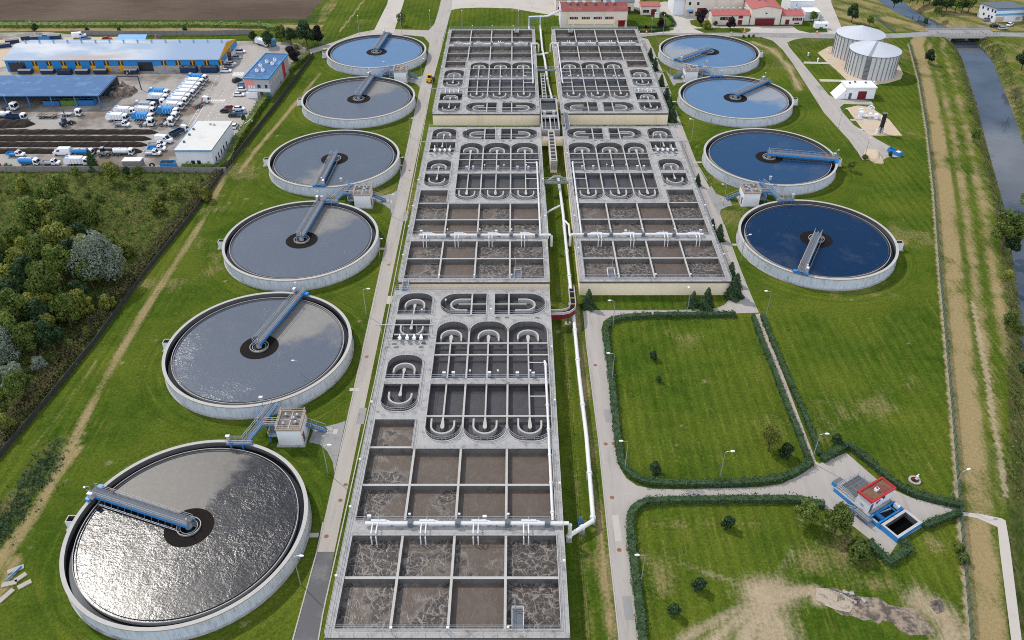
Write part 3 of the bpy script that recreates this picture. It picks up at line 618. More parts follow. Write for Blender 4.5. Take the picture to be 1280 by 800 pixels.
def make_basin(loc,mx,my,label,foam,rz,group='aeration basin blocks'):
    def T(x,y,z=0): return (BW/2-x if mx else x-BW/2, BL-y if my else y, z)
    o=thing('aeration_basin',label,'treatment basin',loc,rz,group)
    def B(mb,nm,par=o): return mb.build(nm,par,T=T)
    mb=MB(); mb.box(0,BW,0,BL,0,ZT-.55,'cream_render'); mb.f=mb.f[1:5]; mb.fm=mb.fm[1:5]
    mb.ring  # outer shell with a dark eaves strip
    for (x0,x1,y0,y1) in ((-.12,0,-.12,BL+.12),(BW,BW+.12,-.12,BL+.12),(0,BW,-.12,0),(0,BW,BL,BL+.12)): mb.box(x0,x1,y0,y1,ZT-.55,ZT+.02,'dark_trim','concrete')
    B(mb,'outer_wall')
    v,f=deck_mesh(lambda x,y,z:(x,y,z)); mb=MB(); mb.add(v,f,'concrete')
    for h in HOLES:
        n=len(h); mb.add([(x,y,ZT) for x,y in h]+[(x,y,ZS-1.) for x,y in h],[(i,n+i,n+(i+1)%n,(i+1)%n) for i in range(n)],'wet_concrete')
        # pale lip round every opening
    B(mb,'concrete_deck')
    mb=MB()
    for h in HOLES:
        c=[sum(p[0] for p in h)/len(h),sum(p[1] for p in h)/len(h)]
        loop=list(h)+[h[0],h[1]]
        P=[Vector(q) for q in h]; n=len(P); A=[];Bq=[]
        for k in range(n):
            d1=(P[k]-P[k-1]); d2=(P[(k+1)%n]-P[k]); d=(d1.normalized()+d2.normalized()); 
            if d.length<.2: d=d2
            d.normalize(); nr=Vector((d.y,-d.x)); A.append(P[k]); Bq.append(P[k]+nr*.2)
        secs=[[(a.x,a.y,ZT-.2),(a.x,a.y,ZT+.13),(b.x,b.y,ZT+.13),(b.x,b.y,ZT-.05)] for a,b in zip(A,Bq)]; secs.append(secs[0]); mb.loft(secs,'concrete_cap',False)
    B(mb,'coping')
    # thin partition walls of the aerated cells
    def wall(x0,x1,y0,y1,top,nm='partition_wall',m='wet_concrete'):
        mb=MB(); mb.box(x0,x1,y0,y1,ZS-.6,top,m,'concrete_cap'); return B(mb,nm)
    for x in VX:
        wall(x-.22,x+.22,1.4,19.5,ZT); 
        wall(x-.22,x+.22,22.9,40.4,ZT)
    wall(1.2,36.9,10.65,11.15,ZT-.035); wall(1.2,36.9,30.95,31.45,ZT-.035); wall(1.2,9.5,40.6,41.1,ZT-.035)
    # sludge surface, one to each cell
    xe=[1.2]+VX+[36.9]
    def surf(x0,x1,y0,y1,fm,m='aerated_sludge',z=ZS):
        mb=MB(); mb.sheet([(x0,y0),(x1,y0),(x1,y1),(x0,y1)],z,m); s=B(mb,'sludge_surface'); s['foam']=float(fm); return s
    k=0
    for (y0,y1) in ((1.4,10.9),(10.9,19.5),(22.9,31.2),(31.2,40.4)):
        for i in range(4): surf(xe[i],xe[i+1],y0,y1,foam[k]); k+=1
    surf(1.2,9.5,40.4,48.6,foam[k])
    for x0,x1 in LX: surf(x0-.2,x1+.2,42.5,81.6,.18,'mixed_liquor',ZS-.1)
    for h in ((1.6,9.4,50.9,69.2),(1.5,9.7,74.6,82.4),(1.5,9.7,84.6,93.2),(11.6,22.8,84.4,93.),(24.8,37.1,84.4,93.)): surf(*h,.12,'mixed_liquor',ZS-.1)
    # lane walls, centre walls with flared ends
    for x in (19.1,28.1): wall(x-.2,x+.2,46.1,78.0,ZT-.01,'lane_wall')
    for x in CX:
        mb=MB(); p=[(x-.17,49.),(x+.17,49.),(x+.17,74.6),(x-.17,74.6)]
        p=[(x-.42,46.4),(x,45.9),(x+.42,46.4),(x+.38,47.2),(x+.17,49.2),(x+.17,73.4),(x+.38,75.4),(x+.42,76.2),(x,76.7),(x-.42,76.2),(x-.38,75.4),(x-.17,73.4),(x-.17,49.2),(x-.38,47.2)]
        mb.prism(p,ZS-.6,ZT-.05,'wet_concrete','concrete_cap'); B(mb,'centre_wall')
        mb=MB(); guide(mb,x,76.2,2.35,90,(1.6,1.0)); B(mb,'guide_wall')
        mb=MB(); guide(mb,x,47.2,2.35,-90,(1.9,1.3)); B(mb,'guide_wall')
    for y in (49.6,69.3,73.5):
        mb=MB(); mb.box(11.6,37.1,y-.22,y+.22,ZT-.5,ZT+.03,'wet_concrete','concrete_cap'); B(mb,'cross_beam')
    # service walkways
    def walkway(x0,x1,y0,y1,z=ZT):
        mb=MB(); mb.box(x0,x1,y0,y1,z-.45,z+.06,'wet_concrete','concrete'); w=B(mb,'walkway')
        mb=MB(); mb.rail([(x0,y0+.1,z+.06),(x1,y0+.1,z+.06)],1.05,'rail_metal',2.4); mb.rail([(x0,y1-.1,z+.06),(x1,y1-.1,z+.06)],1.05,'rail_metal',2.4); r=B(mb,'railing',w); return w
    walkway(11.6,37.1,59.5,61.4); walkway(1.6,9.4,59.5,61.4)
    # side channels
    for (cx,cy,r,a) in ((5.4,64.3,2.3,90),(5.4,56.,2.4,-90),(5.4,88.6,2.3,90),(5.5,79.3,2.6,-90)):
        mb=MB(); guide(mb,cx,cy,r,a,(1.2,.8)); B(mb,'guide_wall')
    for y0,y1 in ((55.6,59.5),(61.4,65.),(78.6,82.4),(84.6,89.)):
        mb=MB(); e=y0 if y0 in(55.6,78.6) else y1; s=1 if e==y0 else -1
        p=[(5.4-.4,e+s*.5),(5.4,e),(5.4+.4,e+s*.5),(5.4+.16,e+s*2.),(5.4+.16,y1 if s>0 else y0),(5.4-.16,y1 if s>0 else y0),(5.4-.16,e+s*2.)]
        mb.prism(p if s>0 else p,ZS-.6,ZT-.08,'wet_concrete','concrete_cap'); B(mb,'centre_wall')
    # end ditches
    for sx,x0,x1,cx,gx in ((1,16.,22.8,19.2,16.2),(-1,24.8,32.6,28.2,32.5)):
        mb=MB(); mb.box(x0,x1,88.6,88.95,ZS-.6,ZT-.04,'wet_concrete','concrete_cap'); B(mb,'centre_wall')
        wall(cx-.2,cx+.2,84.4,93.0,ZT-.01,'lane_wall')
        mb=MB(); guide(mb,gx+.2*sx,88.75,2.25,180 if sx>0 else 0,(2.6,1.8)); B(mb,'guide_wall')
    # air main on the walkway between the cell fields, with droppers
    mb=MB(); zc=ZT+.75
    mb.tube([(3.2,21.6,zc),(BW-.4,21.6,zc),(BW+.9,21.6,zc),(BW+1.25,21.6,zc-.4),(BW+1.25,21.6,1.4)] ,.36,'white_pipe',10)
    for x in np.arange(4.5,36,3.1): mb.box(x-.12,x+.12,21.2,22.,ZT,zc-.2,'galvanised')
    for x in (11.2,19.6,28.4,35.4): mb.box(x-.45,x+.45,21.1,22.1,ZT+.2,zc+.55,'grating')
    pipe=B(mb,'air_pipe')
    for x in (4.6,13.2,22.4,31.2):
        for d in (0,.85):
            mb=MB(); mb.tube([(x+d,21.6,zc+.2),(x+d,20.2,zc+.5),(x+d,19.2,zc+.35),(x+d,18.7,zc-.2),(x+d,18.6,ZS-.2)],.13,'white_pipe',7); B(mb,'downpipe',pipe)
        mb=MB(); mb.tube([(x-.4,21.9,zc+.35),(x+2.2,21.9,zc+.35)],.24,'white_pipe',8); mb.tube([(x+2.2,21.9,zc+.35),(x+3.4,21.7,zc)],.2,'white_pipe',8)
        mb.tube([(x+.9,21.9,zc+.3),(x+.9,22.3,zc+.9)],.1,'galvanised',6); B(mb,'valve',pipe)
    mb=MB(); mb.tube([(36.4,22.4,ZT+.5),(36.4,66.,ZT+.5),(36.2,66.5,ZT+.5)],.26,'white_pipe',8)
    for y in (24.,31.,38.,45.,52.,59.,65.): mb.tube([(36.4,y,ZT+.5),(36.4,y+.5,ZT+.5)],.36,'white_pipe',8); mb.box(36.3,36.5,y-.1,y+.1,ZT,ZT+.4,'galvanised')
    for y in (55.,66.): mb.tube([(36.4,y,ZT+.55),(32.6,y,ZT+.55)],.1,'white_pipe',6)
    B(mb,'air_pipe')
    # recirculation pumps on the small channel
    mb=MB()
    for k,x in enumerate((3.4,5.1,6.7,8.3)): mb.tube([(x,74.0,ZT+.05),(x,74.0,ZT+.8),(x,75.2,ZT+.95),(x,76.,ZT+.4)],.3,'galvanised',8); mb.cyl((x,74,ZT+.8),(x,74,ZT+1.3),.42,'white_paint',10)
    mb.box(1.8,9.9,76.0,76.35,ZT+.3,ZT+.5,'grey_panel'); B(mb,'pump_set')
    mb=MB()
    for x in (-1.2,10.6): mb.bar((x,77.,ZT),(x,77.,ZT+2.6),.14,'galvanised')
    mb.bar((-2.4,77.,ZT+2.6),(11.4,77.,ZT+2.6),.2,'galvanised'); 
    for x in (4.,7.): mb.bar((x,77,ZT+.5),(x,77,ZT+2.5),.12,'galvanised')
    B(mb,'crane_rail')
    # railings along the outside and along the openings
    mb=MB(); z=ZT+.02
    mb.rail([(0,0,z),(0,BL,z)],1.1,'rail_metal',2.2,.06); mb.rail([(BW,0,z),(BW,BL,z)],1.1,'rail_metal',2.2,.06); mb.rail([(.0,0,z),(BW,0,z)],1.1,'rail_metal',2.2,.06); mb.rail([(.0,BL,z),(BW,BL,z)],1.1,'rail_metal',2.2,.06); B(mb,'railing')
    for h in (H_A,H_S2,H_L,H_OL,H_OR,H_S1b):
        mb=MB(); mb.rail([(x,y,ZT+.12) for x,y in h],1.0,'rail_metal',2.6,.045,True); B(mb,'railing')
    mb=MB(); mb.rail([(1.2,48.6,z),(1.2,22.9,z),(36.9,22.9,z),(36.9,40.4,z),(9.5,40.4,z),(9.5,48.6,z)],1.0,'rail_metal',2.6,.045); B(mb,'railing')
    # stilling platform in a front cell, walkway lamps, kiosks
    mb=MB(); mb.box(29.2,31.0,1.4,4.8,ZT-.1,ZT+.05,'grating'); mb.box(28.5,29.2,1.9,2.1,ZT,ZT+.1,'galvanised'); mb.rail([(29.2,1.4,ZT+.05),(29.2,4.8,ZT+.05),(31.,4.8,ZT+.05),(31.,1.4,ZT+.05)],1.,'white_paint',1.7,.07); mb.tube([(29.7,4.8,ZT),(29.6,5.2,ZT+3.2),(29.2,5.3,ZT+3.6)],.07,'galvanised',6); B(mb,'sampling_platform')
    for (x,y) in ((10.4,.5),(19.2,.5),(28.6,.6),(.2,10.),(.2,24.5),(.2,36.),(.2,52.),(37.9,13.),(37.9,30.),(37.9,52.5),(37.9,70.),(11.,22.8),(19.8,22.8),(28.5,22.8),(20.,61.8),(26.,61.8),(33.,61.8),(7.6,84.),(24.,84.2),(13.,88.)):
        mb=MB(); mb.bar((x,y,ZT),(x,y,ZT+1.7),.09,'galvanised'); mb.box(x-.2,x+.2,y-.15,y+.15,ZT+1.7,ZT+1.95,'white_paint'); B(mb,'path_lamp')
    for (x,y) in ((14.4,61.6),(16.4,61.7),(24.2,61.7),(30.2,61.6),(33.6,61.5),(3.8,22.7),(24.3,22.6)):
        mb=MB(); mb.box(x-.35,x+.35,y-.2,y+.25,ZT+.5,ZT+1.5,'grey_panel','white_paint'); mb.box(x-.08,x+.08,y-.08,y+.08,ZT,ZT+.5,'galvanised'); B(mb,'control_box')
    for (x,y) in ((25.6,83.2),(27.8,83.2),(35.,83.1),(2.8,72.),(8.4,72.),(8.8,73.4),(2.2,73.2)):
        mb=MB(); mb.box(x-.5,x+.5,y-.28,y+.28,ZT+.01,ZT+.05,'dark_grey'); B(mb,'floor_hatch')
    return o
BR=R(-.28)
F1=[.40,.40,.20,.52, .48,.40,.40,.56, .42,.34,.10,.20, .40,.18,.06,.16, .34]
F2=[.36,.18,.52,.50, .44,.16,.50,.50, .36,.16,.46,.48, .46,.18,.44,.30, .44]
F3=[.40,.46,.42,.34, .40,.36,.46,.42, .40,.46,.44,.42, .42,.40,.42,.44, .40]
def jit(F,s): r=random.Random(s); F=list(F); r.shuffle(F); return F
make_basin((-10.3,71.8,0),False,False,'nearest aeration basin block with brown foaming cells reaching the bottom edge of the photo',F1,BR)
make_basin((-9.55,170.0,0),False,False,'middle left aeration basin block, standing between the nearest block and the far left block',F2,BR)
make_basin((-8.95,276.0,0),False,True,'far left aeration basin block, its curved channels facing the camera above a cream wall',F3,BR)
make_basin((36.3,170.0,0),True,False,'right-hand aeration basin block whose long cream front wall faces the hedged lawn',[.50,.17,.46,.36, .48,.17,.50,.50, .46,.16,.40,.40, .48,.16,.46,.36,.50],BR)
make_basin((36.9,276.0,0),True,True,'far right aeration basin block in front of the red-roofed boiler hall',jit(F3,3),BR)
# ------------------------------------------------------------------ settling tanks
RT=21.0
def make_tank(water):
    o=thing('settling_tank','x','settling tank')
    mb=MB(); mb.ring(20.55,RT,.2,3.15,'tank_cladding',132,mi='dark_concrete',mt='concrete_cap'); mb.build('tank_wall',o)
    mb=MB(); mb.ring(20.42,RT+.14,3.15,3.36,'rust_edge',132,mi='wet_concrete',mt='concrete_cap'); mb.build('rim',o)
    mb=MB(); mb.ring(RT-.02,RT+.3,-.1,.24,'concrete',120,mt='concrete'); mb.build('foundation',o)
    mb=MB(); mb.annulus(0,19.24,2.55,water,120); w=mb.build('water_surface',o)
    mb=MB(); mb.annulus(19.3,20.6,2.05,'dark_water',120); mb.build('effluent_channel',o)
    mb=MB(); mb.ring(19.2,19.32,2.0,2.86,'concrete_cap',160,mi='dark_grey'); mb.build('weir',o)
    mb=MB(); mb.ring(18.72,18.77,2.4,2.72,'dark_grey',120); mb.build('scum_baffle',o)
    mb=MB(); mb.annulus(2.1,4.35,2.6,'floating_scum',64); mb.annulus(0,1.5,2.58,'dark_water',40); mb.annulus(1.58,2.02,2.585,'floating_scum',40); mb.build('scum_ring',o)
    mb=MB(); mb.ring(2.0,2.14,2.3,2.95,'galvanised',48,mt='concrete_cap'); mb.ring(1.48,1.58,2.3,2.8,'grey_panel',40,mt='concrete_cap'); mb.build('stilling_ring',o)
    mb=MB(); mb.cyl((0,0,1.8),(0,0,3.75),.62,'concrete',20); mb.build('inlet_column',o)
    return o
def make_bridge():
    o=thing('scraper_bridge','x','scraper bridge')
    mb=MB(); mb.box(-.7,21.3,-.78,.78,4.2,4.29,'grating'); mb.build('walkway',o)
    for s in (-1,1):
        mb=MB(); y=s*.9; mb.box(-1.,21.4,y-.1,y+.1,3.62,4.28,'blue_paint','grating'); 
        for x in np.arange(0,21,2.1): mb.box(x-.06,x+.06,y-.15,y+.15,3.62,4.27,'blue_steel')
        mb.build('girder',o)
        mb=MB(); mb.rail([(-.8,y,4.28),(21.2,y,4.28)],1.1,'rail_metal',1.8,.05,rails=(1.,.5)); mb.build('railing',o)
    mb=MB()
    for x in np.arange(1.2,20.3,1.5):
        mb.bar((x,.75,3.65),(x,1.5,2.4),.09,'dark_grey'); mb.bar((x,-.75,3.65),(x,-.2,2.2),.09,'dark_grey')
    mb.bar((.8,1.5,2.75),(19.,1.5,2.75),.14,'galvanised'); mb.bar((1.5,1.5,3.1),(19.,1.5,3.1),.07,'galvanised'); mb.bar((3.,.2,2.62),(19,.2,2.62),.2,'dark_grey'); mb.build('scraper_frame',o)
    mb=MB(); mb.box(20.2,21.25,-1.9,1.9,3.7,4.02,'blue_paint'); mb.box(20.5,20.95,-2.0,-1.45,3.5,4.0,'blue_paint'); mb.box(20.5,20.95,1.45,2.0,3.5,4.0,'blue_paint'); c=mb.build('end_carriage',o)
    for y in (-1.72,1.72):
        mb=MB(); mb.cyl((20.72,y-.14,3.62),(20.72,y+.14,3.62),.27,'black_rubber',14); mb.cyl((20.72,y-.16,3.62),(20.72,y+.16,3.62),.12,'yellow_paint',10); mb.build('wheel',o)
    mb=MB(); mb.box(19.6,20.6,1.05,1.65,4.05,5.35,'grey_panel','white_paint'); mb.build('control_cabinet',o)
    mb=MB(); mb.cyl((20.4,.75,4.2),(20.4,.75,6.4),.06,'galvanised',6); mb.tube([(20.4,.75,6.4),(20.9,1.2,6.6)],.06,'galvanised',6); mb.box(20.75,21.1,1.1,1.4,6.5,6.65,'white_paint'); mb.build('lamp_post',o)
    mb=MB(); mb.ring(.0,.5,3.75,4.1,'galvanised',16); mb.cyl((0,0,4.2),(0,0,4.9),.16,'grey_panel',8); mb.bar((-.4,.4,4.2),(-.4,1.1,5.6),.08,'rail_metal'); mb.build('pivot',o)
    mb=MB(); mb.tube([(17.2+.33*math.cos(q*PI/7),-1.0,4.85+.33*math.sin(q*PI/7)) for q in range(14)],.08,'orange_paint',6,True); mb.build('lifebuoy',o)
    return o
TL=['nearest of all, glinting silver at the lower left','second from the bottom of the left row','third from the bottom of the left row','fourth from the bottom of the left row','second from the top of the left row','topmost of the left row','topmost of the right row','second from the top of the right row','third from the top of the right row','lowest of the right row with deep navy water']
BA=[160,74,84,-93,83,84,-139,43,-12,-118]
CLOUD_SHEEN=[1.55,.95,.75,.35,.8,.0,1.25,1.1,.0,.0]  # reach of the painted cloud reflection on each tank
tp=Proto(make_tank('settled_water_grey_sky')); bp=Proto(make_bridge())
BLB=['pointing left to the outer rim','crossing to the far rim with its shadow to the right','crossing to the far rim of the tank beside the willow','reaching towards the camera over the pale swirl','crossing to the far rim near the pump house','on the topmost left tank, pointing away','running down to the left rim of the topmost right tank','pointing up and right to the far rim','lying almost level across the dark blue water','running down to the near rim over deep navy water']
for k,(sd_,x,y) in enumerate(TANKS):
    o=tp.put((x,y,0),0,'round settling tank, '+TL[k],'round settling tanks')
    ws=[c for c in COL.objects if c.parent==o and c.name.startswith('water_surface')][0]
    ws['cloud_sheen']=CLOUD_SHEEN[k]; ws.rotation_euler.z=R(BA[k])
    if True:
        ws.data=ws.data.copy(); ws.data.materials[0]=MATS['settled_water_near' if k==0 else {1:'settled_water_grey_sky',2:'settled_water_grey_sky',3:'settled_water_cloud_sky',4:'settled_water_grey_sky',5:'settled_water_pale_sky',6:'settled_water_pale_sky',7:'settled_water_pale_sky',8:'settled_water_mid_sky',9:'settled_water_blue_sky'}[k]]
    bp.put((x,y,0),R(BA[k]),'blue scraper bridge '+BLB[k],'scraper bridges on the settling tanks')
# ------------------------------------------------------------------ outlet boxes on the tank's outer side
mb=MB(); o=thing('outlet_box','x','outlet box')
mb.box(-1.,1.,-.8,.8,.2,2.3,'white_wall'); mb.f=mb.f[:-1]; mb.fm=mb.fm[:-1]
mb.box(-.82,.82,-.62,.62,.7,.72,'dark_water')
for q in ((-1,1,-.8,-.62),(-1,1,.62,.8),(-1,-.82,-.62,.62),(.82,1.,-.62,.62)): mb.box(*q,2.28,2.36,'concrete_cap')
for (a,b) in (((-.82,-.62),(.82,-.62)),((.82,-.62),(.82,.62)),((.82,.62),(-.82,.62)),((-.82,.62),(-.82,-.62))): mb.add([(a[0],a[1],.7),(b[0],b[1],.7),(b[0],b[1],2.3),(a[0],a[1],2.3)],[(0,1,2,3)],'dark_concrete')
mb.build('chamber',o); mb=MB(); mb.box(-1.4,1.3,-1.1,1.1,-.05,.2,'concrete'); mb.build('footing',o)
ob=Proto(o)
for (x,y) in ((-80.4,97.),(-80.4,148.9),(-80.3,193.6),(-80.,244.6),(-79.5,295.),(-79.6,347.),(106.3,346.),(106.5,293.8),(106.4,243.),(106.6,191.5)):
    L_=x<0; n=[q[1] for q in TANKS if (q[0]=='L')==L_]; j=min(range(10),key=lambda k:abs(TANKS[k][2]-y)+(0 if (TANKS[k][0]=='L')==L_ else 999))
    ob.put((x,y,0),0 if L_ else PI,'white open-topped outlet box of the tank '+TL[j].split(',')[0].split(' with')[0],'outlet boxes')
# ------------------------------------------------------------------ pump houses with stairs and blue access gantries
def make_pump_house(mx):
    T=lambda x,y,z: (-x if mx else x,y,z)
    o=thing('pump_house','x','pump house')
    mb=MB(); mb.box(-2.45,2.45,-2.7,2.7,.25,4.25,'white_wall'); mb.build('wall',o,T=T)
    mb=MB(); mb.box(-2.9,2.9,-3.2,3.1,-.05,.25,'concrete'); mb.build('plinth',o,T=T)
    mb=MB(); mb.box(-2.6,2.6,-2.85,2.85,4.25,4.5,'rust_edge','gravel_roof')
    for q in ((-2.6,2.6,-2.85,-2.6),(-2.6,2.6,2.6,2.85),(-2.6,-2.35,-2.6,2.6),(2.35,2.6,-2.6,2.6)): mb.box(*q,4.5,4.72,'rust_edge','rust_edge')
    mb.box(-.1,.1,-2.6,2.6,4.5,4.6,'concrete_cap'); mb.box(-2.35,2.35,.0,.18,4.5,4.58,'concrete_cap')
    r=mb.build('roof',o,T=T)
    for (x,y) in ((-1.2,1.4),(-1.2,-1.2),(1.1,1.3),(1.2,-.8),(.6,.4)):
        mb=MB(); mb.cyl((x,y,4.5),(x,y,5.0),.2,'galvanised',10); mb.cyl((x,y,5.0),(x,y,5.25),.34,'galvanised',10,.14); mb.box(x-.7,x+.7,y-.35,y-.1,4.5,4.62,'dark_grey'); mb.build('roof_vent',r,T=T)
    mb=MB(); mb.rail([(-2.45,-2.7,4.72),(-2.45,2.7,4.72),(2.45,2.7,4.72),(2.45,-2.7,4.72)],.95,'rail_metal',1.6,.06,True); mb.build('railing',o,T=T)
    mb=MB(); mb.box(2.45,2.5,-1.9,-.8,.3,2.4,'dark_grey'); mb.build('door',o,T=T)
    mb=MB(); mb.box(2.46,2.5,-2.3,-2.0,2.3,3.0,'orange_paint'); mb.build('sign',o,T=T)
    mb=MB(); 
    for s_ in (.9,2.1):
        mb.loft([[(2.5,s_,1.9),(2.5,s_+.1,1.9),(2.5,s_+.1,2.3),(2.5,s_,2.3)],[(6.2,s_,.1),(6.2,s_+.1,.1),(6.2,s_+.1,.5),(6.2,s_,.5)]],'blue_steel')
        mb.bar((2.6,s_,3.2),(6.2,s_,1.4),.07,'rail_metal'); mb.bar((6.2,s_,.4),(6.2,s_,1.4),.07,'rail_metal'); mb.bar((4.4,s_,1.3),(4.4,s_,2.3),.07,'rail_metal')
    for k in range(10): f=k/9.; mb.box(2.6+f*3.5,2.95+f*3.5,.95,2.15,2.05-f*1.85,2.1-f*1.85,'grating')
    mb.build('stair',o,T=T); mb=MB(); mb.box(6.2,7.7,.6,2.5,0,.12,'concrete'); mb.build('landing',o,T=T)
    return o
def make_gantry(mx):
    T=lambda x,y,z: (-x if mx else x,y,z)
    o=thing('access_gantry','x','access gantry'); z=3.75
    A=(-4.6,5.6); Bq=(-8.0,-5.0)
    d=Vector((Bq[0]-A[0],Bq[1]-A[1])).normalized(); n=Vector((-d.y,d.x))*.75
    P=[(A[0]+n.x,A[1]+n.y),(Bq[0]+n.x,Bq[1]+n.y),(Bq[0]-n.x,Bq[1]-n.y),(A[0]-n.x,A[1]-n.y)]
    mb=MB(); mb.prism(P,z-.35,z,'blue_steel','grating',True); mb.build('walkway',o,T=T)
    mb=MB(); mb.rail([(P[0][0],P[0][1],z),(P[1][0],P[1][1],z)],1.05,'light_blue_paint',1.6,.07); mb.rail([(P[3][0],P[3][1],z),(P[2][0],P[2][1],z)],1.05,'rail_metal',1.6,.07); mb.build('railing',o,T=T)
    mb=MB(); mb.box(-11.6,-6.6,-5.9,-4.7,z-.3,z-.02,'blue_steel','grating'); mb.rail([(-11.6,-5.9,z),(-6.6,-5.9,z)],1.05,'rail_metal',1.6,.07); mb.rail([(-11.6,-4.7,z),(-8.6,-4.7,z)],1.05,'rail_metal',1.6,.07); mb.build('landing',o,T=T)
    mb=MB(); mb.box(-6.3,-2.6,-.6,.5,z-.3,z-.03,'blue_steel','grating'); mb.rail([(-5.4,-.6,z),(-2.6,-.6,z)],1.05,'rail_metal',1.4,.07); mb.rail([(-5.4,.5,z),(-2.6,.5,z)],1.05,'rail_metal',1.4,.07); mb.build('branch_walkway',o,T=T)
    mb=MB(); mb.box(-4.4,-2.7,-2.3,2.2,z-1.6,z-1.45,'light_blue_paint','grating'); mb.rail([(-4.4,-2.3,z-1.45),(-4.4,2.2,z-1.45)],1.,'rail_metal',1.5,.06); 
    for y in (-2.1,2.): mb.bar((-4.2,y,0),(-4.2,y,z-1.6),.16,'blue_steel')
    mb.build('platform',o,T=T)
    for (x,y) in ((-7.2,-4.2),(-8.6,-5.6),(-10.9,-5.6),(-6.9,-5.6),(-5.3,3.6),(-6.,2.2)):
        mb=MB(); mb.bar((x,y,0),(x,y,z-.25),.28,'blue_steel'); mb.build('leg',o,T=T)
    mb=MB(); mb.bar((-7.2,-4.2,.4),(-8.6,-5.6,3.4),.1,'blue_steel'); mb.bar((-5.3,3.6,.4),(-6.,2.2,3.4),.1,'blue_steel'); mb.bar((-6.3,1.2,2.6),(-7.6,1.6,2.6),.3,'blue_steel'); mb.bar((-7.6,1.6,2.6),(-7.9,4.6,3.2),.2,'blue_steel'); mb.build('brace',o,T=T)
    for (x,y) in ((-7.4,6.0),(-11.2,-5.3)):
        mb=MB(); mb.cyl((x,y,z-.4),(x,y,z+1.7),.08,'galvanised',6); mb.box(x-.4,x+.4,y-.28,y+.28,z+1.7,z+1.82,'zinc_roof'); mb.box(x-.3,x+.3,y-.2,y+.2,z+.7,z+1.5,'grey_panel'); mb.build('sheltered_cabinet',o,T=T)
    mb=MB(); mb.cyl((-5.3,.6,z+.35),(-5.3,.68,z+.35),.36,'orange_paint',14); mb.build('lifebuoy',o,T=T)
    return o
PHL=Proto(make_pump_house(False)); PHR=Proto(make_pump_house(True)); GL=Proto(make_gantry(False)); GR=Proto(make_gantry(True))
for k,(x,y,mx,w) in enumerate(((-45.1,120.1,0,'between the two nearest left tanks'),(-44.6,218.4,0,'between the third and fourth left tanks'),(-44.2,320.2,0,'between the two farthest left tanks'),(71.7,218.6,1,'between the two nearest right tanks'),(71.7,319.5,1,'between the two farthest right tanks'))):
    (PHR if mx else PHL).put((x,y,0),0,'white boxy pump house with brown roof vents '+w,'pump houses')
    (GR if mx else GL).put((x,y,0),0,'blue steel access gantry with railings '+w,'access gantries')
mat('rust_cover',(.22,.10,.06),.9)
# ------------------------------------------------------------------ street lamps
o=thing('street_lamp','x','street lamp')
mb=MB(); mb.tube([(0,0,0),(0,0,3.5),(0,0,7.4)],[.11,.085,.06],'galvanised',8); mb.build('pole',o)
mb=MB(); mb.tube([(0,0,7.35),(.06,0,7.7),(.5,0,7.9),(1.15,0,8.0)],.05,'galvanised',6); mb.build('arm',o)
mb=MB(); mb.loft([[(.95,-.12,7.93),(.95,.12,7.93),(.95,.12,8.05),(.95,-.12,8.05)],[(1.25,-.2,7.92),(1.25,.2,7.92),(1.25,.17,8.13),(1.25,-.17,8.13)],[(1.75,-.15,7.96),(1.75,.15,7.96),(1.75,.1,8.08),(1.75,-.1,8.08)]],'white_paint'); mb.build('lamp_head',o)
LP=Proto(o)
for (u,v,a,w,h) in ((376,731,0,'beside the nearest left tank, by the dark asphalt road',1),(410,592,0,'in the grass corner below the nearest pump house',1),(378,478,180,'at the right rim of the second left tank',.8),(458,394,0,'standing in the lawn between two left tanks',1),(475,322,0,'at the right rim of the third left tank',.75),(489,270,0,'below the second pump house on the left',.9),(501,220,20,'at the right rim of the fourth left tank',.8),(513,172,0,'at the right of the fifth left tank',.9),(527,95,0,'beside the road at the farthest left pump house',.9),
   (449,43,90,'on the verge behind the topmost left tank',1),(502,42,90,'beside the crossroads behind the left tanks',1),(538,36,90,'in the far lawn left of the crossroads',1),(578,36,90,'behind the far left basin, in the bright lawn',1),(648,36,90,'behind the far left basin, close to the twin pipes',1),
   (864,176,180,'on the lawn by the second right tank',1),(837,97,180,'beside the farthest right pump house',1),(904,257,180,'in front of the nearest right pump house',.9),(926,326,20,'against the wall of the navy-watered tank',1),(957,397,180,'at the upper corner of the open right lawn',1),(858,396,100,'at the front wall of the right-hand basin',1),(766,409,180,'at the rounded hedge corner by the road',1),(765,476,180,'halfway along the hedge of the upper lawn',1),(781,587,180,'near the lower left hedge corner of the upper lawn',1),(899,600,0,'at the lower hedge of the upper lawn',1),(801,730,180,'on the hedge of the front lawn',1),(1014,578,0,'at the lower end of the hedged brick path',1),(1186,625,20,'leaning beside the green fence and the hedge end',1),
   (1084,88,0,'beside the digester road',.1) if False else (1048,160,0,'beside the digester road near the gas house',.9),(829,42,90,'on the plaza lawn by the purple tree',1),(777,22,90,'behind the boiler hall corner',1),(1080,199,60,'beside the sand heap',.9),(814,41,90,'on the plaza beside the clipped hedge',.8)):
    x,y=at(u,v); LP.put((x,y,0),R(a),'slim grey street lamp '+w,'street lamps',(h,h,h))
# ------------------------------------------------------------------ short slab paths to the tanks
mb=MB()
for (u0,v0,u1,v1) in ((385,669,398,670),(437,487,449,488),(472,311,484,311),(499,207,508,207),(511,131,521,131),(866,203,878,205),(834,127,846,128),(816,72,824,73),(912,306,921,306)):
    a,b=at(u0,v0),at(u1,v1); mb.box(min(a[0],b[0]),max(a[0],b[0]),a[1]-.5,a[1]+.5,0.,.055,'pale_paving')
for y,s_ in ((120.1,1),(218.4,1),(320.2,1)): mb.box(-39.,-36.4,y+.6,y+2.,0,.05,'pale_paving')
struct(mb.build('path'))

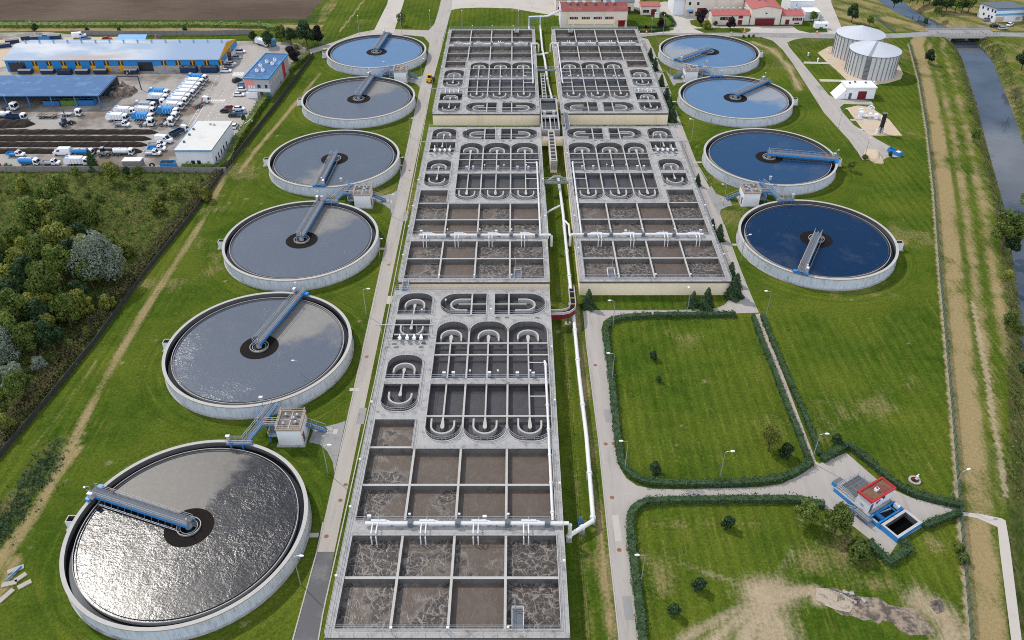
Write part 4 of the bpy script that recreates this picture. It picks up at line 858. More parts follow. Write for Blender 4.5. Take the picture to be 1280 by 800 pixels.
for k,(u,v) in enumerate(((338.5,0),(432,606),(425.5,625.5),(408,670.5),(458.5,446),(486,331),(512,213),(744,456.5),(757,555),(767,554.5),(765,622),(774,687.5),(785,687.5),(804,389.5))):
    if v==0: continue
    x,y=at(u,v); mb=MB(); mb.cyl((x,y,.02),(x,y,.05),.42,'rust_cover',12); tag(mb.build('manhole_cover'),'small rusty manhole cover set in a service road','manhole cover','manhole covers in the roads')
# ------------------------------------------------------------------ pipes and distribution channel between the blocks
def px3(l): return [at(u,v,z)+(z,) for u,v,z in l]
o=thing('air_main','long white air main pipe running on low supports between the basin blocks','pipe')
main=px3([(709,672,1.5),(714,668,1.6),(741,651,1.7),(741,643,1.7),(733,545,1.7),(724,470,1.7),(717,395,1.7),(710,330,1.7),(704,268,1.7),(698,222,1.7)])
mb=MB(); mb.tube(main,.42,'white_pipe',12); mb.build('pipe',o)
main2=px3([(691,128,1.7),(685,105,1.7),(681,75,1.7),(678,62,1.7)]); M2=main2+[(main2[-1][0],382.2,1.7),(main2[-1][0],382.5,6.2),(main2[-1][0]+3.5,382.8,6.4),(main2[-1][0]+8,386.,7.4),(main2[-1][0]+10,389.5,7.6)]
mb=MB(); mb.tube(main2[:1]+[(main2[0][0],262,1.7)][:0]+M2,.46,'white_pipe',12); mb.build('pipe',o)
x0=main2[-1][0]-5.2
mb=MB(); mb.tube([(x0+6.,382.6,6.3),(x0,382.4,6.2),(x0,382.2,1.7),(x0+1.2,352.,1.7),(x0+1.6,345.5,1.5),(x0+4.,345.,1.6),(x0+7.5,346.5,1.8)],.42,'white_pipe',12); mb.build('pipe',o)
for k in range(len(main)-1):
    a,b=Vector(main[k]),Vector(main[k+1]); n=max(1,int((b-a).length/11))
    for i in range(n):
        q=a.lerp(b,(i+.5)/n); dv=(b-a).normalized()*.25
        mb=MB(); mb.tube([q-dv,q+dv],.56,'white_pipe',12)
        mb.box(q.x-.5,q.x+.5,q.y-.3,q.y+.3,0,1.2,'concrete','concrete'); mb.build('support',o)
mb=MB(); c=Vector(at(725,658)); 
for s_ in (-1,1):
    for w_ in (-1,1): mb.bar((c.x+s_*.5,c.y+w_*.9,0),(c.x+s_*.12,c.y+w_*.12,2.7),.16,'blue_steel')
mb.bar((c.x-.45,c.y,1.),(c.x+.45,c.y,1.),.14,'blue_steel'); mb.build('trestle',o)
mb=MB()
for dy in (0,):
    for xx in (x0,main2[-1][0]): 
        for yy in (381.2,383.4): mb.bar((xx+.4,yy,0),(xx+.4,yy,6.),.25,'blue_steel')
    for zz in (1.5,3.5,5.6): mb.bar((x0,381.2,zz),(main2[-1][0],381.2,zz),.2,'blue_steel')
mb.build('trestle',o)
for nm,lab,pts in (('pipe_branch','white pipe branch angled down to the middle left basin',px3([(700,257,1.9),(688,263,2.2),(681,268,3.4)])+[(9.9,222.,3.6),(9.9,191.6,3.9)]),
                   ('pipe_branch','white pipe branch with a vertical leg at the corner of the right-hand basin',px3([(706,276,1.9),(711,281,2.4)])+[(16.2,196.5,2.4),(16.2,193.5,3.),(16.2,191.8,4.9),(17.6,191.6,5.)])):
    mb=MB(); mb.tube(pts,.3,'white_pipe',10); tag(mb.build(nm),lab,'pipe')
# raised distribution channel
o=thing('distribution_channel','raised concrete distribution channel with gates between the four far basin blocks','flume',(13.6,0,0))
def trough(mb,x0,x1,y0,y1,zb,zt,m,w=.3,water=None,ends=(1,1)):
    mb.box(x0,x0+w,y0,y1,zb,zt,m,'concrete_cap'); mb.box(x1-w,x1,y0,y1,zb,zt,m,'concrete_cap')
    if ends[0]: mb.box(x0+w,x1-w,y0,y0+w,zb,zt,m,'concrete_cap')
    if ends[1]: mb.box(x0+w,x1-w,y1-w,y1,zb,zt,m,'concrete_cap')
    mb.sheet([(x0+w,y0),(x1-w,y0),(x1-w,y1),(x0+w,y1)],zt-.9,water or 'dark_water')
mb=MB(); trough(mb,-1.1,1.1,238.5,262,.0,4.3,'cream_render'); 
for y in np.arange(240,262,2.6): mb.box(-.8,.8,y,y+.3,3.9,4.25,'concrete_cap')
mb.box(-1.,1.,238.3,238.5,1.2,4.25,'galvanised'); mb.build('outlet_flume',o)
mb=MB(); trough(mb,-3.1,3.1,262.,290.,0,4.4,'concrete',.4); mb.box(-.2,.2,262.4,272.5,2.,4.37,'concrete','concrete_cap'); mb.box(-2.7,2.7,272.5,274.6,3.9,4.45,'concrete'); mb.box(-2.7,2.7,277.5,279.,3.9,4.46,'concrete')
for x in (-1.7,1.5): mb.box(x-.12,x+.12,262.4,272.,4.41,4.5,'galvanised'); mb.box(x-.5,x+.5,275.1,276.4,4.2,5.2,'grey_panel')
mb.rail([(-3.,262.,4.4),(-3.,290.,4.4),(3.,290.,4.4),(3.,262.,4.4)],1.05,'rail_metal',2.2,.06,True); mb.build('distribution_box',o)
mb=MB(); trough(mb,-2.,-.4,290,316,0.,4.3,'concrete',.25); 
for y in np.arange(292,316,3.): mb.box(-1.75,-.65,y,y+.4,4.,4.25,'concrete_cap')
mb.build('inlet_flume',o)
for s_ in (-1,1):
    for (y,yy) in ((256,1),(296,-1)):
        mb=MB(); A=[(s_*1.1,y) if y<260 else (s_*2.9,y-9)][0]
        pts=[(s_*(1.1 if y<260 else 3.1),y+1.2*0),(s_*4.8,y)] 
        mb.box(min(pts[0][0],pts[1][0]),max(pts[0][0],pts[1][0]),y-.9 if y<260 else 287.4,y+.9 if y<260 else 289.2,1.6,4.2,'cream_render','concrete'); mb.build('branch_flume',o)
for y,z in ((224.2,4.0),(319.5,4.2)):
    o=thing('footbridge','blue-edged grey footbridge over the pipe '+('nearer the camera, with an arched step' if y<300 else 'farther away, near the back basins'),'footbridge',(0,y,0),0,'footbridges between basin blocks')
    mb=MB(); mb.box(9.3,18.3,-.8,.8,z-.2,z+.02,'blue_steel','grating'); mb.build('walkway',o); mb=MB()
    for s_ in (-.75,.75): mb.rail([(9.4,s_,z),(18.2,s_,z)],1.1,'rail_metal',1.6,.07)
    mb.build('railing',o)
    if y<300:
        mb=MB(); mb.loft([[(x,1.0,zz),(x,1.9,zz),(x,1.9,zz+.35),(x,1.0,zz+.35)] for x,zz in ((11.3,z-.2),(13.,z+1.),(15.,z+1.),(17.,z-.2))],'silo_rib'); mb.rail([(13.,1.,z+1.3),(15.,1.,z+1.3)],1.,'rail_metal',1.,.06); mb.build('arched_step',o)
for (x,y,l) in ((19.3,268.,'joining the two right-hand blocks'),(-26.6,168.2,'at the left corner behind the nearest block')):
    o=thing('link_walkway','pale blue steel link walkway '+l,'walkway'); dy=6.4 if x>0 else 2.
    mb=MB(); mb.box(x-.8,x+.8,y-dy,y+dy+2*(x>0),4.3,4.45,'blue_steel','grating'); mb.build('deck',o); mb=MB()
    for s_ in (-.75,.75): mb.rail([(x+s_,y-dy,4.45),(x+s_,y+dy,4.45)],1.,'rail_metal',1.6,.06)
    mb.build('railing',o)
# curved red-brown flume beside the nearest block
o=thing('steel_flume','curved open flume with dark red underside beside the nearest basin block','flume')
path=[(9.4,157.6),(12.2,157.7),(13.6,158.2),(14.6,159.3),(14.9,161.),(14.9,168.4)]
mb=MB(); P=[Vector(q) for q in path]
def off(P,w):
    r=[]
    for k,q in enumerate(P):
        d=(P[min(k+1,len(P)-1)]-P[max(k-1,0)]).normalized(); r.append(q+Vector((-d.y,d.x))*w)
    return r
for w0,w1 in ((.75,.6),(-.6,-.75)):
    A=off(P,w0);Bb=off(P,w1); mb.loft([[(a.x,a.y,3.),(a.x,a.y,4.2),(b.x,b.y,4.2),(b.x,b.y,3.)] for a,b in zip(A,Bb)],'concrete_cap')
A=off(P,.6);Bb=off(P,-.6); mb.loft([[(a.x,a.y,3.1),(a.x,a.y,3.3),(b.x,b.y,3.3),(b.x,b.y,3.1)] for a,b in zip(A,Bb)],'dark_water'); mb.build('channel',o)
mb=MB(); A=off(P,.78);Bb=off(P,-.78); mb.loft([[(a.x,a.y,2.3),(a.x,a.y,3.55),(b.x,b.y,3.55),(b.x,b.y,2.3)] for a,b in zip(A[:4],Bb[:4])],'dark_red'); mb.build('underside',o)
for q in ((13.6,158.1),(14.9,166.)):
    mb=MB(); mb.box(q[0]-.2,q[0]+.2,q[1]-.2,q[1]+.2,.2,2.4,'dark_grey'); mb.box(q[0]-.7,q[0]+.7,q[1]-.6,q[1]+.6,0,.25,'concrete'); mb.build('leg',o)
mb=MB()
for y in (160.5,163,165.6): mb.bar((14.2,y,4.2),(15.6,y,4.2),.15,'yellow_paint')
mb.build('crossbar',o)
# ------------------------------------------------------------------ buildings
def gable(mb,x0,x1,y0,y1,z0,zr,mr,ov=.4,axis='x',mg=None):
    """pitched roof with its ridge along axis"""
    if axis=='x':
        ym=(y0+y1)/2; a=[(x0-ov,y0-ov,z0-.05),(x0-ov,y0-ov,z0+.12),(x0-ov,ym,zr+.12),(x0-ov,y1+ov,z0+.12),(x0-ov,y1+ov,z0-.05),(x0-ov,ym,zr-.05)]
        b=[(x1+ov,)+p[1:] for p in a]; mb.loft([a,b],mr)
    else:
        xm=(x0+x1)/2; a=[(x0-ov,y0-ov,z0-.05),(x0-ov,y0-ov,z0+.12),(xm,y0-ov,zr+.12),(x1+ov,y0-ov,z0+.12),(x1+ov,y0-ov,z0-.05),(xm,y0-ov,zr-.05)]
        b=[(p[0],y1+ov,p[2]) for p in a]; mb.loft([a,b],mr)
def gwall(mb,x0,x1,y0,y1,z,zr,m,axis='x'):
    mb.box(x0,x1,y0,y1,-.05,z,m)
    if axis=='x':
        for x in (x0,x1): mb.add([(x,y0,z),(x,y1,z),(x,(y0+y1)/2,zr)],[(0,1,2)],m)
    else:
        for y in (y0,y1): mb.add([(x0,y,z),(x1,y,z),((x0+x1)/2,y,zr)],[(0,1,2)],m)
def win(par,x0,x1,y,z0,z1,name='window',m='dark_window',fr='white_paint',nx=1,dirn=-1):
    """window in a wall facing -Y (dirn -1)"""
    mb=MB(); f=.07; mb.box(x0-f,x1+f,y+dirn*.06,y+dirn*.005,z0-f,z1+f,fr); w=mb.build(name+'_frame' if name=='window' else name,par)
    mb=MB(); n=nx
    for k in range(n): a=x0+(x1-x0)*k/n+.04; b=x0+(x1-x0)*(k+1)/n-.04; mb.box(a,b,y+dirn*.09,y+dirn*.06,z0,z1,m if not(isinstance(m,list)) else m[k%len(m)])
    mb.build('pane',w); return w
# boiler hall
o=thing('boiler_hall','cream boiler hall with a red roof behind the far right basin','industrial building')
mb=MB(); gwall(mb,23.4,54.,386.,400.,7.6,9.4,'cream_wall'); mb.build('wall',o)
mb=MB(); gable(mb,23.4,54.,386.,400.,7.6,9.6,'dark_red_roof',.3); r=mb.build('roof',o)
for x in (27.,30.4,34.,38.7,43.7,47.5):
    mb=MB(); mb.cyl((x,391.5,8.8),(x,391.5,10.),.45,'galvanised',10); mb.box(x-.75,x+.75,390.7,392.3,10.,10.5,'galvanised','zinc_roof'); mb.build('roof_vent',r)
for x in (27.2,32.8,38.3,43.7): win(o,x,x+4.,386.,3.9,5.1,nx=5,m=['dark_window','dark_window','red_paint','dark_window','red_paint'])
mb=MB(); mb.box(26.6,48.2,385.8,385.99,1.7,3.7,'cream_render'); 
mb.build('panel_band',o); mb=MB(); mb.box(50.,53.,385.85,386.02,.1,3.2,'dark_red'); mb.build('door',o)
mb=MB(); mb.box(49.7,53.4,385.0,386.,3.3,3.5,'red_paint'); mb.build('canopy',o)
mb=MB(); mb.box(23.0,23.4,385.9,400,-.05,8.,'white_wall'); mb.build('pilaster',o)
# low buildings behind the hall
for (x0,x1,y0,y1,h,zr,mr,lab,ax) in ((22.,44.,410.,424.,6.,6.6,'roof_membrane','cream hall with a flat roof cut off by the top edge behind the boiler hall','x'),(44.5,60.,409.,420.,5.,5.4,'slate_roof','low building with a grey roof and silver vents behind the boiler hall','x'),(63.,72.,405,412,4.2,5.,'red_roof','small red-fronted building at the top edge right of the boiler hall','x')):
    o=thing('service_building',lab,'industrial building'); mb=MB(); gwall(mb,x0,x1,y0,y1,h,zr,'cream_wall'); mb.build('wall',o)
    mb=MB(); gable(mb,x0,x1,y0,y1,h,zr,mr); mb.build('roof',o); win(o,x0+1,x0+4,y0,1.2,2.6,nx=2); 
    mb=MB(); mb.box(x1-4,x1-1.5,y0-.08,y0+.02,0,2.8,'dark_red'); mb.build('door',o)
# cream two-storey house, workshops
o=thing('workshop','white two-storey office block with a dark red door at the top edge above the plaza','office building')
mb=MB(); mb.box(84.,112.,404.,420.,-.05,8.,'cream_wall'); mb.box(78.5,84.,405.,420.,-.05,8.3,'white_wall'); mb.build('wall',o); mb=MB(); mb.box(78.3,112.2,403.8,420.2,8.31,8.6,'red_roof'); mb.build('roof',o)
mb=MB(); mb.box(90.,93.6,403.9,404.02,.1,3.6,'dark_red'); mb.build('door',o); win(o,86,88.2,404,1.,2.4); win(o,85.5,86.7,404,5.,6.4); win(o,89.5,90.7,404,5.,6.4); win(o,95.5,96.7,404,1.2,2.6)
mb=MB(); mb.box(85.,88.,401.5,403.98,2.6,2.8,'light_blue_paint'); mb.build('canopy',o)
o=thing('workshop','long low workshop with a pink-red roof left of the tall garage hall','workshop')
mb=MB(); gwall(mb,94.5,111.8,389.6,398.,4.3,5.5,'cream_wall'); mb.build('wall',o); mb=MB(); gable(mb,94.5,111.8,389.6,398.,4.3,5.6,'red_roof'); r=mb.build('roof',o)
for x in (96.5,99.5,102.3,105.,108.,110.2): mb=MB(); mb.cyl((x,394.5,5.),(x,394.5,6.1),.3,'galvanised',8); mb.box(x-.45,x+.45,394.,395.,6.1,6.4,'zinc_roof'); mb.build('roof_vent',r)
win(o,98.,104.5,389.6,2.2,3.6,nx=5,m=['dark_window','dark_window','red_paint','dark_window','red_paint'])
for z0,z1 in ((.1,2.2),(2.9,4.1)): mb=MB(); mb.box(106.6,108.6,389.5,389.62,z0,z1,'dark_red'); mb.build('door' if z0<1 else 'red_panel',o)
o=thing('garage_hall','tall garage hall with a pink-red roof and wide dark red gate','workshop')
mb=MB(); gwall(mb,112.3,126.3,389.5,412.,7.2,8.4,'cream_wall','y'); mb.build('wall',o); mb=MB(); gable(mb,112.3,126.3,389.5,412.,7.2,8.5,'red_roof',.3,'y'); r=mb.build('roof',o)
for x,y in ((117.3,400.),(120.,399.),(116.,403.5),(119.,404.)): mb=MB(); mb.cyl((x,y,7.8),(x,y,9.2),.5,'galvanised',10); mb.box(x-.6,x+.6,y-.6,y+.6,9.2,9.6,'zinc_roof'); mb.build('roof_vent',r)
mb=MB(); mb.box(114.6,123.6,389.3,389.52,.05,3.,'dark_red'); g=mb.build('gate',o); mb=MB(); mb.box(114.4,123.8,389.0,389.5,3.05,3.4,'galvanised'); mb.build('gate_rail',o)
win(o,118.8,119.8,389.5,4.9,5.6)
o=thing('side_workshop','small workshop with a pink-red roof right of the tall garage hall','workshop')
mb=MB(); gwall(mb,126.9,137.,389.7,399.,4.,5.2,'cream_wall'); mb.build('wall',o); mb=MB(); gable(mb,126.9,137.,389.7,399.,4.,5.3,'red_roof',.3); r=mb.build('roof',o)
for x in (128.4,131.2,134.2): mb=MB(); mb.cyl((x,395,4.8),(x,395,6.),.4,'galvanised',8); mb.box(x-.6,x+.6,394.4,395.6,6.,6.4,'zinc_roof'); mb.build('roof_vent',r)
mb=MB(); mb.box(128.9,130.7,389.6,389.72,.1,2.3,'dark_red'); mb.build('door',o); win(o,132.,136.6,389.7,1.8,3.2,nx=5,m=['dark_window','red_paint','dark_window','red_paint','dark_window']); win(o,133.2,135.6,389.7,.3,.9)
for x0,x1,y0,y1,h,lab in ((134.5,145.6,404.,418.,6.5,'white and pale blue metal hall at the top edge behind the side workshop'),(139.5,146.4,395.,402.,3.9,'pale blue metal shed with a white roof beside the lawn of the white cabin')):
    o=thing('metal_hall',lab,'shed'); mb=MB(); mb.box(x0,x1,y0,y1,-.05,h,'white_wall'); mb.box(x0-.05,x1+.05,y0-.06,y0,.1,h-.5,'light_blue_paint') if False else None; mb.build('wall',o); mb=MB(); mb.box(x0-.2,x1+.2,y0-.2,y1+.2,h,h+.3,'white_wall'); mb.build('roof',o); mb=MB(); mb.box(x0+3,x0+3.3,y0-.1,y0,.1,h-.8,'light_blue_paint'); mb.build('door',o)
o=thing('cabin','white rounded site cabin standing on the lawn by the junction','cabin',(143.6,383.4,0)); mb=MB(); mb.loft([[(x,-1.3,.5),(x,1.3,.5),(x,1.3,2.6),(x,.9,3.1),(x,-.9,3.1),(x,-1.3,2.6)] for x in (-3.,3.)],'car_white'); mb.box(-3.3,-2.9,-1.,1.,.5,1.,'grey_panel'); mb.build('body',o)
mb=MB(); mb.box(1.7,2.4,-1.36,-1.28,1.5,2.2,'glass_dark'); mb.build('window',o); mb=MB(); mb.box(-.8,.6,-1.36,-1.28,.55,1.2,'dark_grey'); mb.build('hatch',o); mb=MB(); mb.cyl((-.3,0,3.1),(-.3,0,3.6),.3,'grey_panel',8); mb.build('roof_vent',o)
for x in (-2.,2.): mb=MB(); mb.cyl((x,-1.2,.35),(x,-1.0,.35),.35,'black_rubber',12); mb.build('wheel',o)
# digesters
for k,((cx,cy),lab) in enumerate(zip(DG,('ribbed grey digester tank with a white cone roof, standing behind the other one','ribbed grey digester tank with a ladder strip across its cone roof, nearer the gas house'))):
    o=thing('digester_tank',lab,'storage tank',(cx,cy,0)); r=9.7; h=9.4
    mb=MB(); mb.ring(r-.15,r,0,h,'silo_panel',88); mb.build('shell',o)
    mb=MB(); 
    for i in range(34):
        a=2*PI*i/34; mb.rbox((r+.09)*math.cos(a),(r+.09)*math.sin(a),0,h,.2,.24,a,'silo_rib')
    q=mb.build('rib',o); q['kind']='stuff'
    mb=MB(); A=[2*PI*i/88 for i in range(88)]; mb.add([((r+.35)*math.cos(a),(r+.35)*math.sin(a),h-.05) for a in A]+[(0,0,h+3.2)],[(i,(i+1)%88,88) for i in range(88)],'zinc_roof'); mb.ring(r,r+.36,h-.25,h-.04,'silo_rib',88); mb.build('roof',o)
    if k:
        a=R(238); c,s=math.cos(a),math.sin(a); mb=MB(); n=(-s*.55,c*.55)
        mb.add([((r+.5)*c+n[0],(r+.5)*s+n[1],h+.05),((r+.5)*c-n[0],(r+.5)*s-n[1],h+.05),(-n[0]*.6,-n[1]*.6,h+3.3),(n[0]*.6,n[1]*.6,h+3.3)],[(0,1,2,3)],'galvanised')
        mb.rbox((r+.55)*c,(r+.55)*s,0,h,.5,1.3,a,'silo_rib')
        for z in (1.5,3.5,5.5,7.5): mb.rbox((r+.7)*c,(r+.7)*s,z,z+.25,.9,1.6,a,'grating')
        mb.build('ladder',o)
o=thing('gas_house','small white flat-roofed gas house with a dark red door below the digesters','building')
mb=MB(); mb.box(127.4,138.4,299.,305.5,-.05,4.2,'white_paint'); mb.build('wall',o); mb=MB(); mb.box(127.1,138.7,298.7,305.8,4.2,4.6,'white_paint','white_paint'); r=mb.build('roof',o)
for x,y in ((129.5,303),(131.8,304),(135.6,303.2)): mb=MB(); mb.box(x-.3,x+.3,y-.3,y+.3,4.6,5.1,'dark_grey'); mb.build('roof_vent',r)
mb=MB(); mb.box(132.,135.2,298.9,299.02,.05,3.,'dark_red'); mb.build('door',o); mb=MB(); mb.box(128.6,129.6,298.9,299.02,.05,2.3,'dark_grey'); mb.build('side_door',o)
o=thing('ramp_wall','white sloping wing wall at the left of the gas house','wall'); mb=MB(); mb.xz([(123.8,0),(127.2,0),(127.2,3.9)],298.9,305.3,'white_paint'); mb.build('slab',o)
# gas flare, gas train, pipes
x,y=at(1100,166); o=thing('flare_stack','black gas flare stack on a lattice base in the sandy square','flare stack',(x,y,0)); mb=MB(); mb.cyl((0,0,2.2),(0,0,7.2),.72,'car_black',20); mb.ring(.5,.74,7.2,7.3,'galvanised',20); mb.build('shroud',o)
mb=MB()
for a in range(4): c,s=math.cos(a*PI/2+.7)*.8,math.sin(a*PI/2+.7)*.8; mb.bar((c,s,0),(c,s,2.3),.16,'galvanised'); mb.bar((c,s,.2),(-s,c,2.1),.09,'galvanised')
mb.cyl((0,0,0),(0,0,2.2),.3,'dark_grey',10); mb.build('frame',o); mb=MB(); mb.box(-1.8,-1.2,-.8,-.2,0,1.6,'white_paint'); mb.build('control_box',o)
o=thing('gas_train','cluster of white gas pipes and filter vessels beside the flare stack','gas equipment',(*at(1086,147),0))
for k,pts in enumerate(([(-3.6,1.5,0),(-3.6,1.5,2.6),(-2.4,1.5,2.9),(-1.6,1.,1.2),(-1.,0,1.)],[(-.2,2.,0),(-.2,2.,3.4),(.8,2.,3.8),(1.7,1.6,3.2),(1.8,1.4,1.)],[(-2.6,-.4,1.1),(2.6,-1.2,1.1)],[(1.,2.4,0),(1.2,2.4,3.)])): mb=MB(); mb.tube(pts,.28,'white_paint',8); mb.build('pipe',o)
for q in ((-2.8,.8,.9,2.4),(2.,-1.2,.8,2.2),(3.8,-2.8,.55,1.8),(.6,.6,.6,1.7)): mb=MB(); mb.cyl((q[0],q[1],0),(q[0],q[1],q[3]*.85),q[2],'white_paint',14); mb.cyl((q[0],q[1],q[3]*.85),(q[0],q[1],q[3]),q[2],'white_paint',14,.2); mb.build('vessel',o)
mb=MB(); mb.box(-5.4,-3.,-2.2,-.2,0,.3,'concrete_cap'); mb.box(-1.,3.,-2.2,-.2,0,.2,'concrete'); mb.build('slab',o)
for u,v in ((1022,77),(1034,66),(1092,106),(1010,70)):
    x,y=at(u,v); mb=MB(); mb.cyl((x,y,0),(x,y,1.3),.28,'white_paint',8); mb.cyl((x,y,1.3),(x,y,1.6),.45,'white_paint',8,.2); tag(mb.build('vent_post'),'short white vent post beside the digesters','vent post','vent posts by the digesters')
# bridge over the river
o=thing('road_bridge','concrete road bridge with metal railings over the river','bridge')
mb=MB(); mb.box(192.,221.,371.4,381.6,-.5,.12,'concrete','asphalt'); mb.build('deck',o)
for s_,yy in ((0,371.2),(1,381.6)):
    mb=MB(); mb.box(191.8,221.2,yy-.05,yy+.25,-.75,.45,'pale_paving'); mb.build('parapet',o); mb=MB(); mb.rail([(192.,yy+.1,.45),(221.,yy+.1,.45)],1.1,'galvanised',1.5,.12,rails=(1.,.6,.2)); mb.build('railing',o)
for sx in (-1,1): mb=MB(); mb.xz([(206.5+sx*14.3,-.52),(206.5+sx*6.5,-.52),(206.5+sx*6.5,-1.0),(206.5+sx*7.5,-4.),(206.5+sx*14.3,-4.)],371.6,381.4,'concrete_cap'); mb.build('abutment',o)
# house beyond the river
o=thing('house','white and sky-blue house with a slate roof beyond the river','house',(225.,401.5,0),R(0))
A=[at(1221,20.5),at(1241,28),at(1277,26.5)]; A.append((A[0][0]+A[2][0]-A[1][0],A[0][1]+A[2][1]-A[1][1])); A=[(p[0]-225.,p[1]-401.5) for p in A]
mb=MB(); mb.prism(A,-.05,6.2,'white_wall'); mb.build('wall',o); mb=MB(); cxm=sum(p[0] for p in A)/4; cym=sum(p[1] for p in A)/4; mb.prism([(cxm+(p[0]-cxm)*1.06,cym+(p[1]-cym)*1.06) for p in A],6.2,6.5,'slate_roof'); mb.build('roof',o)
d=Vector((A[2][0]-A[1][0],A[2][1]-A[1][1])); nn=Vector((d.y,-d.x)).normalized()*.06
def face(a,b,p0,p1,z0,z1,m,nm,off=.06):
    d=Vector((b[0]-a[0],b[1]-a[1])); n_=Vector((d.y,-d.x)).normalized()*off; q0=Vector(a)+d*p0+n_; q1=Vector(a)+d*p1+n_; mb=MB(); i0=q0-n_*.9; i1=q1-n_*.9
    mb.prism([(i0.x,i0.y),(q0.x,q0.y),(q1.x,q1.y),(i1.x,i1.y)],z0,z1,m); return mb.build(nm,o)
face(A[1],A[2],0,1.,5.2,6.1,'light_blue_paint','fascia'); face(A[1],A[2],0,1.,3.,3.9,'light_blue_paint','blue_band'); face(A[1],A[2],.06,.34,.1,2.5,'sand','garage_door'); face(A[1],A[2],.75,.9,.6,2.,'grey_panel','window')
for p0,z in ((.15,4.2),(.45,4.2),(.72,4.3),(.3,1.6),(.62,1.4),(.8,1.5),(.9,4.2)): face(A[0],A[1],p0,p0+.09,z,z+1.1,'dark_window','window')
# ------------------------------------------------------------------ buildings of the sludge and waste yard
o=thing('long_shed','long blue and yellow shed under a weathered silver roof','shed')
x0,x1,y0,y1=-208.,-120.,331.5,356.; h=4.8; zr=7.3
mb=MB(); gwall(mb,x0,x1,y0,y1,h,zr,'blue_paint'); mb.box(-166,x1+.04,y0-.06,y0,0,2.2,'concrete'); mb.build('wall',o)
m,t,p,_=newmat('weathered_roof'); Wp=t.pos(); sx=t.sep(Wp); k=t.ss(t.noise(t.vmath('MULTIPLY',Wp,(.05,.12,.1)),1.,4.),.4,.65); br=t.math('MULTIPLY',t.ss(sx[1],338.,332.5),t.ss(t.noise(t.vmath('MULTIPLY',Wp,(.03,.3,1)),1.,3.),.45,.6)); br=t.math('MULTIPLY',br,t.math('MULTIPLY',t.ss(sx[0],-195.,-175.),t.ss(sx[0],-150.,-165.)))
c=t.mix(k,(.26,.33,.43),(.47,.49,.51)); c=t.mix(t.ss(sx[0],-165.,-135.),c,(.20,.28,.40)); c=t.mix(t.math('MULTIPLY',br,.8),c,(.36,.27,.19)); f=t.math('SINE',t.math('MULTIPLY',sx[0],12.)); t.link(t.vmath('SCALE',c,t.math('MULTIPLY_ADD',f,.07,1.)),p.inputs['Base Color']); p.inputs['Roughness'].default_value=.75
mb=MB(); gable(mb,x0,x1,y0,y1,h,zr,'weathered_roof',.5); r=mb.build('roof',o)
for k in range(15):
    x=-204.5+k*5.9; mb=MB(); mb.cyl((x,345,zr),(x,345,zr+.9),.35,'galvanised',8); mb.cyl((x,345,zr+.9),(x,345,zr+1.3),.6,'light_blue_paint',8,.2); mb.build('roof_vent',r)
for k in range(15):
    x=-201.8+k*5.9
    if abs(x+152)<4: continue
    mb=MB(); mb.box(x-1.1,x+1.1,y0-.07,y0,.1 if x<-160 else 2.25,2.3 if x<-160 else 2.3,'yellow_paint'); mb.box(x-1.1,x+1.1,y0-.08,y0,2.4,4.4,'yellow_paint'); p_=mb.build('yellow_panel',o)
    for d in (-1.05,.25): mb=MB(); mb.box(x+d,x+d+.8,y0-.12,y0-.075,2.5,4.3,'dark_window'); mb.build('pane',p_)
for a,b in ((-206.8,-200.),(-153.6,-147.6)): mb=MB(); mb.box(a,b,y0-.16,y0-.08,.03,3.8,'dark_window'); mb.build('doorway',o)
mb=MB(); mb.add([(x1+.52,y0-.6,2.2),(x1+.52,y1+.6,2.2),(x1+.52,y1+.6,h+.3),(x1+.52,(y0+y1)/2,zr+.6),(x1+.52,y0-.6,h+.3)],[(0,1,2,3,4)],'yellow_paint'); mb.box(x1+.1,x1+.5,y0-.6,y1+.6,0,2.2,'white_wall'); 
for a,b in ((332.6,340.),(347.,356.)): mb.box(x1+.5,x1+.6,a,b,2.3,4.7,'blue_paint')
mb.build('gable_wall',o); mb=MB(); mb.box(x1+.5,x1+.68,341.2,345.8,.03,4.6,'dark_window'); mb.build('doorway',o)
o=thing('open_shed','open-fronted shed under a plain blue metal roof','shed')
mb=MB(); mb.loft([[(-230.,292.5,4.75),(-230,292.5,5.),(-230,311.5,5.8),(-230,311.5,5.55)],[(-153.6,292.5,4.75),(-153.6,292.5,5.),(-153.6,311.5,5.8),(-153.6,311.5,5.55)]],'light_blue_paint'); 
MATS['blue_sheet_roof']=MATS['light_blue_paint'].copy()
mat('blue_sheet_roof',(.042,.115,.25),.75,var=.08,sc=.3,fine=.05,stain=(.10,.24,.44),stain_sc=.2); mb.ms=['blue_sheet_roof']; mb.build('roof',o)
mb=MB(); mb.box(-230,-153.6,311.,311.4,0,5.5,'dark_grey'); mb.build('back_wall',o)
for x in (-189,-180.5,-171.9,-163.,-154.): mb=MB(); mb.bar((x,293.,0),(x,293.,4.8),.32,'blue_steel'); mb.build('post',o)
mb=MB(); mb.bar((-153.3,293,4.7),(-153.3,311.,5.6),.3,'dark_blue_paint'); mb.bar((-145.5,311.,5.4),(-153.3,311,5.5),.3,'dark_blue_paint'); mb.bar((-145.5,311.,0),(-145.5,311.,5.4),.3,'dark_blue_paint'); mb.build('end_frame',o)
o=thing('lean_to','small pale blue canopy behind the long shed','shelter'); mb=MB(); X_=[at(143,52,3.2),at(181,52,3.2),at(184,43.5,4.5),at(149,43.5,4.5)]; mb.loft([[(X_[0][0],X_[0][1],3.2),(X_[0][0],X_[0][1],3.4),(X_[3][0],X_[3][1],4.7),(X_[3][0],X_[3][1],4.5)],[(X_[1][0],X_[1][1],3.2),(X_[1][0],X_[1][1],3.4),(X_[2][0],X_[2][1],4.7),(X_[2][0],X_[2][1],4.5)]],'light_blue_paint'); mb.build('roof',o)
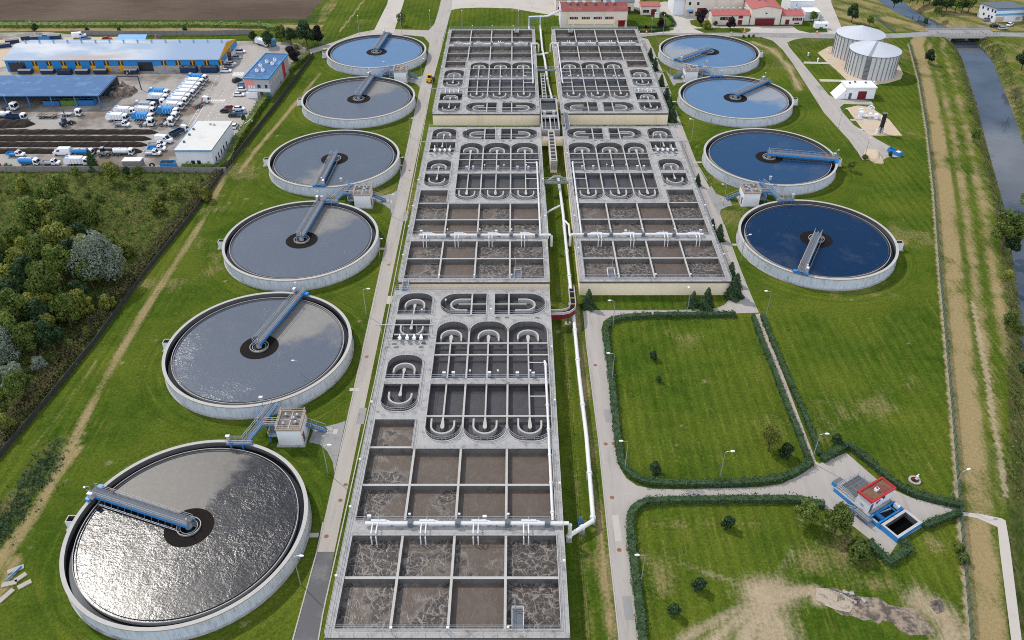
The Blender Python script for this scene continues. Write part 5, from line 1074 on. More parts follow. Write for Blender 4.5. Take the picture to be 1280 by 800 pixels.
for k in range(5): f=k/4; x=X_[0][0]*(1-f)+X_[1][0]*f; mb=MB(); mb.bar((x,X_[0][1]+.4,0),(x,X_[0][1]+.4,3.3),.25,'blue_steel'); mb.build('post',o)
mb=MB(); mb.box(X_[0][0]+1,X_[1][0]-1,X_[0][1]+3,X_[0][1]+3.3,0,2.4,'pale_paving'); mb.build('bay_wall',o)
# office with blue roof
o=thing('depot_office','grey depot office with a blue roof and salmon corner panel','office building')
P0=at(309,121);P1=at(340,122);P2=at(363,91.); P3=(P0[0]+P2[0]-P1[0]+.6,P2[1]+1.); Q=[P0,P1,P2,P3]; h=7.2
mb=MB(); mb.prism(Q,-.05,h,'grey_panel'); mb.build('wall',o)
cx_=sum(p[0] for p in Q)/4; cy_=sum(p[1] for p in Q)/4; ex=lambda k:[(cx_+(p[0]-cx_)*k,cy_+(p[1]-cy_)*k) for p in Q]
mb=MB(); mb.prism(ex(1.03),h,h+.3,'dark_grey','blue_sheet_roof'); r=mb.build('roof',o)
mb=MB(); E=ex(1.03)
for k in (0,1,2,3): ribbon(mb,[E[k],E[(k+1)%4]],.35,h+.302,h+.6,'light_blue_paint' if k in(3,0) else 'blue_paint')
mb.build('parapet',o)
for fx,fy in ((.3,.45),(.42,.62),(.33,.25),(.55,.28),(.7,.7),(.72,.55)):
    x=(Q[0][0]*(1-fx)+Q[1][0]*fx)*(1-fy)+(Q[3][0]*(1-fx)+Q[2][0]*fx)*fy; y=(Q[0][1]*(1-fx)+Q[1][1]*fx)*(1-fy)+(Q[3][1]*(1-fx)+Q[2][1]*fx)*fy
    mb=MB(); mb.box(x-.6,x+.6,y-.5,y+.5,h+.3,h+1.3,'white_paint'); mb.cyl((x,y,h+1.3),(x,y,h+1.7),.35,'galvanised',8); mb.build('roof_unit',r)
face(Q[0],Q[1],0.,.36,3.6,7.1,'salmon_panel','salmon_panel'); face(Q[0],Q[1],.12,1.,2.4,3.4,'white_wall','white_band',.3); face(Q[0],Q[1],.05,.48,.1,2.2,'white_wall','porch',1.4); face(Q[0],Q[1],.56,.68,.1,2.1,'dark_window','doorway')
for a in (.14,.24,.34): face(Q[0],Q[1],a,a+.05,3.5,4.6,'white_paint','fin',.14)
for a,b in ((.5,.62),(.8,.9)): face(Q[0],Q[1],a,b,3.7,5.,'dark_window','window')
for a in (.08,.2,.32,.44,.56):
    for z in (1.3,4.4): face(Q[1],Q[2],a,a+.04,z,z+1.2,'dark_window' if False else 'zinc_roof','window')
face(Q[1],Q[2],.66,.78,1.,7.,'red_paint','red_panel'); face(Q[1],Q[2],.84,.89,2.5,7.,'salmon_panel','salmon_panel')
for x,m_ in ((.82,'yellow_paint'),(.95,'blue_paint')):
    p_=Vector(Q[0]).lerp(Vector(Q[1]),x); mb=MB(); mb.loft([[(-.6,-.5,.15),(.6,-.5,.15),(.6,.5,.15),(-.6,.5,.15)],[(-.7,-.6,1.3),(.7,-.6,1.3),(.7,.6,1.3),(-.7,.6,1.3)]],m_); mb.box(-.75,.75,-.65,.65,1.3,1.45,m_); ob_=mb.build('waste_bin',None,(p_.x,p_.y-.9,0)); tag(ob_,('yellow' if m_[0]=='y' else 'blue')+' waste bin at the front wall of the depot office','bin')
mb=MB(); ob_=None; x,y=P3[0]+4,P3[1]+.6; 
# white flat-roofed office at the gate
o=thing('gate_office','large white flat-roofed building behind the clipped hedge at the yard corner','building')
G0=at(224,210);G1=at(269,210);G2=at(294,173.5);G3=(G0[0]+(G2[0]-G1[0]),G2[1]); Q=[G0,G1,G2,G3]; h=6.1
mb=MB(); mb.prism(Q,-.05,h,'white_wall'); mb.build('wall',o); cx_=sum(p[0] for p in Q)/4; cy_=sum(p[1] for p in Q)/4
mb=MB(); mb.prism(ex(1.045),h,h+.32,'silo_rib','roof_membrane'); r=mb.build('roof',o); mb=MB(); E=ex(1.04); ribbon(mb,[E[3],E[0],E[1]],.2,h+.322,h+.42,'light_blue_paint'); mb.build('roof_trim',o)
for fx,fy in ((.12,.25),(.12,.5),(.12,.7),(.5,.88),(.62,.86)):
    x=Q[0][0]*(1-fx)+Q[1][0]*fx; y=Q[0][1]*(1-fy)+Q[3][1]*fy; mb=MB(); mb.box(x-.3,x+.3,y-.3,y+.3,h+.32,h+.9,'dark_grey' if fx<.3 else 'galvanised'); mb.build('roof_vent',r)
for a in (.38,.54): face(Q[0],Q[1],a,a+.1,1.3,2.7,'dark_window','window')
for a in (.1,.22,.34,.46,.6): face(Q[1],Q[2],a,a+.035,1.2,3.0,'dark_window','window')
# ------------------------------------------------------------------ grit chamber in the lower right yard
o=thing('grit_chamber','low blue-sided grit chamber with a red-roofed control house and an open dark pit','treatment plant unit',(62.5,106.2,0),R(-58.63))
mb=MB(); mb.box(.6,11.2,-1.6,5.2,-.05,.95,'blue_paint','concrete'); mb.build('base',o)
mb=MB()
for q in ((11.2,14.9,-1.5,-1.1),(11.2,14.9,4.7,5.3),(11.2,11.7,-1.1,4.7),(14.4,14.9,-1.1,4.7)): mb.box(*q,-.05,1.3,'blue_paint','concrete_cap')
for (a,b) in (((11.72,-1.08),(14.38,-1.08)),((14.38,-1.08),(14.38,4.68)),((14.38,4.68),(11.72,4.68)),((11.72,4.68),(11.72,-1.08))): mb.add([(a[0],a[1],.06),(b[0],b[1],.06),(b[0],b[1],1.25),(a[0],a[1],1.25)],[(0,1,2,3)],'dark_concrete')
mb.sheet([(11.7,-1.1),(14.4,-1.1),(14.4,4.7),(11.7,4.7)],.08,'pit_shade'); mb.build('pit',o)
mb=MB()
for i in range(2):
    for j in range(3): mb.box(.9+i*1.75,2.5+i*1.75,-.3+j*1.75,1.3+j*1.75,.95,1.05,'dark_grey')
mb.box(.7,4.6,.0+1.35,1.45,1.05,1.1,'galvanised'); mb.build('screen_cover',o)
mb=MB(); mb.rail([(4.6,-1.2,.95),(.8,-1.2,.95),(.8,4.9,.95),(4.8,4.9,.95)],1.1,'rail_metal',1.2,.07); mb.rail([(3.6,-.6,.95),(.9,-.6,.95)],.8,'rail_metal',1.2,.06); mb.build('railing',o)
mb=MB(); mb.box(-.7,.6,-.6,1.6,-.05,.9,'blue_paint','grating'); mb.build('step_platform',o)
mb=MB(); mb.box(5.2,8.0,-1.2,5.1,.95,3.85,'white_wall'); h_=mb.build('control_house',o)
mb=MB(); mb.box(4.95,8.25,-1.45,5.35,3.85,4.0,'red_paint','mossy_red_roof')
for q in ((4.95,8.25,-1.45,-1.1),(4.95,8.25,5.,5.35),(4.95,5.3,-1.1,5.),(7.9,8.25,-1.1,5.)): mb.box(*q,4.0,4.22,'red_paint')
r=mb.build('roof',h_); mb=MB(); mb.box(6.3,6.9,1.4,2.2,4.0,4.6,'white_paint'); mb.cyl((6.6,1.8,4.6),(6.6,1.8,4.8),.2,'red_paint',8); mb.build('roof_vent',h_)
mb=MB(); mb.box(8.0,8.06,-.9,-.2,1.,3.,'dark_grey'); mb.build('door',h_); mb=MB(); mb.box(8.0,8.06,1.4,2.9,2.6,3.3,'dark_window'); mb.build('window',h_); mb=MB(); mb.box(8.0,8.07,.6,1.2,2.3,3.,'red_paint'); mb.build('sign',h_)
mb=MB(); mb.box(6.2,6.8,-1.25,-1.2,1.6,2.1,'grey_panel'); mb.build('wall_box',h_)
for (x,y) in ((8.3,4.6),(8.3,1.2),(5.0,4.9)): mb=MB(); mb.box(x-.15,x+.3,y-.25,y+.25,3.5,3.75,'white_paint'); mb.build('floodlight',h_)
mb=MB(); mb.box(8.6,11.0,-1.2,4.9,.96,1.0,'dark_water')
mb.build('screen_channel',o)
mb=MB()
for x in (9.0,10.8): mb.box(x-.15,x+.15,-1.7,5.,1.0,1.35,'blue_paint')
mb.box(9.15,10.65,3.2,3.45,1.1,1.3,'blue_paint'); mb.box(9.15,10.65,.1,.35,1.1,1.3,'blue_paint'); mb.box(9.2,10.6,-.6,.05,1.05,1.6,'blue_steel'); mb.build('rake_frame',o)
mb=MB(); mb.bar((9.4,1.2,1.2),(10.3,1.6,2.7),.2,'galvanised'); mb.bar((9.3,.6,1.2),(10.1,1.4,2.5),.12,'rail_metal'); mb.build('rake_arm',o)
mb=MB(); mb.box(9.5,10.5,4.0,4.6,1.05,1.9,'white_paint'); mb.build('control_box',o)
mb=MB(); mb.box(6.2,9.6,-3.1,-1.7,.85,.97,'blue_steel','grating'); 
for k in range(5): mb.box(5.9-.35*k-.35,5.9-.35*k,-3.1,-1.7,.75-.17*k,.8-.17*k,'grating')
mb.loft([[(6.2,-3.15,.6),(6.2,-3.05,.6),(6.2,-3.05,.95),(6.2,-3.15,.95)],[(4.3,-3.15,0),(4.3,-3.05,0),(4.3,-3.05,.3),(4.3,-3.15,.3)]],'blue_steel')
for x in (6.4,9.4): mb.bar((x,-2.9,0),(x,-2.9,.85),.15,'blue_steel')
mb.rail([(6.2,-3.05,.97),(9.6,-3.05,.97)],1.05,'rail_metal',1.2,.06); mb.rail([(4.4,-3.05,.1),(6.2,-3.05,.97)],1.05,'rail_metal',1.,.06); mb.build('stair',o)
# planter with a small pale statue on the lawn
x,y=at(1143,601); o=thing('flower_bed','round stone-edged flower bed with a white garden statue on the open right lawn','flower bed',(x,y,0)); mb=MB(); mb.ring(.75,1.15,0,.3,'stone_white',24); mb.build('stone_edge',o); mb=MB(); mb.annulus(0,.78,.24,'soil',20); mb.build('soil',o)
mb=MB(); mb.tube([(-.3,.1,.2),(-.3,.1,.5)],[.3,.22],'dark_red',7); mb.build('red_flowers',o); mb=MB(); mb.tube([(.5,.3,.2),(.52,.3,.6),(.48,.3,1.),(.5,.3,1.2),(.5,.3,1.45)],[.28,.2,.26,.1,.15],'white_paint',10); tag(mb.build('statue',None,(x,y,0)),'small white garden statue on the edge of the round flower bed','statue')
# ------------------------------------------------------------------ vehicles
def wheel_set(o,xs_,w,r,tw=.28):
    for x in xs_:
        for s_ in (-1,1):
            mb=MB(); y=s_*(w/2-tw/2); mb.cyl((x,y-tw/2,r),(x,y+tw/2,r),r,'black_rubber',14); mb.cyl((x,y-tw/2-.012,r),(x,y+tw/2+.012,r),r*.5,'galvanised',10); mb.build('wheel',o)
def cab(o,x0,col,w=2.4,h=2.9):
    mb=MB(); mb.xz([(x0,.55),(x0+1.95,.55),(x0+2.05,1.35),(x0+1.8,h-.25),(x0+1.5,h),(x0,h)],-w/2,w/2,col); c=mb.build('cab',o)
    mb=MB(); mb.add([(x0+2.07,-w/2+.12,1.45),(x0+2.07,w/2-.12,1.45),(x0+1.84,w/2-.2,h-.35),(x0+1.84,-w/2+.2,h-.35)],[(0,1,2,3)],'glass_dark')
    for s_ in (-1,1): y=s_*(w/2+.012); mb.add([(x0+.55,y,1.5),(x0+1.8,y,1.5),(x0+1.62,y,h-.4),(x0+.55,y,h-.4)],[(0,1,2,3)],'glass_dark')
    mb.build('window',c); mb=MB(); mb.box(x0+1.9,x0+2.12,-w/2+.05,w/2-.05,.4,.75,'dark_grey'); 
    for s_ in (-1,1): mb.box(x0+1.9,x0+2.1,s_*(w/2+.18)-.12,s_*(w/2+.18)+.12,1.5,2.2,'dark_grey')
    mb.build('bumper',o); return c
def chassis(o,L,m='dark_grey'): mb=MB(); mb.box(-L/2,L/2-.2,-.5,.5,.6,.95,m); mb.build('chassis',o)
PRO={}
def vehicle(kind,col='car_white',col2=None):
    key=(kind,col,col2)
    if key in PRO: return PRO[key]
    nm={'refuse':'refuse_truck','tanker':'tanker_truck','tractor':'truck_tractor','tipper':'tipper_truck','hook':'hook_lift_truck','crane':'crane_truck','pickup':'pickup_truck','van':'van','car':'car','suv':'car','flat':'flat_trailer'}[kind]
    o=thing(nm,'x',{'van':'van','car':'car','suv':'car','pickup':'pickup','flat':'trailer'}.get(kind,'truck'))
    if kind in('refuse','tanker','tractor','tipper','hook','crane'):
        L=6.2 if kind=='tractor' else 8.6; chassis(o,L); cab(o,L/2-2.1,col if kind!='refuse' else 'car_white',2.45,2.95)
        wheel_set(o,[L/2-1.3,-L/2+1.5]+([-L/2+2.7] if kind!='tractor' else []),2.45,.5)
        b=-L/2
        if kind=='refuse':
            c=col2 or col; mb=MB(); mb.loft([[(x,-1.22,z0),(x,1.22,z0),(x,1.25,z1-.35),(x,.95,z1),(x,-.95,z1),(x,-1.25,z1-.35)] for x,z0,z1 in ((b+1.5,.95,3.35),(b+6.3,.95,3.35))],c); bd=mb.build('body',o)
            mb=MB(); mb.xz([(b-.5,.75),(b-.75,1.3),(b-.55,2.5),(b+.35,3.5),(b+1.5,3.5),(b+1.5,.75)],-1.2,1.2,c); mb.build('hopper',o)
            mb=MB(); 
            for x in (b+2.2,b+3.4,b+4.6,b+5.8): mb.box(x-.06,x+.06,-1.29,1.29,1.,3.0,'white_paint' if c!='car_white' else 'grey_panel')
            mb.box(b+.2,b+1.2,-.4,.4,3.5,3.75,'light_blue_paint' if c=='car_white' else 'white_paint'); mb.build('rib',bd)
        if kind=='tanker':
            c=col2 or col; mb=MB(); mb.tube([(b-.2,0,2.05),(b,0,2.05),(b+6.,0,2.05),(b+6.2,0,2.05)],[.8,1.15,1.15,.8],c,18); mb.build('tank',o,smooth=False)
            mb=MB(); mb.box(b+.5,b+5.5,-.35,.35,3.18,3.26,'galvanised'); mb.cyl((b+3,0,3.2),(b+3,0,3.45),.35,'galvanised',10); mb.build('catwalk',o); mb=MB(); mb.box(b+.4,b+5.6,-1.2,1.2,.95,1.15,'dark_grey'); mb.build('cradle',o)
        if kind=='tipper':
            c=col2 or col; mb=MB(); 
            for q in ((b-.2,b+6.,-1.25,-1.12),(b-.2,b+6.,1.12,1.25),(b-.2,b-.05,-1.12,1.12),(b+5.85,b+6.,-1.12,1.12)): mb.box(*q,1.05,2.3,c)
            mb.box(b-.05,b+5.85,-1.12,1.12,1.05,1.25,'dark_grey'); mb.build('body',o)
        if kind=='hook':
            mb=MB(); mb.box(b+.2,b+5.6,-.45,.45,.98,1.25,'dark_grey'); mb.bar((b+4.6,0,1.2),(b+5.6,0,2.6),.3,'red_paint'); mb.bar((b+5.6,0,2.6),(b+5.2,0,2.9),.25,'red_paint'); mb.build('hook_arm',o)
            mb=MB(); mb.box(b-.1,b+.3,-1.2,-.5,.6,1.,'red_paint'); mb.box(b-.1,b+.3,.5,1.2,.6,1.,'red_paint'); mb.build('tail_light',o)
        if kind=='tractor': mb=MB(); mb.cyl((b+1.6,0,1.),(b+1.6,0,1.15),.5,'dark_grey',12); mb.build('fifth_wheel',o); mb=MB(); mb.box(b+2.4,b+3.4,-1.1,1.1,.6,1.15,'grey_panel'); mb.build('side_tank',o)
        if kind=='crane':
            mb=MB(); mb.box(b,b+4.5,-1.,1.,.98,1.15,'grey_panel'); mb.build('bed',o); mb=MB(); mb.bar((b+1.4,0,1.1),(b+1.4,0,2.8),.4,'dark_grey'); mb.bar((b+1.4,0,2.8),(b-1.2,0,3.9),.3,'dark_grey'); mb.bar((b-1.2,0,3.9),(b-2.2,0,2.8),.22,'dark_grey'); mb.build('crane_arm',o)
    elif kind=='flat':
        mb=MB(); mb.box(-3.4,3.4,-1.2,1.2,.85,1.05,'dark_grey','rubble'); mb.box(3.4,4.6,-.12,.12,.7,.85,'dark_grey'); mb.build('bed',o); wheel_set(o,[-2.2,-1.1,2.3],2.4,.45)
    elif kind=='pickup':
        mb=MB(); mb.xz([(.1,.5),(2.55,.5),(2.6,1.05),(1.75,1.25),(1.1,1.95),(.15,2.0),(.1,1.9)],-.95,.95,'car_white'); c=mb.build('cab',o)
        mb=MB(); mb.add([(1.8,-.85,1.26),(1.8,.85,1.26),(1.16,.75,1.92),(1.16,-.75,1.92)],[(0,1,2,3)],'glass_dark')
        for s_ in (-1,1): mb.add([(.35,s_*.962,1.25),(1.6,s_*.962,1.25),(1.1,s_*.962,1.85),(.35,s_*.962,1.85)],[(0,1,2,3)],'glass_dark')
        mb.build('window',c); cc=col2 or 'grey_panel'; mb=MB()
        for q in ((-3.2,0,-1.05,-.98),(-3.2,0,.98,1.05),(-3.2,-3.1,-.98,.98),(-.1,0,-.98,.98)): mb.box(*q,.75,1.4,cc)
        mb.box(-3.1,-.1,-.98,.98,.75,.88,cc); mb.build('bed',o); wheel_set(o,[1.75,-2.],1.95,.36,.22)
        mb=MB(); mb.box(.5,.8,-.4,.4,2.0,2.12,'orange_paint'); mb.build('beacon',o)
    elif kind=='van':
        mb=MB(); mb.loft([[(x,-.98*k,.45),(x,.98*k,.45),(x,1.*k,1.5),(x,.86*k,z),(x,-.86*k,z),(x,-1.*k,1.5)] for x,z,k in ((-3.,2.5,.96),(-2.9,2.6,1),(1.0,2.6,1.),(1.9,1.55,.98),(2.8,1.2,.95),(2.9,1.,.85))],col); b_=mb.build('body',o)
        mb=MB(); mb.add([(1.12,-.78,2.46),(1.12,.78,2.46),(1.93,.86,1.6),(1.93,-.86,1.6)],[(0,1,2,3)],'glass_dark')
        for s_ in (-1,1): mb.add([(.3,s_*1.01,1.55),(1.6,s_*1.0,1.55),(1.0,s_*.95,2.1),(.3,s_*.95,2.1)],[(0,1,2,3)],'glass_dark')
        mb.build('window',b_); wheel_set(o,[1.9,-1.9],2.,.36,.22)
    else:
        H=1.72 if kind=='suv' else 1.46
        mb=MB(); mb.loft([[(x,-w,.3),(x,w,.3),(x,w+.02,.65),(x,w-.04,z),(x,-w+.04,z),(x,-w-.02,.65)] for x,w,z in ((-2.2,.78,.72),(-2.1,.86,.9),(-1.,.89,.95),(.9,.89,.95),(1.9,.85,.78),(2.2,.74,.62))],col); b_=mb.build('body',o)
        rr=.2 if kind=='suv' else 0
        mb=MB(); mb.loft([[(-1.85-rr,-.74,.94),(-1.85-rr,.74,.94),(1.15,.74,.94),(1.15,-.74,.94)],[(-1.25-rr*2,-.62,H-.05),(-1.25-rr*2,.62,H-.05),(.35,.62,H-.05),(.35,-.62,H-.05)]],'glass_dark'); mb.build('window',o)
        mb=MB(); mb.loft([[(-1.3-rr*2,-.64,H-.06),(-1.3-rr*2,.64,H-.06),(.38,.64,H-.06),(.38,-.64,H-.06)],[(-1.1-rr*2,-.55,H),(-1.1-rr*2,.55,H),(.2,.55,H),(.2,-.55,H)]],col); mb.build('roof',o)
        mb=MB()
        for s_ in (-1,1): mb.box(2.05,2.2,s_*.62-.14,s_*.62+.14,.56,.68,'zinc_roof')
        mb.build('headlight',o); wheel_set(o,[1.35,-1.35],1.78,.32,.2)
    PRO[key]=Proto(o); return PRO[key]
def park(kind,u,v,rz,label,group=None,col='car_white',col2=None):
    x,y=at(u,v); s_={'refuse':.86,'tanker':.76,'tipper':.84,'hook':.9,'crane':.9}.get(kind,1.); return vehicle(kind,col,col2).put((x,y,.04),R(rz),label,group,s_)
GR_='refuse trucks and lorries parked in the waste yard'
ORD=['topmost','second','third','fourth','fifth','sixth','seventh','eighth','lowest']
for k,(u,v) in enumerate(((259,101.5),(255,106.5),(251,111.5),(247.5,116),(243.5,120.5),(238,125.5),(234,130.5),(228.5,136.5),(222.5,143.5))):
    c2='blue_paint' if k in(0,8) else 'car_white'
    park('refuse',u-10,v,-6,('blue' if k in(0,8) else 'white')+' refuse truck, '+ORD[k]+' of the nine in the long diagonal row',GR_,col2=c2)
for (u,v,k,c2,l) in ((201,120,'refuse','blue_paint','blue refuse truck at the top of the short middle row'),(200,126,'refuse','car_white','white refuse truck just below the blue one at the top of the middle row'),(196,131.5,'tipper','dark_blue_paint','dark blue tipper in the middle row between white trucks'),(184,136,'refuse','car_silver','silver refuse truck in the middle row'),(183,142.5,'refuse','car_white','white refuse truck above the bright blue one in the middle row'),(180.5,150.5,'refuse','blue_paint','bright blue refuse truck low in the middle row'),
   (149,151,'refuse','car_white','white refuse truck nearest the end of the dark compost heaps'),(158,143,'refuse','car_white','white refuse truck half hidden behind another at the left of the rows'),(99,206,'refuse','car_white','white refuse truck at the yard wall beside the dark conifer')):
    park(k,u,v,-5 if v<200 else 0,l,GR_,col2=c2)
for (u,v,rz,l) in ((183,157.5,0,'white tractor unit below the bright blue refuse truck'),(213.5,150.5,0,'white tractor unit, upper of the pair beside the diagonal row'),(208.5,157,0,'white tractor unit, lower of the pair beside the diagonal row'),(13,137.5,-5,'white tractor unit with red gear at the open blue shed')): park('tractor',u,v,rz,l,GR_)
park('hook',252,132,62,'hook lift lorry with red tail lights driving up the lane',GR_); park('tipper',225,168,62,'dark blue tipper lorry queueing beside the white flat roof',GR_,col2='dark_blue_paint')
park('crane',90,145,0,'lorry with a folded loading crane in the open yard',GR_); park('flat',60,147,0,'empty flat trailer standing alone in the yard',GR_)
park('tanker',4,147,0,'white tanker lorry at the left edge beside the small soil heap',GR_); park('tipper',22,150,0,'dark blue tipper lorry in front of the white tanker at the left edge',GR_,col2='dark_blue_paint')
park('tanker',38,206,-3,'blue-tank lorry parked at the yard wall near the left edge',GR_,col2='blue_paint'); park('tanker',106,194,0,'blue-tank lorry parked along the lowest compost heap',GR_,col2='blue_paint'); park('tanker',156,193.5,0,'white tanker lorry parked at the right end of the lowest compost heap',GR_)
park('refuse',329,57,-38,'white refuse truck alone at the far gate by the dark trees',GR_); park('tractor',340,56,-60,'blue tractor unit beside the truck at the far gate',GR_,col='blue_paint')
park('pickup',22,195.5,-4,'small pickup with a blue bed at the left end of the lowest heap','pickups in the waste yard',col2='blue_paint'); park('pickup',66,206,0,'white pickup with a grey bed between the lorries at the yard wall','pickups in the waste yard'); park('pickup',192,194,0,'pickup with a pale grey bed, lowest of the group by the white flat roof','pickups in the waste yard',col2='zinc_roof'); park('pickup',198,188.5,2,'pickup with a blue bed in the group by the white flat roof','pickups in the waste yard',col2='blue_paint'); park('pickup',198,183.5,2,'pickup with a grey bed, upper of the group by the white flat roof','pickups in the waste yard',col2='grey_panel'); park('pickup',154,158,-5,'silver pickup beside the end of the compost heaps','pickups in the waste yard',col2='car_silver')
park('van',79,193.5,180,'white van parked along the lowest compost heap'); park('van',206,178,-12,'white van at the top of the group by the white flat roof'); park('van',100,47.5,20,'white van behind the long shed'); 
GC='cars parked at the depot'
for (u,v,rz,k,c,l) in ((301,66,0,'suv','car_white','white estate car, uppermost at the gable of the long shed'),(296,73.5,0,'car','car_silver','pale car second from the top at the gable of the long shed'),(289,81,0,'car','car_white','white car third from the top at the gable of the long shed'),(286.5,84,0,'suv','car_silver','silver car half hidden beside the white one at the shed gable'),(283,90,0,'car','car_white','white car lowest at the gable of the long shed'),(297,102,55,'suv','car_black','black car driving towards the depot office'),(304,107.5,0,'car','car_blue','bluish car uppermost at the front of the depot office'),(303.5,113.5,0,'car','car_white','white car in the middle at the front of the depot office'),(299,120,0,'car','car_white','white car lowest at the front of the depot office'),
   (283,140.5,0,'car','car_black','black car left in the lower parking rows'),(288,136.5,0,'car','car_red','red car in the lower parking rows'),(299,137.5,0,'car','car_white','white car upper right in the lower parking rows'),(301,142,0,'car','car_blue','pale blue car right in the lower parking rows'),(293.5,146,0,'car','car_black','black car lowest in the lower parking rows'),(294,159,90,'car','car_white','white car peeping out behind the white flat-roofed building'),(107,49,20,'car','car_blue','blue-grey car behind the long shed'),(134,50,20,'car','car_red','red car behind the long shed')): park(k,u,v,rz,l,GC,col=c)
for (u,v,rz,l,c) in ((1253,37,10,'silver car beside the river house','car_silver'),(1262,32,40,'white car at the corner of the river house','car_white'),(1243,33.5,0,'dark car in front of the river house wall','car_black'),(1234,26,10,'grey-blue car at the side wall of the river house','car_blue')): park('car',u,v,rz,l,'cars at the river house',col=c)
# skips and roll-off containers
def skip(col,L=5.,h=1.7,fill='soil',lid=False):
    o=thing('skip_container','x','waste container'); mb=MB(); w=1.2
    if lid:
        mb.loft([[(-L/2,-w,.15),(L/2,-w,.15),(L/2,w,.15),(-L/2,w,.15)],[(-L/2,-w,h),(L/2,-w,h),(L/2,w,h),(-L/2,w,h)]],col); mb.build('body',o)
        mb=MB(); mb.loft([[(-L/2-.05,-w-.05,h),(-L/2-.05,w+.05,h),(-L/2-.05,0,h+.35)],[(L/2+.05,-w-.05,h),(L/2+.05,w+.05,h),(L/2+.05,0,h+.35)]],'dark_grey'); mb.build('lid',o)
    else:
        for q in ((-L/2,L/2,-w,-w+.08),(-L/2,L/2,w-.08,w),(-L/2,-L/2+.08,-w+.08,w-.08),(L/2-.08,L/2,-w+.08,w-.08)): mb.box(*q,.15,h,col)
        for x in np.arange(-L/2+.5,L/2,1.): mb.box(x-.05,x+.05,-w-.07,-w,.15,h,col); mb.box(x-.05,x+.05,w,w+.07,.15,h,col)
        mb.build('body',o); mb=MB(); nn_=9; hz=np.random.default_rng(3).uniform(-.15,.35,(nn_,4)); V_=[(-L/2+.08+(L-.16)*i/8,-w+.08+(2*w-.16)*j/3,h-.35+hz[i,j]) for i in range(nn_) for j in range(4)]
        mb.add(V_,[(i*4+j,i*4+j+1,i*4+j+5,i*4+j+4) for i in range(8) for j in range(3)],fill); mb.build('load',o)
    return Proto(o)
SK={'lid':skip('dark_blue_paint',5.2,1.6,lid=True),'open':skip('dark_blue_paint',5.6,2.0),'navy':skip('dark_blue_paint',6.6,2.4,'rubble'),'blue':skip('blue_steel',6.,2.),}
mat('green_paint',(.10,.20,.03),.5); SK['green']=skip('green_paint',6.4,2.,'rubble'); SK['bright']=skip('blue_paint',4.6,1.8)
for (k,u,v,rz,l) in (('lid',33,92,0,'closed dark blue skip, leftmost along the long shed'),('lid',61,92,0,'closed dark blue skip second from the left along the long shed'),('open',82,93,0,'open dark skip heaped with black scrap along the long shed'),('lid',104,92,0,'closed dark blue skip fourth from the left along the long shed'),('lid',127,91.5,0,'closed dark blue skip fifth from the left along the long shed'),('lid',165,91.5,0,'closed dark blue skip beside the dark doorway of the long shed'),('navy',237,90.5,0,'big navy container, left of the pair at the grey shed wall'),('navy',263,90.3,0,'big navy container, right of the pair at the grey shed wall'),
  ('blue',67,131.5,0,'blue skip full of refuse under the open blue shed, left of the green one'),('green',89,131,0,'green skip full of refuse under the open blue shed'),('blue',110,130.5,0,'blue skip full of refuse under the open blue shed, right of the green one'),('navy',140,117,38,'dark skip beside the scrap heap at the shed end'),
  ('lid',47,49.5,10,'dark blue container behind the long shed, left of the bright blue one'),('bright',57,50,5,'bright blue container behind the long shed'),('lid',69,48.5,10,'dark blue container behind the long shed, right of the bright blue one'),('lid',35,49,20,'dark blue container behind the long shed near the left end'),('lid',16,54,20,'dark blue container at the left end of the sandy strip'),('lid',6,59,20,'dark blue container at the left edge of the photo'),('bright',211,208.5,0,'bright blue container at the lower yard wall by the white flat roof')):
    x,y=at(u,v); SK[k].put((x,y,.05),R(rz),l,'waste containers')
x,y=at(168,208); o=thing('white_container','white flat-topped container behind the yard wall','container',(x,y,0)); mb=MB(); mb.box(-3,3,-1.4,1.4,0,2.5,'stone_wall','white_wall'); mb.build('body',o); mb=MB(); mb.box(-3.05,3.05,-1.45,1.45,2.5,2.6,'white_wall'); mb.build('lid',o)
x,y=at(191,210); mb=MB(); mb.ring(.5,.9,-.25,.25,'black_rubber',20); ob_=mb.build('tyre',None,(x,y,.9)); ob_.rotation_euler=(R(80),0,0); tag(ob_,'big black tyre leaning at the lower yard wall','tyre')
x,y=at(1118,192); o=thing('blue_skip','blue open skip with red debris parked on the grass below the sand heap','waste container',(x,y,0),R(-62)); o.scale=(.8,.75,.75); mb=MB()
for q in ((-3.,3.,-1.2,-1.08),(-3.,3.,1.08,1.2),(-3.,-2.88,-1.08,1.08),(2.88,3.,-1.08,1.08)): mb.box(*q,.1,1.8,'blue_paint')
mb.box(-2.9,2.9,-1.1,1.1,.1,.6,'dark_blue_paint'); mb.build('body',o); mb=MB(); mb.box(.8,2.4,-.9,.8,1.2,1.75,'white_paint'); mb.box(.2,.9,-.6,.2,1.3,1.8,'red_paint'); mb.build('load',o)
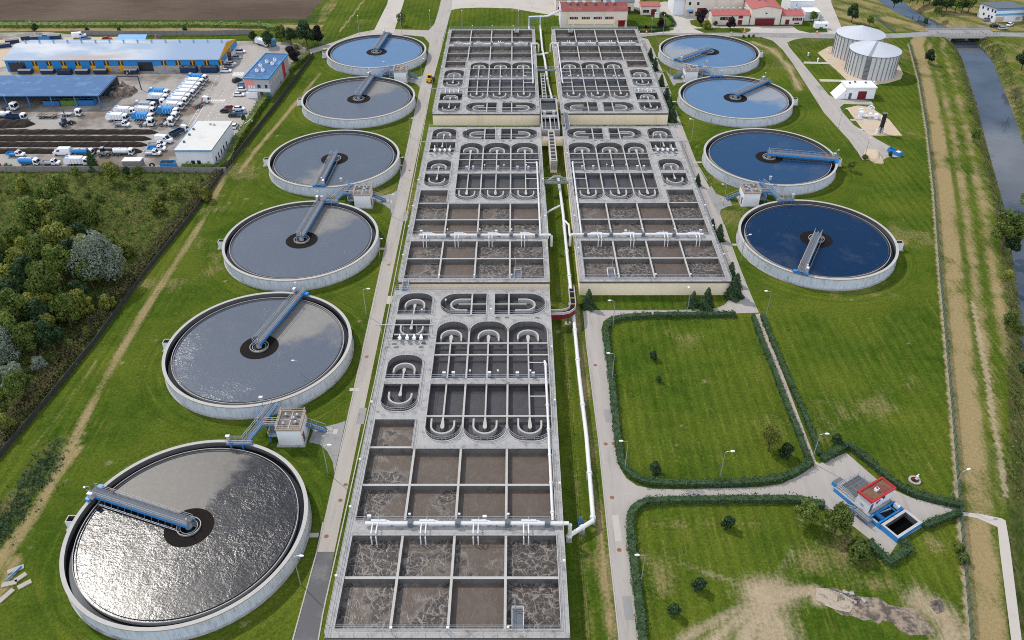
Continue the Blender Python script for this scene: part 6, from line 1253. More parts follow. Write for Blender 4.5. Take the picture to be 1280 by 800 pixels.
# LPG tank, small machines
x,y=at(311,157); o=thing('gas_tank','white horizontal gas tank on the grass by the depot','tank',(x,y,0),R(72)); mb=MB(); mb.tube([(-2.4,0,1.1),(-2.1,0,1.1),(2.1,0,1.1),(2.4,0,1.1)],[.3,.65,.65,.3],'white_paint',16); mb.build('vessel',o)
for q in (-1.4,1.4): mb=MB(); mb.box(q-.15,q+.15,-.5,.5,0,.6,'concrete'); mb.build('saddle',o)
def loader(nm,lab,col,u,v,rz):
    x,y=at(u,v); o=thing(nm,lab,'loader',(x,y,.04),R(rz)); mb=MB(); mb.box(-2.2,-.2,-.9,.9,.8,1.8,col); mb.box(-.2,1.,-.5,.5,.7,1.3,col); mb.build('body',o)
    mb=MB(); mb.loft([[(-1.1,-.75,1.8),(.2,-.75,1.8),(.2,.75,1.8),(-1.1,.75,1.8)],[(-.95,-.65,2.9),(.0,-.65,2.9),(.0,.65,2.9),(-.95,.65,2.9)]],'glass_dark'); mb.box(-1.05,.1,-.72,.72,2.9,3.0,col); mb.build('cab',o)
    mb=MB(); mb.bar((.6,-.5,1.3),(2.3,-.5,.7),.2,col); mb.bar((.6,.5,1.3),(2.3,.5,.7),.2,col); a=mb.build('arm',o); mb=MB(); mb.xz([(2.2,.2),(3.1,.25),(2.5,1.2),(2.25,1.1)],-1.1,1.1,'dark_grey'); mb.build('bucket',o); wheel_set(o,[1.2,-1.3],2.1,.6,.4)
loader('wheel_loader','small yellow wheel loader on the service road by the far left basin','yellow_paint',538,102,75); loader('wheel_loader','dark blue wheel loader working at the top compost heap','dark_blue_paint',84,157,60)
x,y=at(133,194); loader('wheel_loader','small pale loader with red parts between the tankers at the lowest heap','car_silver',132,194.5,10)
for (u,v,c,l) in ((3,210,'red_paint','small red ride-on machine at the lower left yard wall'),(11,209,'green_paint','small green and red ride-on machine at the lower left yard wall')):
    x,y=at(u,v); o=thing('ride_on_machine',l,'machine',(x,y,.04)); mb=MB(); mb.xz([(-1.,.4),(1.1,.4),(1.,1.),(.2,1.1),(-.2,.8),(-.9,1.2)],-.5,.5,c); mb.build('body',o); mb=MB(); mb.box(-.7,-.2,-.35,.35,1.,1.5,'dark_grey'); mb.build('seat',o); wheel_set(o,[.7,-.6],1.2,.35,.25)
# compost heaps, scrap heap, sand heap
def heap(nm,lab,cat,pts,w,h,m,seed=1,rough=.25,grp=None,jit=.08):
    P=[Vector(q) for q in pts]; r_=np.random.default_rng(seed); L=[(b-a).length for a,b in zip(P,P[1:])]; n=max(6,int(sum(L)/1.2)); secs=[]; tot=sum(L)
    for i in range(n+1):
        s_=tot*i/n; k=0
        while k<len(L)-1 and s_>L[k]: s_-=L[k]; k+=1
        q=P[k].lerp(P[k+1],min(1,s_/L[k])); d=(P[k+1]-P[k]).normalized(); nr=Vector((-d.y,d.x)); e=min(1,min(i,n-i)/2.5+.12)
        secs.append([(q.x+nr.x*w*f*e*(1+r_.uniform(-jit,jit)),q.y+nr.y*w*f*e*(1+r_.uniform(-jit,jit)),max(-.02,h*e*g*(1+r_.uniform(-rough,rough)))) for f,g in ((-1,-.02),(-.72,.42),(-.4,.82),(-.1,1.),(.25,.92),(.6,.6),(.85,.25),(1,-.02))])
    mb=MB(); mb.loft(secs,m); return tag(mb.build(nm),lab,cat,grp)
for k,(v,u0,u1) in enumerate(((166.3,-60,198),(174.2,-60,190),(181.8,-60,186),(190.2,-60,180))): heap('compost_heap','long dark compost heap, '+['uppermost','second from the top','third from the top','lowest, behind the parked vans'][k]+' of the four','compost heap',[at(u0,v),at((u0+u1)/2,v),at(u1,v)],1.55,1.35,'soil',k+3,.14,'compost heaps')
heap('compost_heap','short dark soil heap at the left edge above the long ones','compost heap',[at(-40,157),at(0,157),at(44,155.5)],3.,2.,'soil',9,.2,'compost heaps')
heap('scrap_heap','tangled dark scrap heap at the end of the open blue shed','scrap heap',[at(146,124),at(153,117),at(160,112),at(166,110)],5.,3.2,'rubble',5,.55)
heap('debris_heap','brown debris heap behind the long shed','heap',[at(192,52),at(198,51.5),at(204,51.5)],3.,2.6,'rubble',6,.4)
heap('sand_heap','broad sand heap at the end of the digester road','sand heap',[at(1080,196),at(1090,196),at(1102,195)],5.5,2.2,'sand',8,.15)
heap('rubble_track','broken concrete and rubble strip at the end of the scraped soil fan','rubble',[at(1020,746),at(1060,752),at(1100,764),at(1140,778),at(1168,788)],2.1,.10,'rubble',12,.3,None,.42)
mat('broken_concrete',(.36,.305,.23),.95,var=.3,sc=.8,fine=.2,fsc=3.,stain=(.17,.14,.11),stain_sc=.8,stain_lo=.48,stain_hi=.64)
sheet('broken_pavement',[(1020,735),(1034,736),(1056,744),(1070,752),(1062,766),(1046,763),(1030,757),(1019,750)],'broken_concrete',.10)
o=heap('soil_pile','dark dug-up soil pile near the green fence','soil pile',[at(1162,756),at(1170,757),at(1182,762)],1.7,.4,'rubble',13,.6,None,.35)
r_=np.random.default_rng(5)
mb=MB()
for k in range(14):
    u,v=1050+k*2.2+r_.uniform(-4,4),741+k*.5+r_.uniform(-4,10); x,y=at(u,v); s_=r_.uniform(.25,.6); mb.rbox(x,y,.05,.26+r_.uniform(0,.1),s_*1.5,s_,r_.uniform(0,3),'concrete' if k%3 else 'rubble')
tag(mb.build('broken_slab'),None,None,None,'stuff'); COL.objects[-1]['label']='broken concrete slabs scattered on the rubble strip'; COL.objects[-1]['category']='rubble'
for k,(u,v,l,a) in enumerate(((20,712,2.6,.5),(12,730,2.4,.3),(26,722,2.,.9),(8,745,2.8,1.1),(31,731,2.2,.7))):
    x,y=at(u,v); mb=MB(); mb.box(-l/2,l/2,-.45,.45,0,.22,'stone_white'); tag(mb.build('concrete_slab',None,(x,y,.0),a),'loose pale concrete slab lying by the blue pipe at the left edge','slab','loose slabs at the left edge')
x,y=at(18,718); mb=MB(); mb.tube([(-1.6,0,.4),(1.6,0,.35)],.14,'blue_paint',10); tag(mb.build('blue_pipe',None,(x,y,0),R(68)),'short blue pipe lying on loose slabs at the left edge','pipe')
# kiosks, bollards on the plaza
x,y=at(821,22); o=thing('kiosk','small pale transformer kiosk on the plaza lawn','kiosk',(x,y,0)); mb=MB(); mb.box(-1.,1.,-.8,.8,0,2.2,'white_wall'); mb.build('body',o); mb=MB(); mb.box(-1.1,1.1,-.9,.9,2.2,2.4,'grey_panel'); mb.build('roof',o)
for (u,v,l) in ((808,41.5,'at the clipped hedge corner'),(914,42.5,'left on the lawn strip before the workshops'),(1021,41.5,'tall, near the white cabin'),(930,41,'small, on the kerb before the workshops')):
    x,y=at(u,v); mb=MB(); mb.cyl((x,y,0),(x,y,1.3),.35,'orange_paint',10,.2); mb.cyl((x,y,.6),(x,y,.9),.34,'white_paint',10,.3); tag(mb.build('traffic_cone'),'red and white traffic post '+l,'traffic post')
x,y=at(911,6); mb=MB(); mb.tube([(x,y,0),(x,y,2.),(x,y,3.)],[2.4,2.2,.5],'light_blue_paint',14); tag(mb.build('blue_tank'),'pale blue domed tank at the top edge behind the low workshop','tank')
# people in high-visibility clothing
def person(u,v,rz,lab):
    x,y=at(u,v); J=[(0,0,.95),(0,0,1.25),(0,0,1.48),(0,.02,1.6),(0,.02,1.74),(.11,0,.9),(.12,.06,.5),(.12,0,.06),(.12,.16,.03),(-.11,0,.9),(-.12,-.05,.5),(-.12,-.12,.06),(-.12,.04,.03),(.2,0,1.42),(.27,-.03,1.13),(.27,.08,.88),(-.2,0,1.42),(-.27,.03,1.13),(-.26,.14,.92)]
    E_=[(0,1),(1,2),(2,3),(3,4),(0,5),(5,6),(6,7),(7,8),(0,9),(9,10),(10,11),(11,12),(2,13),(13,14),(14,15),(2,16),(16,17),(17,18)]
    rad=[.15,.15,.12,.06,.1,.1,.07,.05,.045,.1,.07,.05,.045,.08,.05,.04,.08,.05,.04]
    me=bpy.data.meshes.new('person'); me.from_pydata(J,E_,[]); ob=bpy.data.objects.new('person',me); COL.objects.link(ob)
    sk=ob.modifiers.new('s','SKIN'); 
    for i,r__ in enumerate(rad): me.skin_vertices[0].data[i].radius=(r__,r__*.85)
    me.skin_vertices[0].data[0].use_root=True
    ob.modifiers.new('u','SUBSURF').levels=1
    dg=bpy.context.evaluated_depsgraph_get(); m2=bpy.data.meshes.new_from_object(ob.evaluated_get(dg)); ob.modifiers.clear(); ob.data=m2
    for q in ('hivis','navy_cloth','skin'): m2.materials.append(MATS[q])
    for p_ in m2.polygons:
        z=p_.center.z; p_.material_index=2 if z>1.54 or (abs(p_.center.x)>.2 and z<.98) else (0 if z>.92 else 1); p_.use_smooth=True
    ob.location=(x,y,.05); ob.rotation_euler.z=R(rz); tag(ob,lab,'person'); mb=MB(); mb.tube([(0,.02,1.74),(0,.02,1.84),(0,.02,1.88)],[.13,.1,.03],'white_paint',10); mb.build('helmet',ob)
person(160,95.5,30,'person in yellow high-visibility clothing, left of the two before the long shed'); person(163.5,93.5,-60,'person in yellow high-visibility clothing, right of the two before the long shed')
# ------------------------------------------------------------------ vegetation
def quads(pos,nor,size,r_):
    n=len(pos); t_=r_.normal(size=(n,3)); u=np.cross(nor,t_); u/=np.linalg.norm(u,axis=1,keepdims=True)+1e-9; w=np.cross(nor,u); w/=np.linalg.norm(w,axis=1,keepdims=True)+1e-9
    s=(size*(.55+.9*r_.random(n)))[:,None]; u*=s; w*=s*.7
    V=np.stack([pos-u-w*.4,pos+w*.2-u*.1-w,pos+u+w*.3,pos-u*.1+w],1).reshape(-1,3)
    return V
def leaf_mesh(name,V,m):
    n=len(V)//4; me=bpy.data.meshes.new(name); me.vertices.add(len(V)); me.vertices.foreach_set('co',V.astype(np.float32).ravel()); me.loops.add(n*4); me.loops.foreach_set('vertex_index',np.arange(n*4,dtype=np.int32)); me.polygons.add(n); me.polygons.foreach_set('loop_start',np.arange(0,n*4,4,dtype=np.int32)); me.polygons.foreach_set('loop_total',np.full(n,4,np.int32)); me.update(calc_edges=True); me.materials.append(MATS[m]); return me
def crown_round(r_,rad,h,z0,n,size,lobes=14,m='leaf_green',open_=.0,droop=0.):
    """several uneven leaf lumps round a middle; leaves on and inside each lump"""
    cs=[(0,0,z0+h*.5,rad*.62)]
    for k in range(lobes):
        a=r_.uniform(0,2*PI); q=r_.uniform(.15,.9); zz=z0+h*(r_.uniform(.12,.95)); env=math.sin(PI*min(.97,max(.08,(zz-z0)/h*.85+.12)))
        d=rad*q*env*.85; cs.append((d*math.cos(a),d*math.sin(a),zz,rad*r_.uniform(.24,.44)))
    cs=np.array(cs); wt=cs[:,3]**2; ix=r_.choice(len(cs),n,p=wt/wt.sum()); c=cs[ix]
    d=r_.normal(size=(n,3)); d[:,2]+=.25; d/=np.linalg.norm(d,axis=1,keepdims=True)
    f=(.55+.5*r_.random(n)**.6)[:,None]; pos=c[:,:3]+d*c[:,3:4]*f; pos[:,2]-=droop*np.abs(d[:,0])*c[:,3]; pos[:,2]=np.maximum(pos[:,2],.1)
    nor=d+r_.normal(size=(n,3))*.45; nor/=np.linalg.norm(nor,axis=1,keepdims=True)
    return quads(pos,nor,size,r_)
def crown_cone(r_,rad,h,z0,n,size):
    z=h*(1-np.sqrt(r_.random(n))); lay=np.floor(z/h*9)/9; fr=(z/h-lay)*9; R_=rad*(1-z/h)**.9*(1.12-.3*fr)+.08; a=r_.random(n)*2*PI; q=R_*(.55+.45*r_.random(n)**.5)*(1+.22*np.sin(a*5+lay*17))
    pos=np.stack([q*np.cos(a),q*np.sin(a),z0+z-.12*q],-1); nor=np.stack([np.cos(a)*.7,np.sin(a)*.7,np.full(n,.75)],-1)+r_.normal(size=(n,3))*.3; nor/=np.linalg.norm(nor,axis=1,keepdims=True)
    return quads(pos,nor,size,r_)
def tree_proto(name,cat,m,kind,rad,h,z0,n,size,seed,trunk=True,**kw):
    r_=np.random.default_rng(seed); o=thing(name,'x',cat)
    V=crown_cone(r_,rad,h,z0,n,size) if kind=='cone' else crown_round(r_,rad,h,z0,n,size,m=m,**kw)
    c=bpy.data.objects.new('crown',leaf_mesh('crown',V,m)); COL.objects.link(c); c.parent=o
    mb=MB(); tr=max(.05,.035*(z0+h)); mb.tube([(0,0,-.05),(.04*h*.2,0,z0*.6+.1),(0,.03*h,z0+h*.45)],[tr,tr*.8,tr*.35],'bark',7)
    for k in range(4):
        a=k*1.7+seed; mb.tube([(0,0,z0*.7+h*.1),(rad*.35*math.cos(a),rad*.35*math.sin(a),z0+h*.42),(rad*.62*math.cos(a),rad*.62*math.sin(a),z0+h*.62)],[tr*.5,tr*.3,tr*.1],'bark',5)
    mb.build('trunk',o); return Proto(o)
TP={
 'broad':tree_proto('tree','tree','leaf_green','round',3.6,7.,2.2,3200,.30,1,lobes=20),
 'dark':tree_proto('tree','tree','leaf_dark','round',3.4,6.5,1.8,3200,.30,2,lobes=18),
 'olive':tree_proto('tree','tree','leaf_olive','round',3.4,6.,1.0,3000,.28,3,lobes=20),
 'yellow':tree_proto('shrub','shrub','leaf_yellow','round',2.4,3.4,.2,1700,.26,4,lobes=16),
 'willow':tree_proto('willow_tree','tree','leaf_silver','round',5.2,9.5,1.2,11000,.21,5,lobes=34,droop=.25),
 'purple':tree_proto('purple_tree','tree','leaf_purple','round',2.6,4.4,1.5,2400,.27,6,lobes=14),
 'conifer':tree_proto('conifer','conifer','leaf_dark','cone',1.7,5.6,.2,2600,.20,7),
 'bush':tree_proto('bush','bush','leaf_green','round',1.7,2.2,.1,1500,.20,8,lobes=14),
 'dbush':tree_proto('bush','bush','leaf_dark','round',1.2,1.9,.15,1300,.16,9,lobes=12),
 'thin':tree_proto('young_tree','young tree','leaf_yellow','round',2.0,3.6,.9,1100,.13,10,lobes=14),
 'bare':tree_proto('leafless_tree','tree','leaf_bare','round',2.8,4.6,.8,700,.10,11,lobes=18),
 'sbush':tree_proto('shrub','shrub','leaf_silver','round',2.6,4.2,.2,2200,.22,12,lobes=20),
}
r2=random.Random(4)
def tree(k,u,v,s,label,group=None,name=None,sz=None):
    x,y=at(u,v); o=TP[k].put((x,y,0),r2.uniform(0,6.28),label,group,(s,s,s*(sz or 1.)))
    return o
# single trees and shrubs that stand out
tree('willow',133,352,1.32,'big silvery willow rising from the wild meadow'); tree('willow',6,455,1.0,'silvery willow cut by the left edge of the meadow'); tree('sbush',22,482,1.25,'silvery shrub at the left edge of the meadow, below the willow'); tree('sbush',50,462,.75,'small silvery shrub at the inner side of the left-edge willow')
tree('olive',142,229,1.02,'yellow-green round tree rising before the yard wall'); tree('conifer',118,212,1.15,'dark conifer before the yard wall beside the round tree',sz=1.15)
tree('olive',222,247,.78,'dense grey-green shrub below the white gate office',None,sz=.75); tree('yellow',260,250,1.1,'yellow-green shrub in the meadow corner by the gate office'); tree('yellow',31,240,1.2,'lone yellowish shrub in the upper left of the meadow'); tree('yellow',197,265,1.25,'yellowish shrub in the middle of the upper meadow')
MG='trees and bushes of the wild meadow'
ml={'broad':'mid-green tree in the thicket of the wild meadow','dark':'dark green tree in the thicket of the wild meadow','olive':'olive-green tree in the thicket of the wild meadow','bush':'small green bush in the wild meadow','yellow':'yellow-green bush in the thicket of the wild meadow'}
for k,u,v,s in (('broad',82,270,.8),('olive',68,290,.85),('broad',95,300,.9),('olive',85,330,1.),('broad',60,345,.8),('olive',40,335,.75),('dark',100,352,.85),('olive',112,340,.9),('dark',48,378,.9),('broad',70,392,.95),('dark',105,385,.55),('olive',18,372,.8),('olive',8,395,.9),('broad',28,420,.85),('dark',60,420,.7),('yellow',70,402,1.2),('broad',5,430,.8),('olive',38,350,.7),('dark',28,398,.8),('dark',70,440,.6),('olive',12,540,.4),('broad',150,345,.5),('broad',30,320,.6),('olive',10,330,.7),('dark',5,358,.8),('broad',120,300,.7),('olive',100,282,.75),('broad',48,300,.8),('olive',30,352,.8),('broad',88,360,.8),('broad',118,362,.6),('olive',60,372,.8),('broad',12,352,.8),('broad',90,410,.6),('olive',50,410,.8),('broad',20,440,.7),('olive',66,425,.6),('broad',45,445,.6),('broad',30,500,.5),('olive',75,300,.7),('yellow',105,395,1.1),('yellow',55,330,1.1),('broad',62,262,.5),('dark',110,320,.7)): tree(k,u,v,s*1.45,ml[k],MG+', '+{'broad':'mid-green trees','dark':'dark trees','olive':'olive trees','bush':'small bushes','yellow':'yellow bushes'}[k],None,1.2)
for i in range(75):
    u,v=r2.uniform(-20,275),r2.uniform(222,540)
    edge=572-(572-218)*(u/278.)
    if v>edge-6: continue
    k=r2.choice(('bush','bush','bush','yellow')); tree(k,u,v,r2.uniform(.5,1.25)*(1. if v>300 else .8),ml[k],MG+', '+{'bush':'small bushes','yellow':'yellow bushes'}[k])
mb=None
for k,u,v,s,l in (('broad',98,226,.5,'rounded green bush at the yard wall left of the round tree'),('broad',176,226,.55,'green bush at the yard wall right of the round tree'),('dark',160,221,.42,'dark bush at the yard wall between two green ones'),('olive',241,240,.5,'olive bush between the grey-green and yellow-green shrubs'),('broad',205,238,.5,'green bush left of the dense grey-green shrub')): tree(k,u,v,s,l)
# far trees at the yard gate and along the field margin
for k,u,v,s,l in (('dark',336,59,.85,'dark tree left of the far gate, behind the white refuse truck'),('broad',352,52,.8,'green tree second from the left behind the far gate'),('dark',364,56,.9,'dark tree in the middle behind the far gate'),('dark',384,58,1.3,'tallest dark tree, right of the far gate'),('purple',397,55,1.3,'dark tree at the right end of the clump by the far gate'),('purple',368,80,1.25,'dark purple tree beside the blue-roofed depot office'),('dark',317,52,.55,'small dark bush at the end of the far yard wall'),('broad',372,66,.4,'low green bush on the lawn by the far gate'),('broad',502,32,.65,'lone round tree on the lawn left of the crossroads'),('dark',306,153,.35,'dark clipped bush at the back corner of the gate office')): tree(k,u,v,s,l)
for u,s,l in ((46,.5,'low bush on the field margin, left'),(110,.3,'low bush on the field margin behind the white van'),(232,.35,'low bush on the field margin, right'),(150,.3,'low bush on the field margin behind the canopy')): tree('dark',u,41,s,l)
# basin foot conifers
for u,v,s,l in ((735,384,1.0,'dark conifer at the left corner of the long cream wall'),(865,383,.85,'smaller conifer of the pair at the right of the long cream wall'),(882,385,1.12,'taller conifer of the pair at the right of the long cream wall'),(917,371,1.3,'tallest conifer, at the right front corner of the right-hand basin'),(911,352,1.1,'conifer just behind the tallest one at the right-hand basin'),(898,300,.95,'conifer halfway along the road side of the right-hand basin'),(889,288,.7,'small conifer halfway along the road side of the right-hand basin'),(871,232,.75,'conifer at the road side below the house with a stair'),(840,152,1.1,'conifer at the front corner of the far right basin'),(836,140,1.1,'conifer second from the front beside the far right basin'),(832,127,1.1,'conifer third from the front beside the far right basin'),(826,108,.9,'conifer in the middle beside the far right basin'),(818,88,1.0,'conifer second from the back beside the far right basin'),(812,76,1.0,'conifer farthest back beside the far right basin'),(787,38,.4,'tiny conifer behind the far basins')): tree('conifer',u,v,s,l,'conifers at the basin walls')
# lawn shrubs in the lower right
for k,u,v,s,l in (('dbush',816,449,.95,'dark bush, upper of two on the hedged upper lawn'),('dbush',823,477,.62,'smallest dark bush in the middle of the upper lawn'),('dbush',819,591,1.15,'dark pointed bush at the lower left of the upper lawn'),('thin',960,563,1.5,'loose yellow-green young tree on the upper lawn'),('dbush',981,571,1.45,'dark round bush beside the loose young tree'),('dbush',1045,556,1.15,'bright bush behind the hedge corner of the grit yard'),('dbush',909,660,1.2,'dark pointed bush on the front lawn near the hedge'),('broad',1004,655,.66,'round tree at the end of the front hedge'),('broad',1042,668,.80,'big round tree before the grit chamber'),('bush',1071,694,1.6,'leafy bush below the big round tree'),('dbush',873,737,1.15,'dark bush in the middle of the front lawn'),('dbush',842,768,1.05,'dark bush nearest the camera on the front lawn'),('bush',1198,688,.7,'upper bush of the pair at the green fence'),('bush',1203,702,.8,'lower bush of the pair at the green fence'),('broad',1063,214,.42,'lone bush beside the tank with the level bridge'),('bush',1080,199,.7,'low bush at the foot of the sand heap'),('dbush',1112,196,.8,'dark low bush between the sand heap and the blue skip')): tree(k,u,v,s,l)
for k,u,v,s,l in (('thin',1041,556,.0,''),):
    pass
# plaza trees
for k,u,v,s,l in (('purple',826,36,.85,'small dark purple tree on the plaza island'),('purple',875,32,1.3,'large dark purple tree before the white office block'),('yellow',883,36,1.0,'yellow-green tree beside the large dark purple tree'),('purple',913,37,1.0,'dark purple tree before the long low workshop'),('dark',894,33.5,.32,'small dark bush at the end wall of the low workshop'),('purple',807,36,.3,'tiny dark bush left on the plaza island'),('broad',1016,28,.55,'bush behind the white cabin'),('bush',929,47,.5,'tiny bush left of three on the verge'),('dbush',936,47,.6,'tiny bush in the middle of three on the verge'),('bush',942,46.5,.5,'tiny bush right of three on the verge'),('dark',1064,28,1.0,'dark tree behind the digester tanks'),('broad',1086,33,.55,'smaller bush behind the digester tanks'),('dark',1117,10,.9,'dark tree at the far river bend'),('broad',806,5,.6,'green bush at the top edge right of the boiler hall')): tree(k,u,v,s,l)
# river banks
for k,u,v,s,l in (('dark',1160,80,.72,'dark bush on the bank just below the road bridge'),('bare',1268,128,1.15,'leafless tree on the far river bank'),('broad',1216,178,.55,'green bush at the water on the near bank'),('broad',1252,312,1.25,'large dark green tree on the near river bank'),('dark',1262,318,.7,'dark tree leaning to the water beside the large one'),('olive',1258,352,.5,'round olive bush on the near river bank'),('broad',1257,412,.55,'low green bush on the near river bank'),('bush',1214,140,.8,'dark scrub on the near bank'),('broad',1282,262,.8,'tree overhanging the river at the right edge'),('broad',1292,238,.7,'tree behind the overhanging one at the right edge'),('dark',1280,478,.7,'dark bush at the right edge, lowest on the bank'),('olive',1281,505,.6,'olive bush at the right edge, lowest on the bank'),('bush',1274,418,.9,'scrub at the water below the low green bush'),('dark',1276,88,1.,'dark tree at the right end of the bridge road'),('broad',1170,20,.5,'bush in the river bend above the bridge'),('dark',1156,32,.4,'narrow bush at the upstream water edge')): tree(k,u,v,s,l)
for i,u in enumerate(range(1128,1216,8)): tree('dark' if i%2 else 'broad',u+r2.uniform(-2,2),11+i*.55 if u>1160 else 4+i*.4,r2.uniform(.7,1.),'tree in the dense row left of the river house','trees of the row at the river house')
tree('broad',1284,30,.8,'tree at the right edge beside the river house')
for o in [c for c in COL.objects if c.get('label')=='x']:
    pass
# hedges: clipped body with leaf surface
def hedge(px,w,h,label,m='leaf_hedge',dens=38,world=False,lsize=.18,seed=0,name='hedge',cat='hedge'):
    pts=px if world else ats(px); r_=np.random.default_rng(seed+int(abs(pts[0][0])*7)%1000)
    P=[Vector(p) for p in pts]; pos=[];nor=[]; 
    base=P[0]; mb=MB(); rel=[(p.x-base.x,p.y-base.y) for p in P]; ribbon(mb,rel,w*.8,-.02,h*.86,m); 
    o=mb.build(name,None,(base.x,base.y,0)); 
    for a,b in zip(P,P[1:]):
        d=b-a; L=d.length; n=int(L*dens*(w+2*h)/3.2); d.normalize(); nr=Vector((-d.y,d.x)); t_=r_.random(n)*L; s_=r_.random(n)*(w+2*h)
        bump=1+.13*np.sin(t_*.9+seed+a.x)+.10*np.sin(t_*2.7+a.y)+.09*r_.normal(size=n)
        x=np.where(s_<h,-w/2,np.where(s_>h+w,w/2,s_-h-w/2)); z=np.where(s_<h,s_,np.where(s_>h+w,2*h+w-s_,h))
        x=x*bump; z=z*np.where(z>=h*.98,bump,1)*1.
        nx_=np.where(s_<h,-1.,np.where(s_>h+w,1.,0.)); nz=np.where((s_>=h)&(s_<=h+w),1.,.25)
        pos.append(np.stack([a.x-base.x+d.x*t_+nr.x*x,a.y-base.y+d.y*t_+nr.y*x,np.maximum(z,.06)],-1)); nor.append(np.stack([nr.x*nx_,nr.y*nx_,nz],-1))
    pos=np.concatenate(pos); nor=np.concatenate(nor)+r_.normal(size=(len(pos),3))*.5; nor/=np.linalg.norm(nor,axis=1,keepdims=True)
    lv=leaf_mesh('hedge_leaves',quads(pos,nor,np.full(len(pos),lsize),r_),m)
    # join the leaf shell into the hedge's own mesh
    bm=bmesh.new(); bm.from_mesh(o.data); bm.from_mesh(lv); bm.to_mesh(o.data); bm.free(); bpy.data.meshes.remove(lv)
    return tag(o,label,cat)
hedge([(814,396),(790,397.5),(774,399.5),(762,404),(757,413),(758,430),(762,455),(766,490),(771,540),(773,560),(776,578),(783,589),(794,598),(805,603),(820,605),(850,606.5),(890,606),(925,605.5),(952,603.5),(972,600),(990,594),(1003,586),(1013,580)],1.5,1.15,'long dark hedge curving round the left and lower sides of the upper lawn')
hedge([(817,396),(860,395.5),(919,395)],1.5,1.15,'straight dark hedge along the road before the long cream wall')
hedge([(941,397),(951,425),(965,460),(983,507),(998,545),(1008,570),(1013,582)],1.1,1.1,'left hedge of the pair along the brick path')
hedge([(952,396),(962,420),(975,452),(990,487)],1.1,1.1,'right hedge of the pair along the brick path, upper piece'); hedge([(991,489),(1005,520),(1017,550),(1024,570)],1.1,1.1,'right hedge of the pair along the brick path, lower piece')
hedge([(1027,577),(1045,566),(1058,558),(1063,560),(1085,578),(1108,598),(1125,611),(1145,620),(1170,627),(1202,634)],1.5,1.2,'hedge wrapping the upper side of the grit chamber yard')
hedge([(1154,660),(1172,652),(1199,643)],1.4,1.1,'short slanting hedge at the right of the grit chamber'); hedge([(1084,679),(1097,692),(1111,705),(1122,697),(1135,688),(1128,680)],1.7,1.15,'hooked hedge at the lower tip of the grit chamber yard')
hedge([(810,900),(806,830),(800,770),(794,720),(789,680),(787,656),(789,643),(797,634),(808,629),(840,627),(900,626.5),(960,626),(1000,626.5),(1030,634)],1.5,1.15,'long hedge round the left and upper sides of the front lawn')
hedge([(228,213),(274,213),(285,205),(296,180),(325,135),(358,93),(386,70)],2.4,2.0,'dark hedge inside the yard wall by the gate office','leaf_green',16,lsize=.24)
hedge([(789,35),(830,35.5),(842,33),(843,30),(838,23),(828,17.5)],1.3,1.1,'low clipped hedge round the plaza island','leaf_dark',14,lsize=.24); hedge([(785,16.5),(812,16.5)],1.2,1.,'low straight hedge at the back of the plaza island','leaf_dark',14,lsize=.24); hedge([(788,40.5),(815,40.5),(836,37)],1.3,1.0,'lower clipped hedge strip by the crossroads side of the plaza','leaf_dark',14,lsize=.24)
hedge([(-60,33),(100,33),(250,32.5),(330,34),(350,38)],5.,1.6,'broad green field hedge behind the waste yard','leaf_green',3,lsize=.5); hedge([(345,46),(372,45),(402,43)],3.,2.2,'dark overgrown hedge behind the far gate','leaf_dark',7,lsize=.4)
# reeds and tall herbs: uncountable
def tufts(name,label,region,n,m,hh,size,seed,kind='ground cover'):
    r_=np.random.default_rng(seed); pos=[];
    while len(pos)<n:
        u,v,z=region(r_)
        if u is None: continue
        pos.append((u,v,z))
    p=np.array(pos); k=4; pos=np.repeat(p,k,0); pos[:,:2]+=r_.normal(size=(len(pos),2))*size*.9; pos[:,2]+=r_.random(len(pos))*hh
    nor=r_.normal(size=(len(pos),3)); nor[:,2]=np.abs(nor[:,2])*.6+.35; nor/=np.linalg.norm(nor,axis=1,keepdims=True)
    o=bpy.data.objects.new(name,leaf_mesh(name,quads(pos,nor,np.full(len(pos),size),r_),m)); COL.objects.link(o); return tag(o,label,kind,None,'stuff')
def reg_reed(r_):
    s_=r_.random(); u=278*s_; v=572-(572-218)*s_; d=r_.uniform(4,26)*(.35+.9*(1-s_)); return (*at(u-d*.8,v-d*.35),0.)
tufts('reeds','tall reeds and herbs along the dark fence',reg_reed,3600,'leaf_reed',1.5,.24,21)
mx=[inpoly(np.array([0.]),np.array([0.]),meadow)]
MX=np.array(meadow)
def reg_mead(r_):
    u,v=r_.uniform(-60,285),r_.uniform(216,600)
    x,y=at(u,v)
    if not inpoly(np.array([x]),np.array([y]),meadow)[0]: return (None,0,0)
    return (x,y,0.)
tufts('meadow_herbs','waist-high green herbs of the wild meadow',reg_mead,5200,'leaf_green',.9,.26,22); tufts('dry_herbs','dry straw-coloured herbs of the wild meadow',reg_mead,2600,'leaf_reed',.8,.22,23); tufts('dark_herbs','dark nettles of the wild meadow',reg_mead,900,'leaf_dark',1.0,.28,24)
def reg_bank(r_):
    k=r_.integers(2,len(RIV)-7); a,b=Vector(RIV[k]),Vector(RIV[k+1]); q=a.lerp(b,r_.random()); d=(b-a).normalized(); s_=r_.choice((-1,1)); w=r_.uniform(6.3,10.5); return (q.x-d.y*w*s_,q.y+d.x*w*s_,-4+4*float(sst(np.array([w]),3.5,11.5)[0]))
tufts('bank_weeds','rough weeds on the river banks',reg_bank,1700,'leaf_reed',.6,.22,25); tufts('bank_grass','green weeds on the river banks',reg_bank,900,'leaf_green',.6,.24,26)
def reg_patch(r_): s_=r_.random(); return (*at(-10+80*s_+r_.normal()*9,680-120*s_+r_.normal()*8),0.)
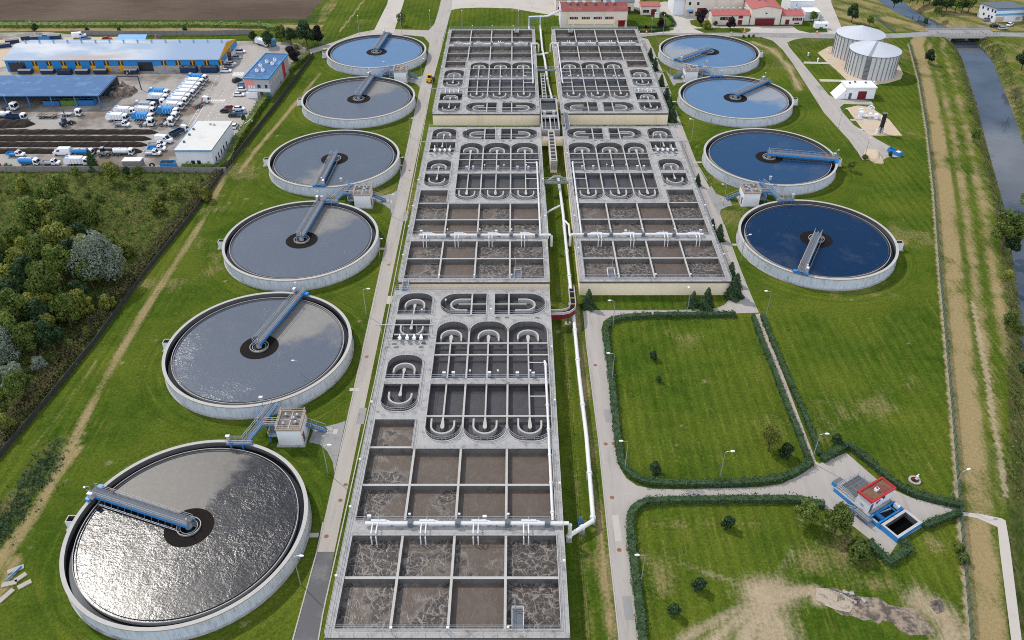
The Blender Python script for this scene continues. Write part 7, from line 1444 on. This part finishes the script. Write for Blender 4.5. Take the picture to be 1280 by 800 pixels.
tufts('tall_grass','patch of long grass beside the dry strip at the left edge',reg_patch,800,'leaf_hedge',.5,.2,27)
# ------------------------------------------------------------------ fences and walls
def panel_fence(name,label,pts,h,m,step,th=.12,cat='fence'):
    P=[Vector(p) for p in pts]; base=P[0]; o=thing(name,label,cat,(base.x,base.y,0)); mb=MB(); mp=MB()
    for a,b in zip(P,P[1:]):
        L=(b-a).length; n=max(1,round(L/step)); ang=math.atan2(b.y-a.y,b.x-a.x)
        for i in range(n):
            c=a.lerp(b,(i+.5)/n); mb.rbox(c.x-base.x,c.y-base.y,0,h,L/n-.16,th,ang,m); q=a.lerp(b,i/n); mp.rbox(q.x-base.x,q.y-base.y,0,h+.12,.16,th*1.8,ang,m)
    mb.build('panel',o); mp.build('post',o)['kind']='stuff'; return o
panel_fence('panel_fence','dark panel fence running down the left lawn to the wild meadow',fenceL[:7],1.35,'panel_fence',2.5); panel_fence('panel_fence','grey panel fence between the yard hedge and the tank lawn',fenceL[6:],1.7,'panel_fence',2.5)
panel_fence('yard_wall','grey stone-coloured wall along the lower side of the waste yard',ats([(-60,214.5),(160,214.5),(225,215.5),(284,216)]),1.9,'stone_wall',3.,.2,'wall'); panel_fence('yard_wall','grey concrete wall behind the long shed',ats([(90,44),(150,44.5),(262,44.3),(285,43.5),(315,43)]),2.2,'stone_wall',3.,.2,'wall')
o=thing('mesh_fence','long green wire mesh fence along the river bank','fence',(*fenceR[0],0)); mb=MB(); mp=MB(); bx,by=fenceR[0]
for a,b in zip(fenceR,fenceR[1:]):
    A=Vector(a);B_=Vector(b); n=max(1,round((B_-A).length/2.6)); mb.add([(A.x-bx,A.y-by,.05),(B_.x-bx,B_.y-by,.05),(B_.x-bx,B_.y-by,1.75),(A.x-bx,A.y-by,1.75)],[(0,1,2,3)],'wire_mesh')
    for i in range(n): q=A.lerp(B_,i/n); mp.bar((q.x-bx,q.y-by,0),(q.x-bx,q.y-by,1.9),.11,'green_post')
mat('green_post',(.03,.10,.07),.6); mb.build('mesh',o); mp.build('post',o)['kind']='stuff'
o=thing('mesh_fence','green fence strip on the dry slope behind the digester tanks','fence',(*at(1090,20),0)); bx,by=at(1090,20); mb=MB(); q=[at(1092,20),at(1105,32),at(1119,42)]
for a,b in zip(q,q[1:]): mb.add([(a[0]-bx,a[1]-by,0),(b[0]-bx,b[1]-by,0),(b[0]-bx,b[1]-by,1.8),(a[0]-bx,a[1]-by,1.8)],[(0,1,2,3)],'wire_mesh')
mb.build('mesh',o)
o=thing('mesh_fence','thin dark wire fence along the road by the far gate','fence',(*at(402,64),0)); bx,by=at(402,64); mb=MB(); q=[at(388,63),at(402,57),at(412,48)]
mb.rail([(a[0]-bx,a[1]-by,0) for a in q],1.6,'dark_grey',2.5,.08); mb.build('rail',o)
# ------------------------------------------------------------------ tidy: move each thing's origin to its own foot
bpy.context.view_layer.update()
for o in list(COL.objects):
    if o.parent or o.get('kind')=='structure' or o.type not in('MESH','EMPTY'): continue
    if o.location.length>.01 or o.name.startswith('ground'): continue
    if o.type=='MESH':
        if len(o.data.vertices)==0: continue
        n=len(o.data.vertices); a=np.empty(n*3,np.float32); o.data.vertices.foreach_get('co',a); a=a.reshape(-1,3); lo_,hi_=a.min(0),a.max(0); c=Vector(((lo_[0]+hi_[0])/2,(lo_[1]+hi_[1])/2,max(0,float(lo_[2])))); o.data.transform(Matrix.Translation(-c)); o.location=c
    else:
        ch=[c for c in o.children if c.type=='MESH']; 
        if not ch: continue
        P=[c.matrix_local@Vector(b) for c in ch for b in c.bound_box]; c0=Vector(((min(p.x for p in P)+max(p.x for p in P))/2,(min(p.y for p in P)+max(p.y for p in P))/2,0))
        for c in ch: c.location-=c0
        o.location=c0

for o in COL.objects:
    if not o.parent and o.get('label') and (len(o['label'].split())>16 or len(o['label'].split())<4): print('LABEL',o.name,o['label'])
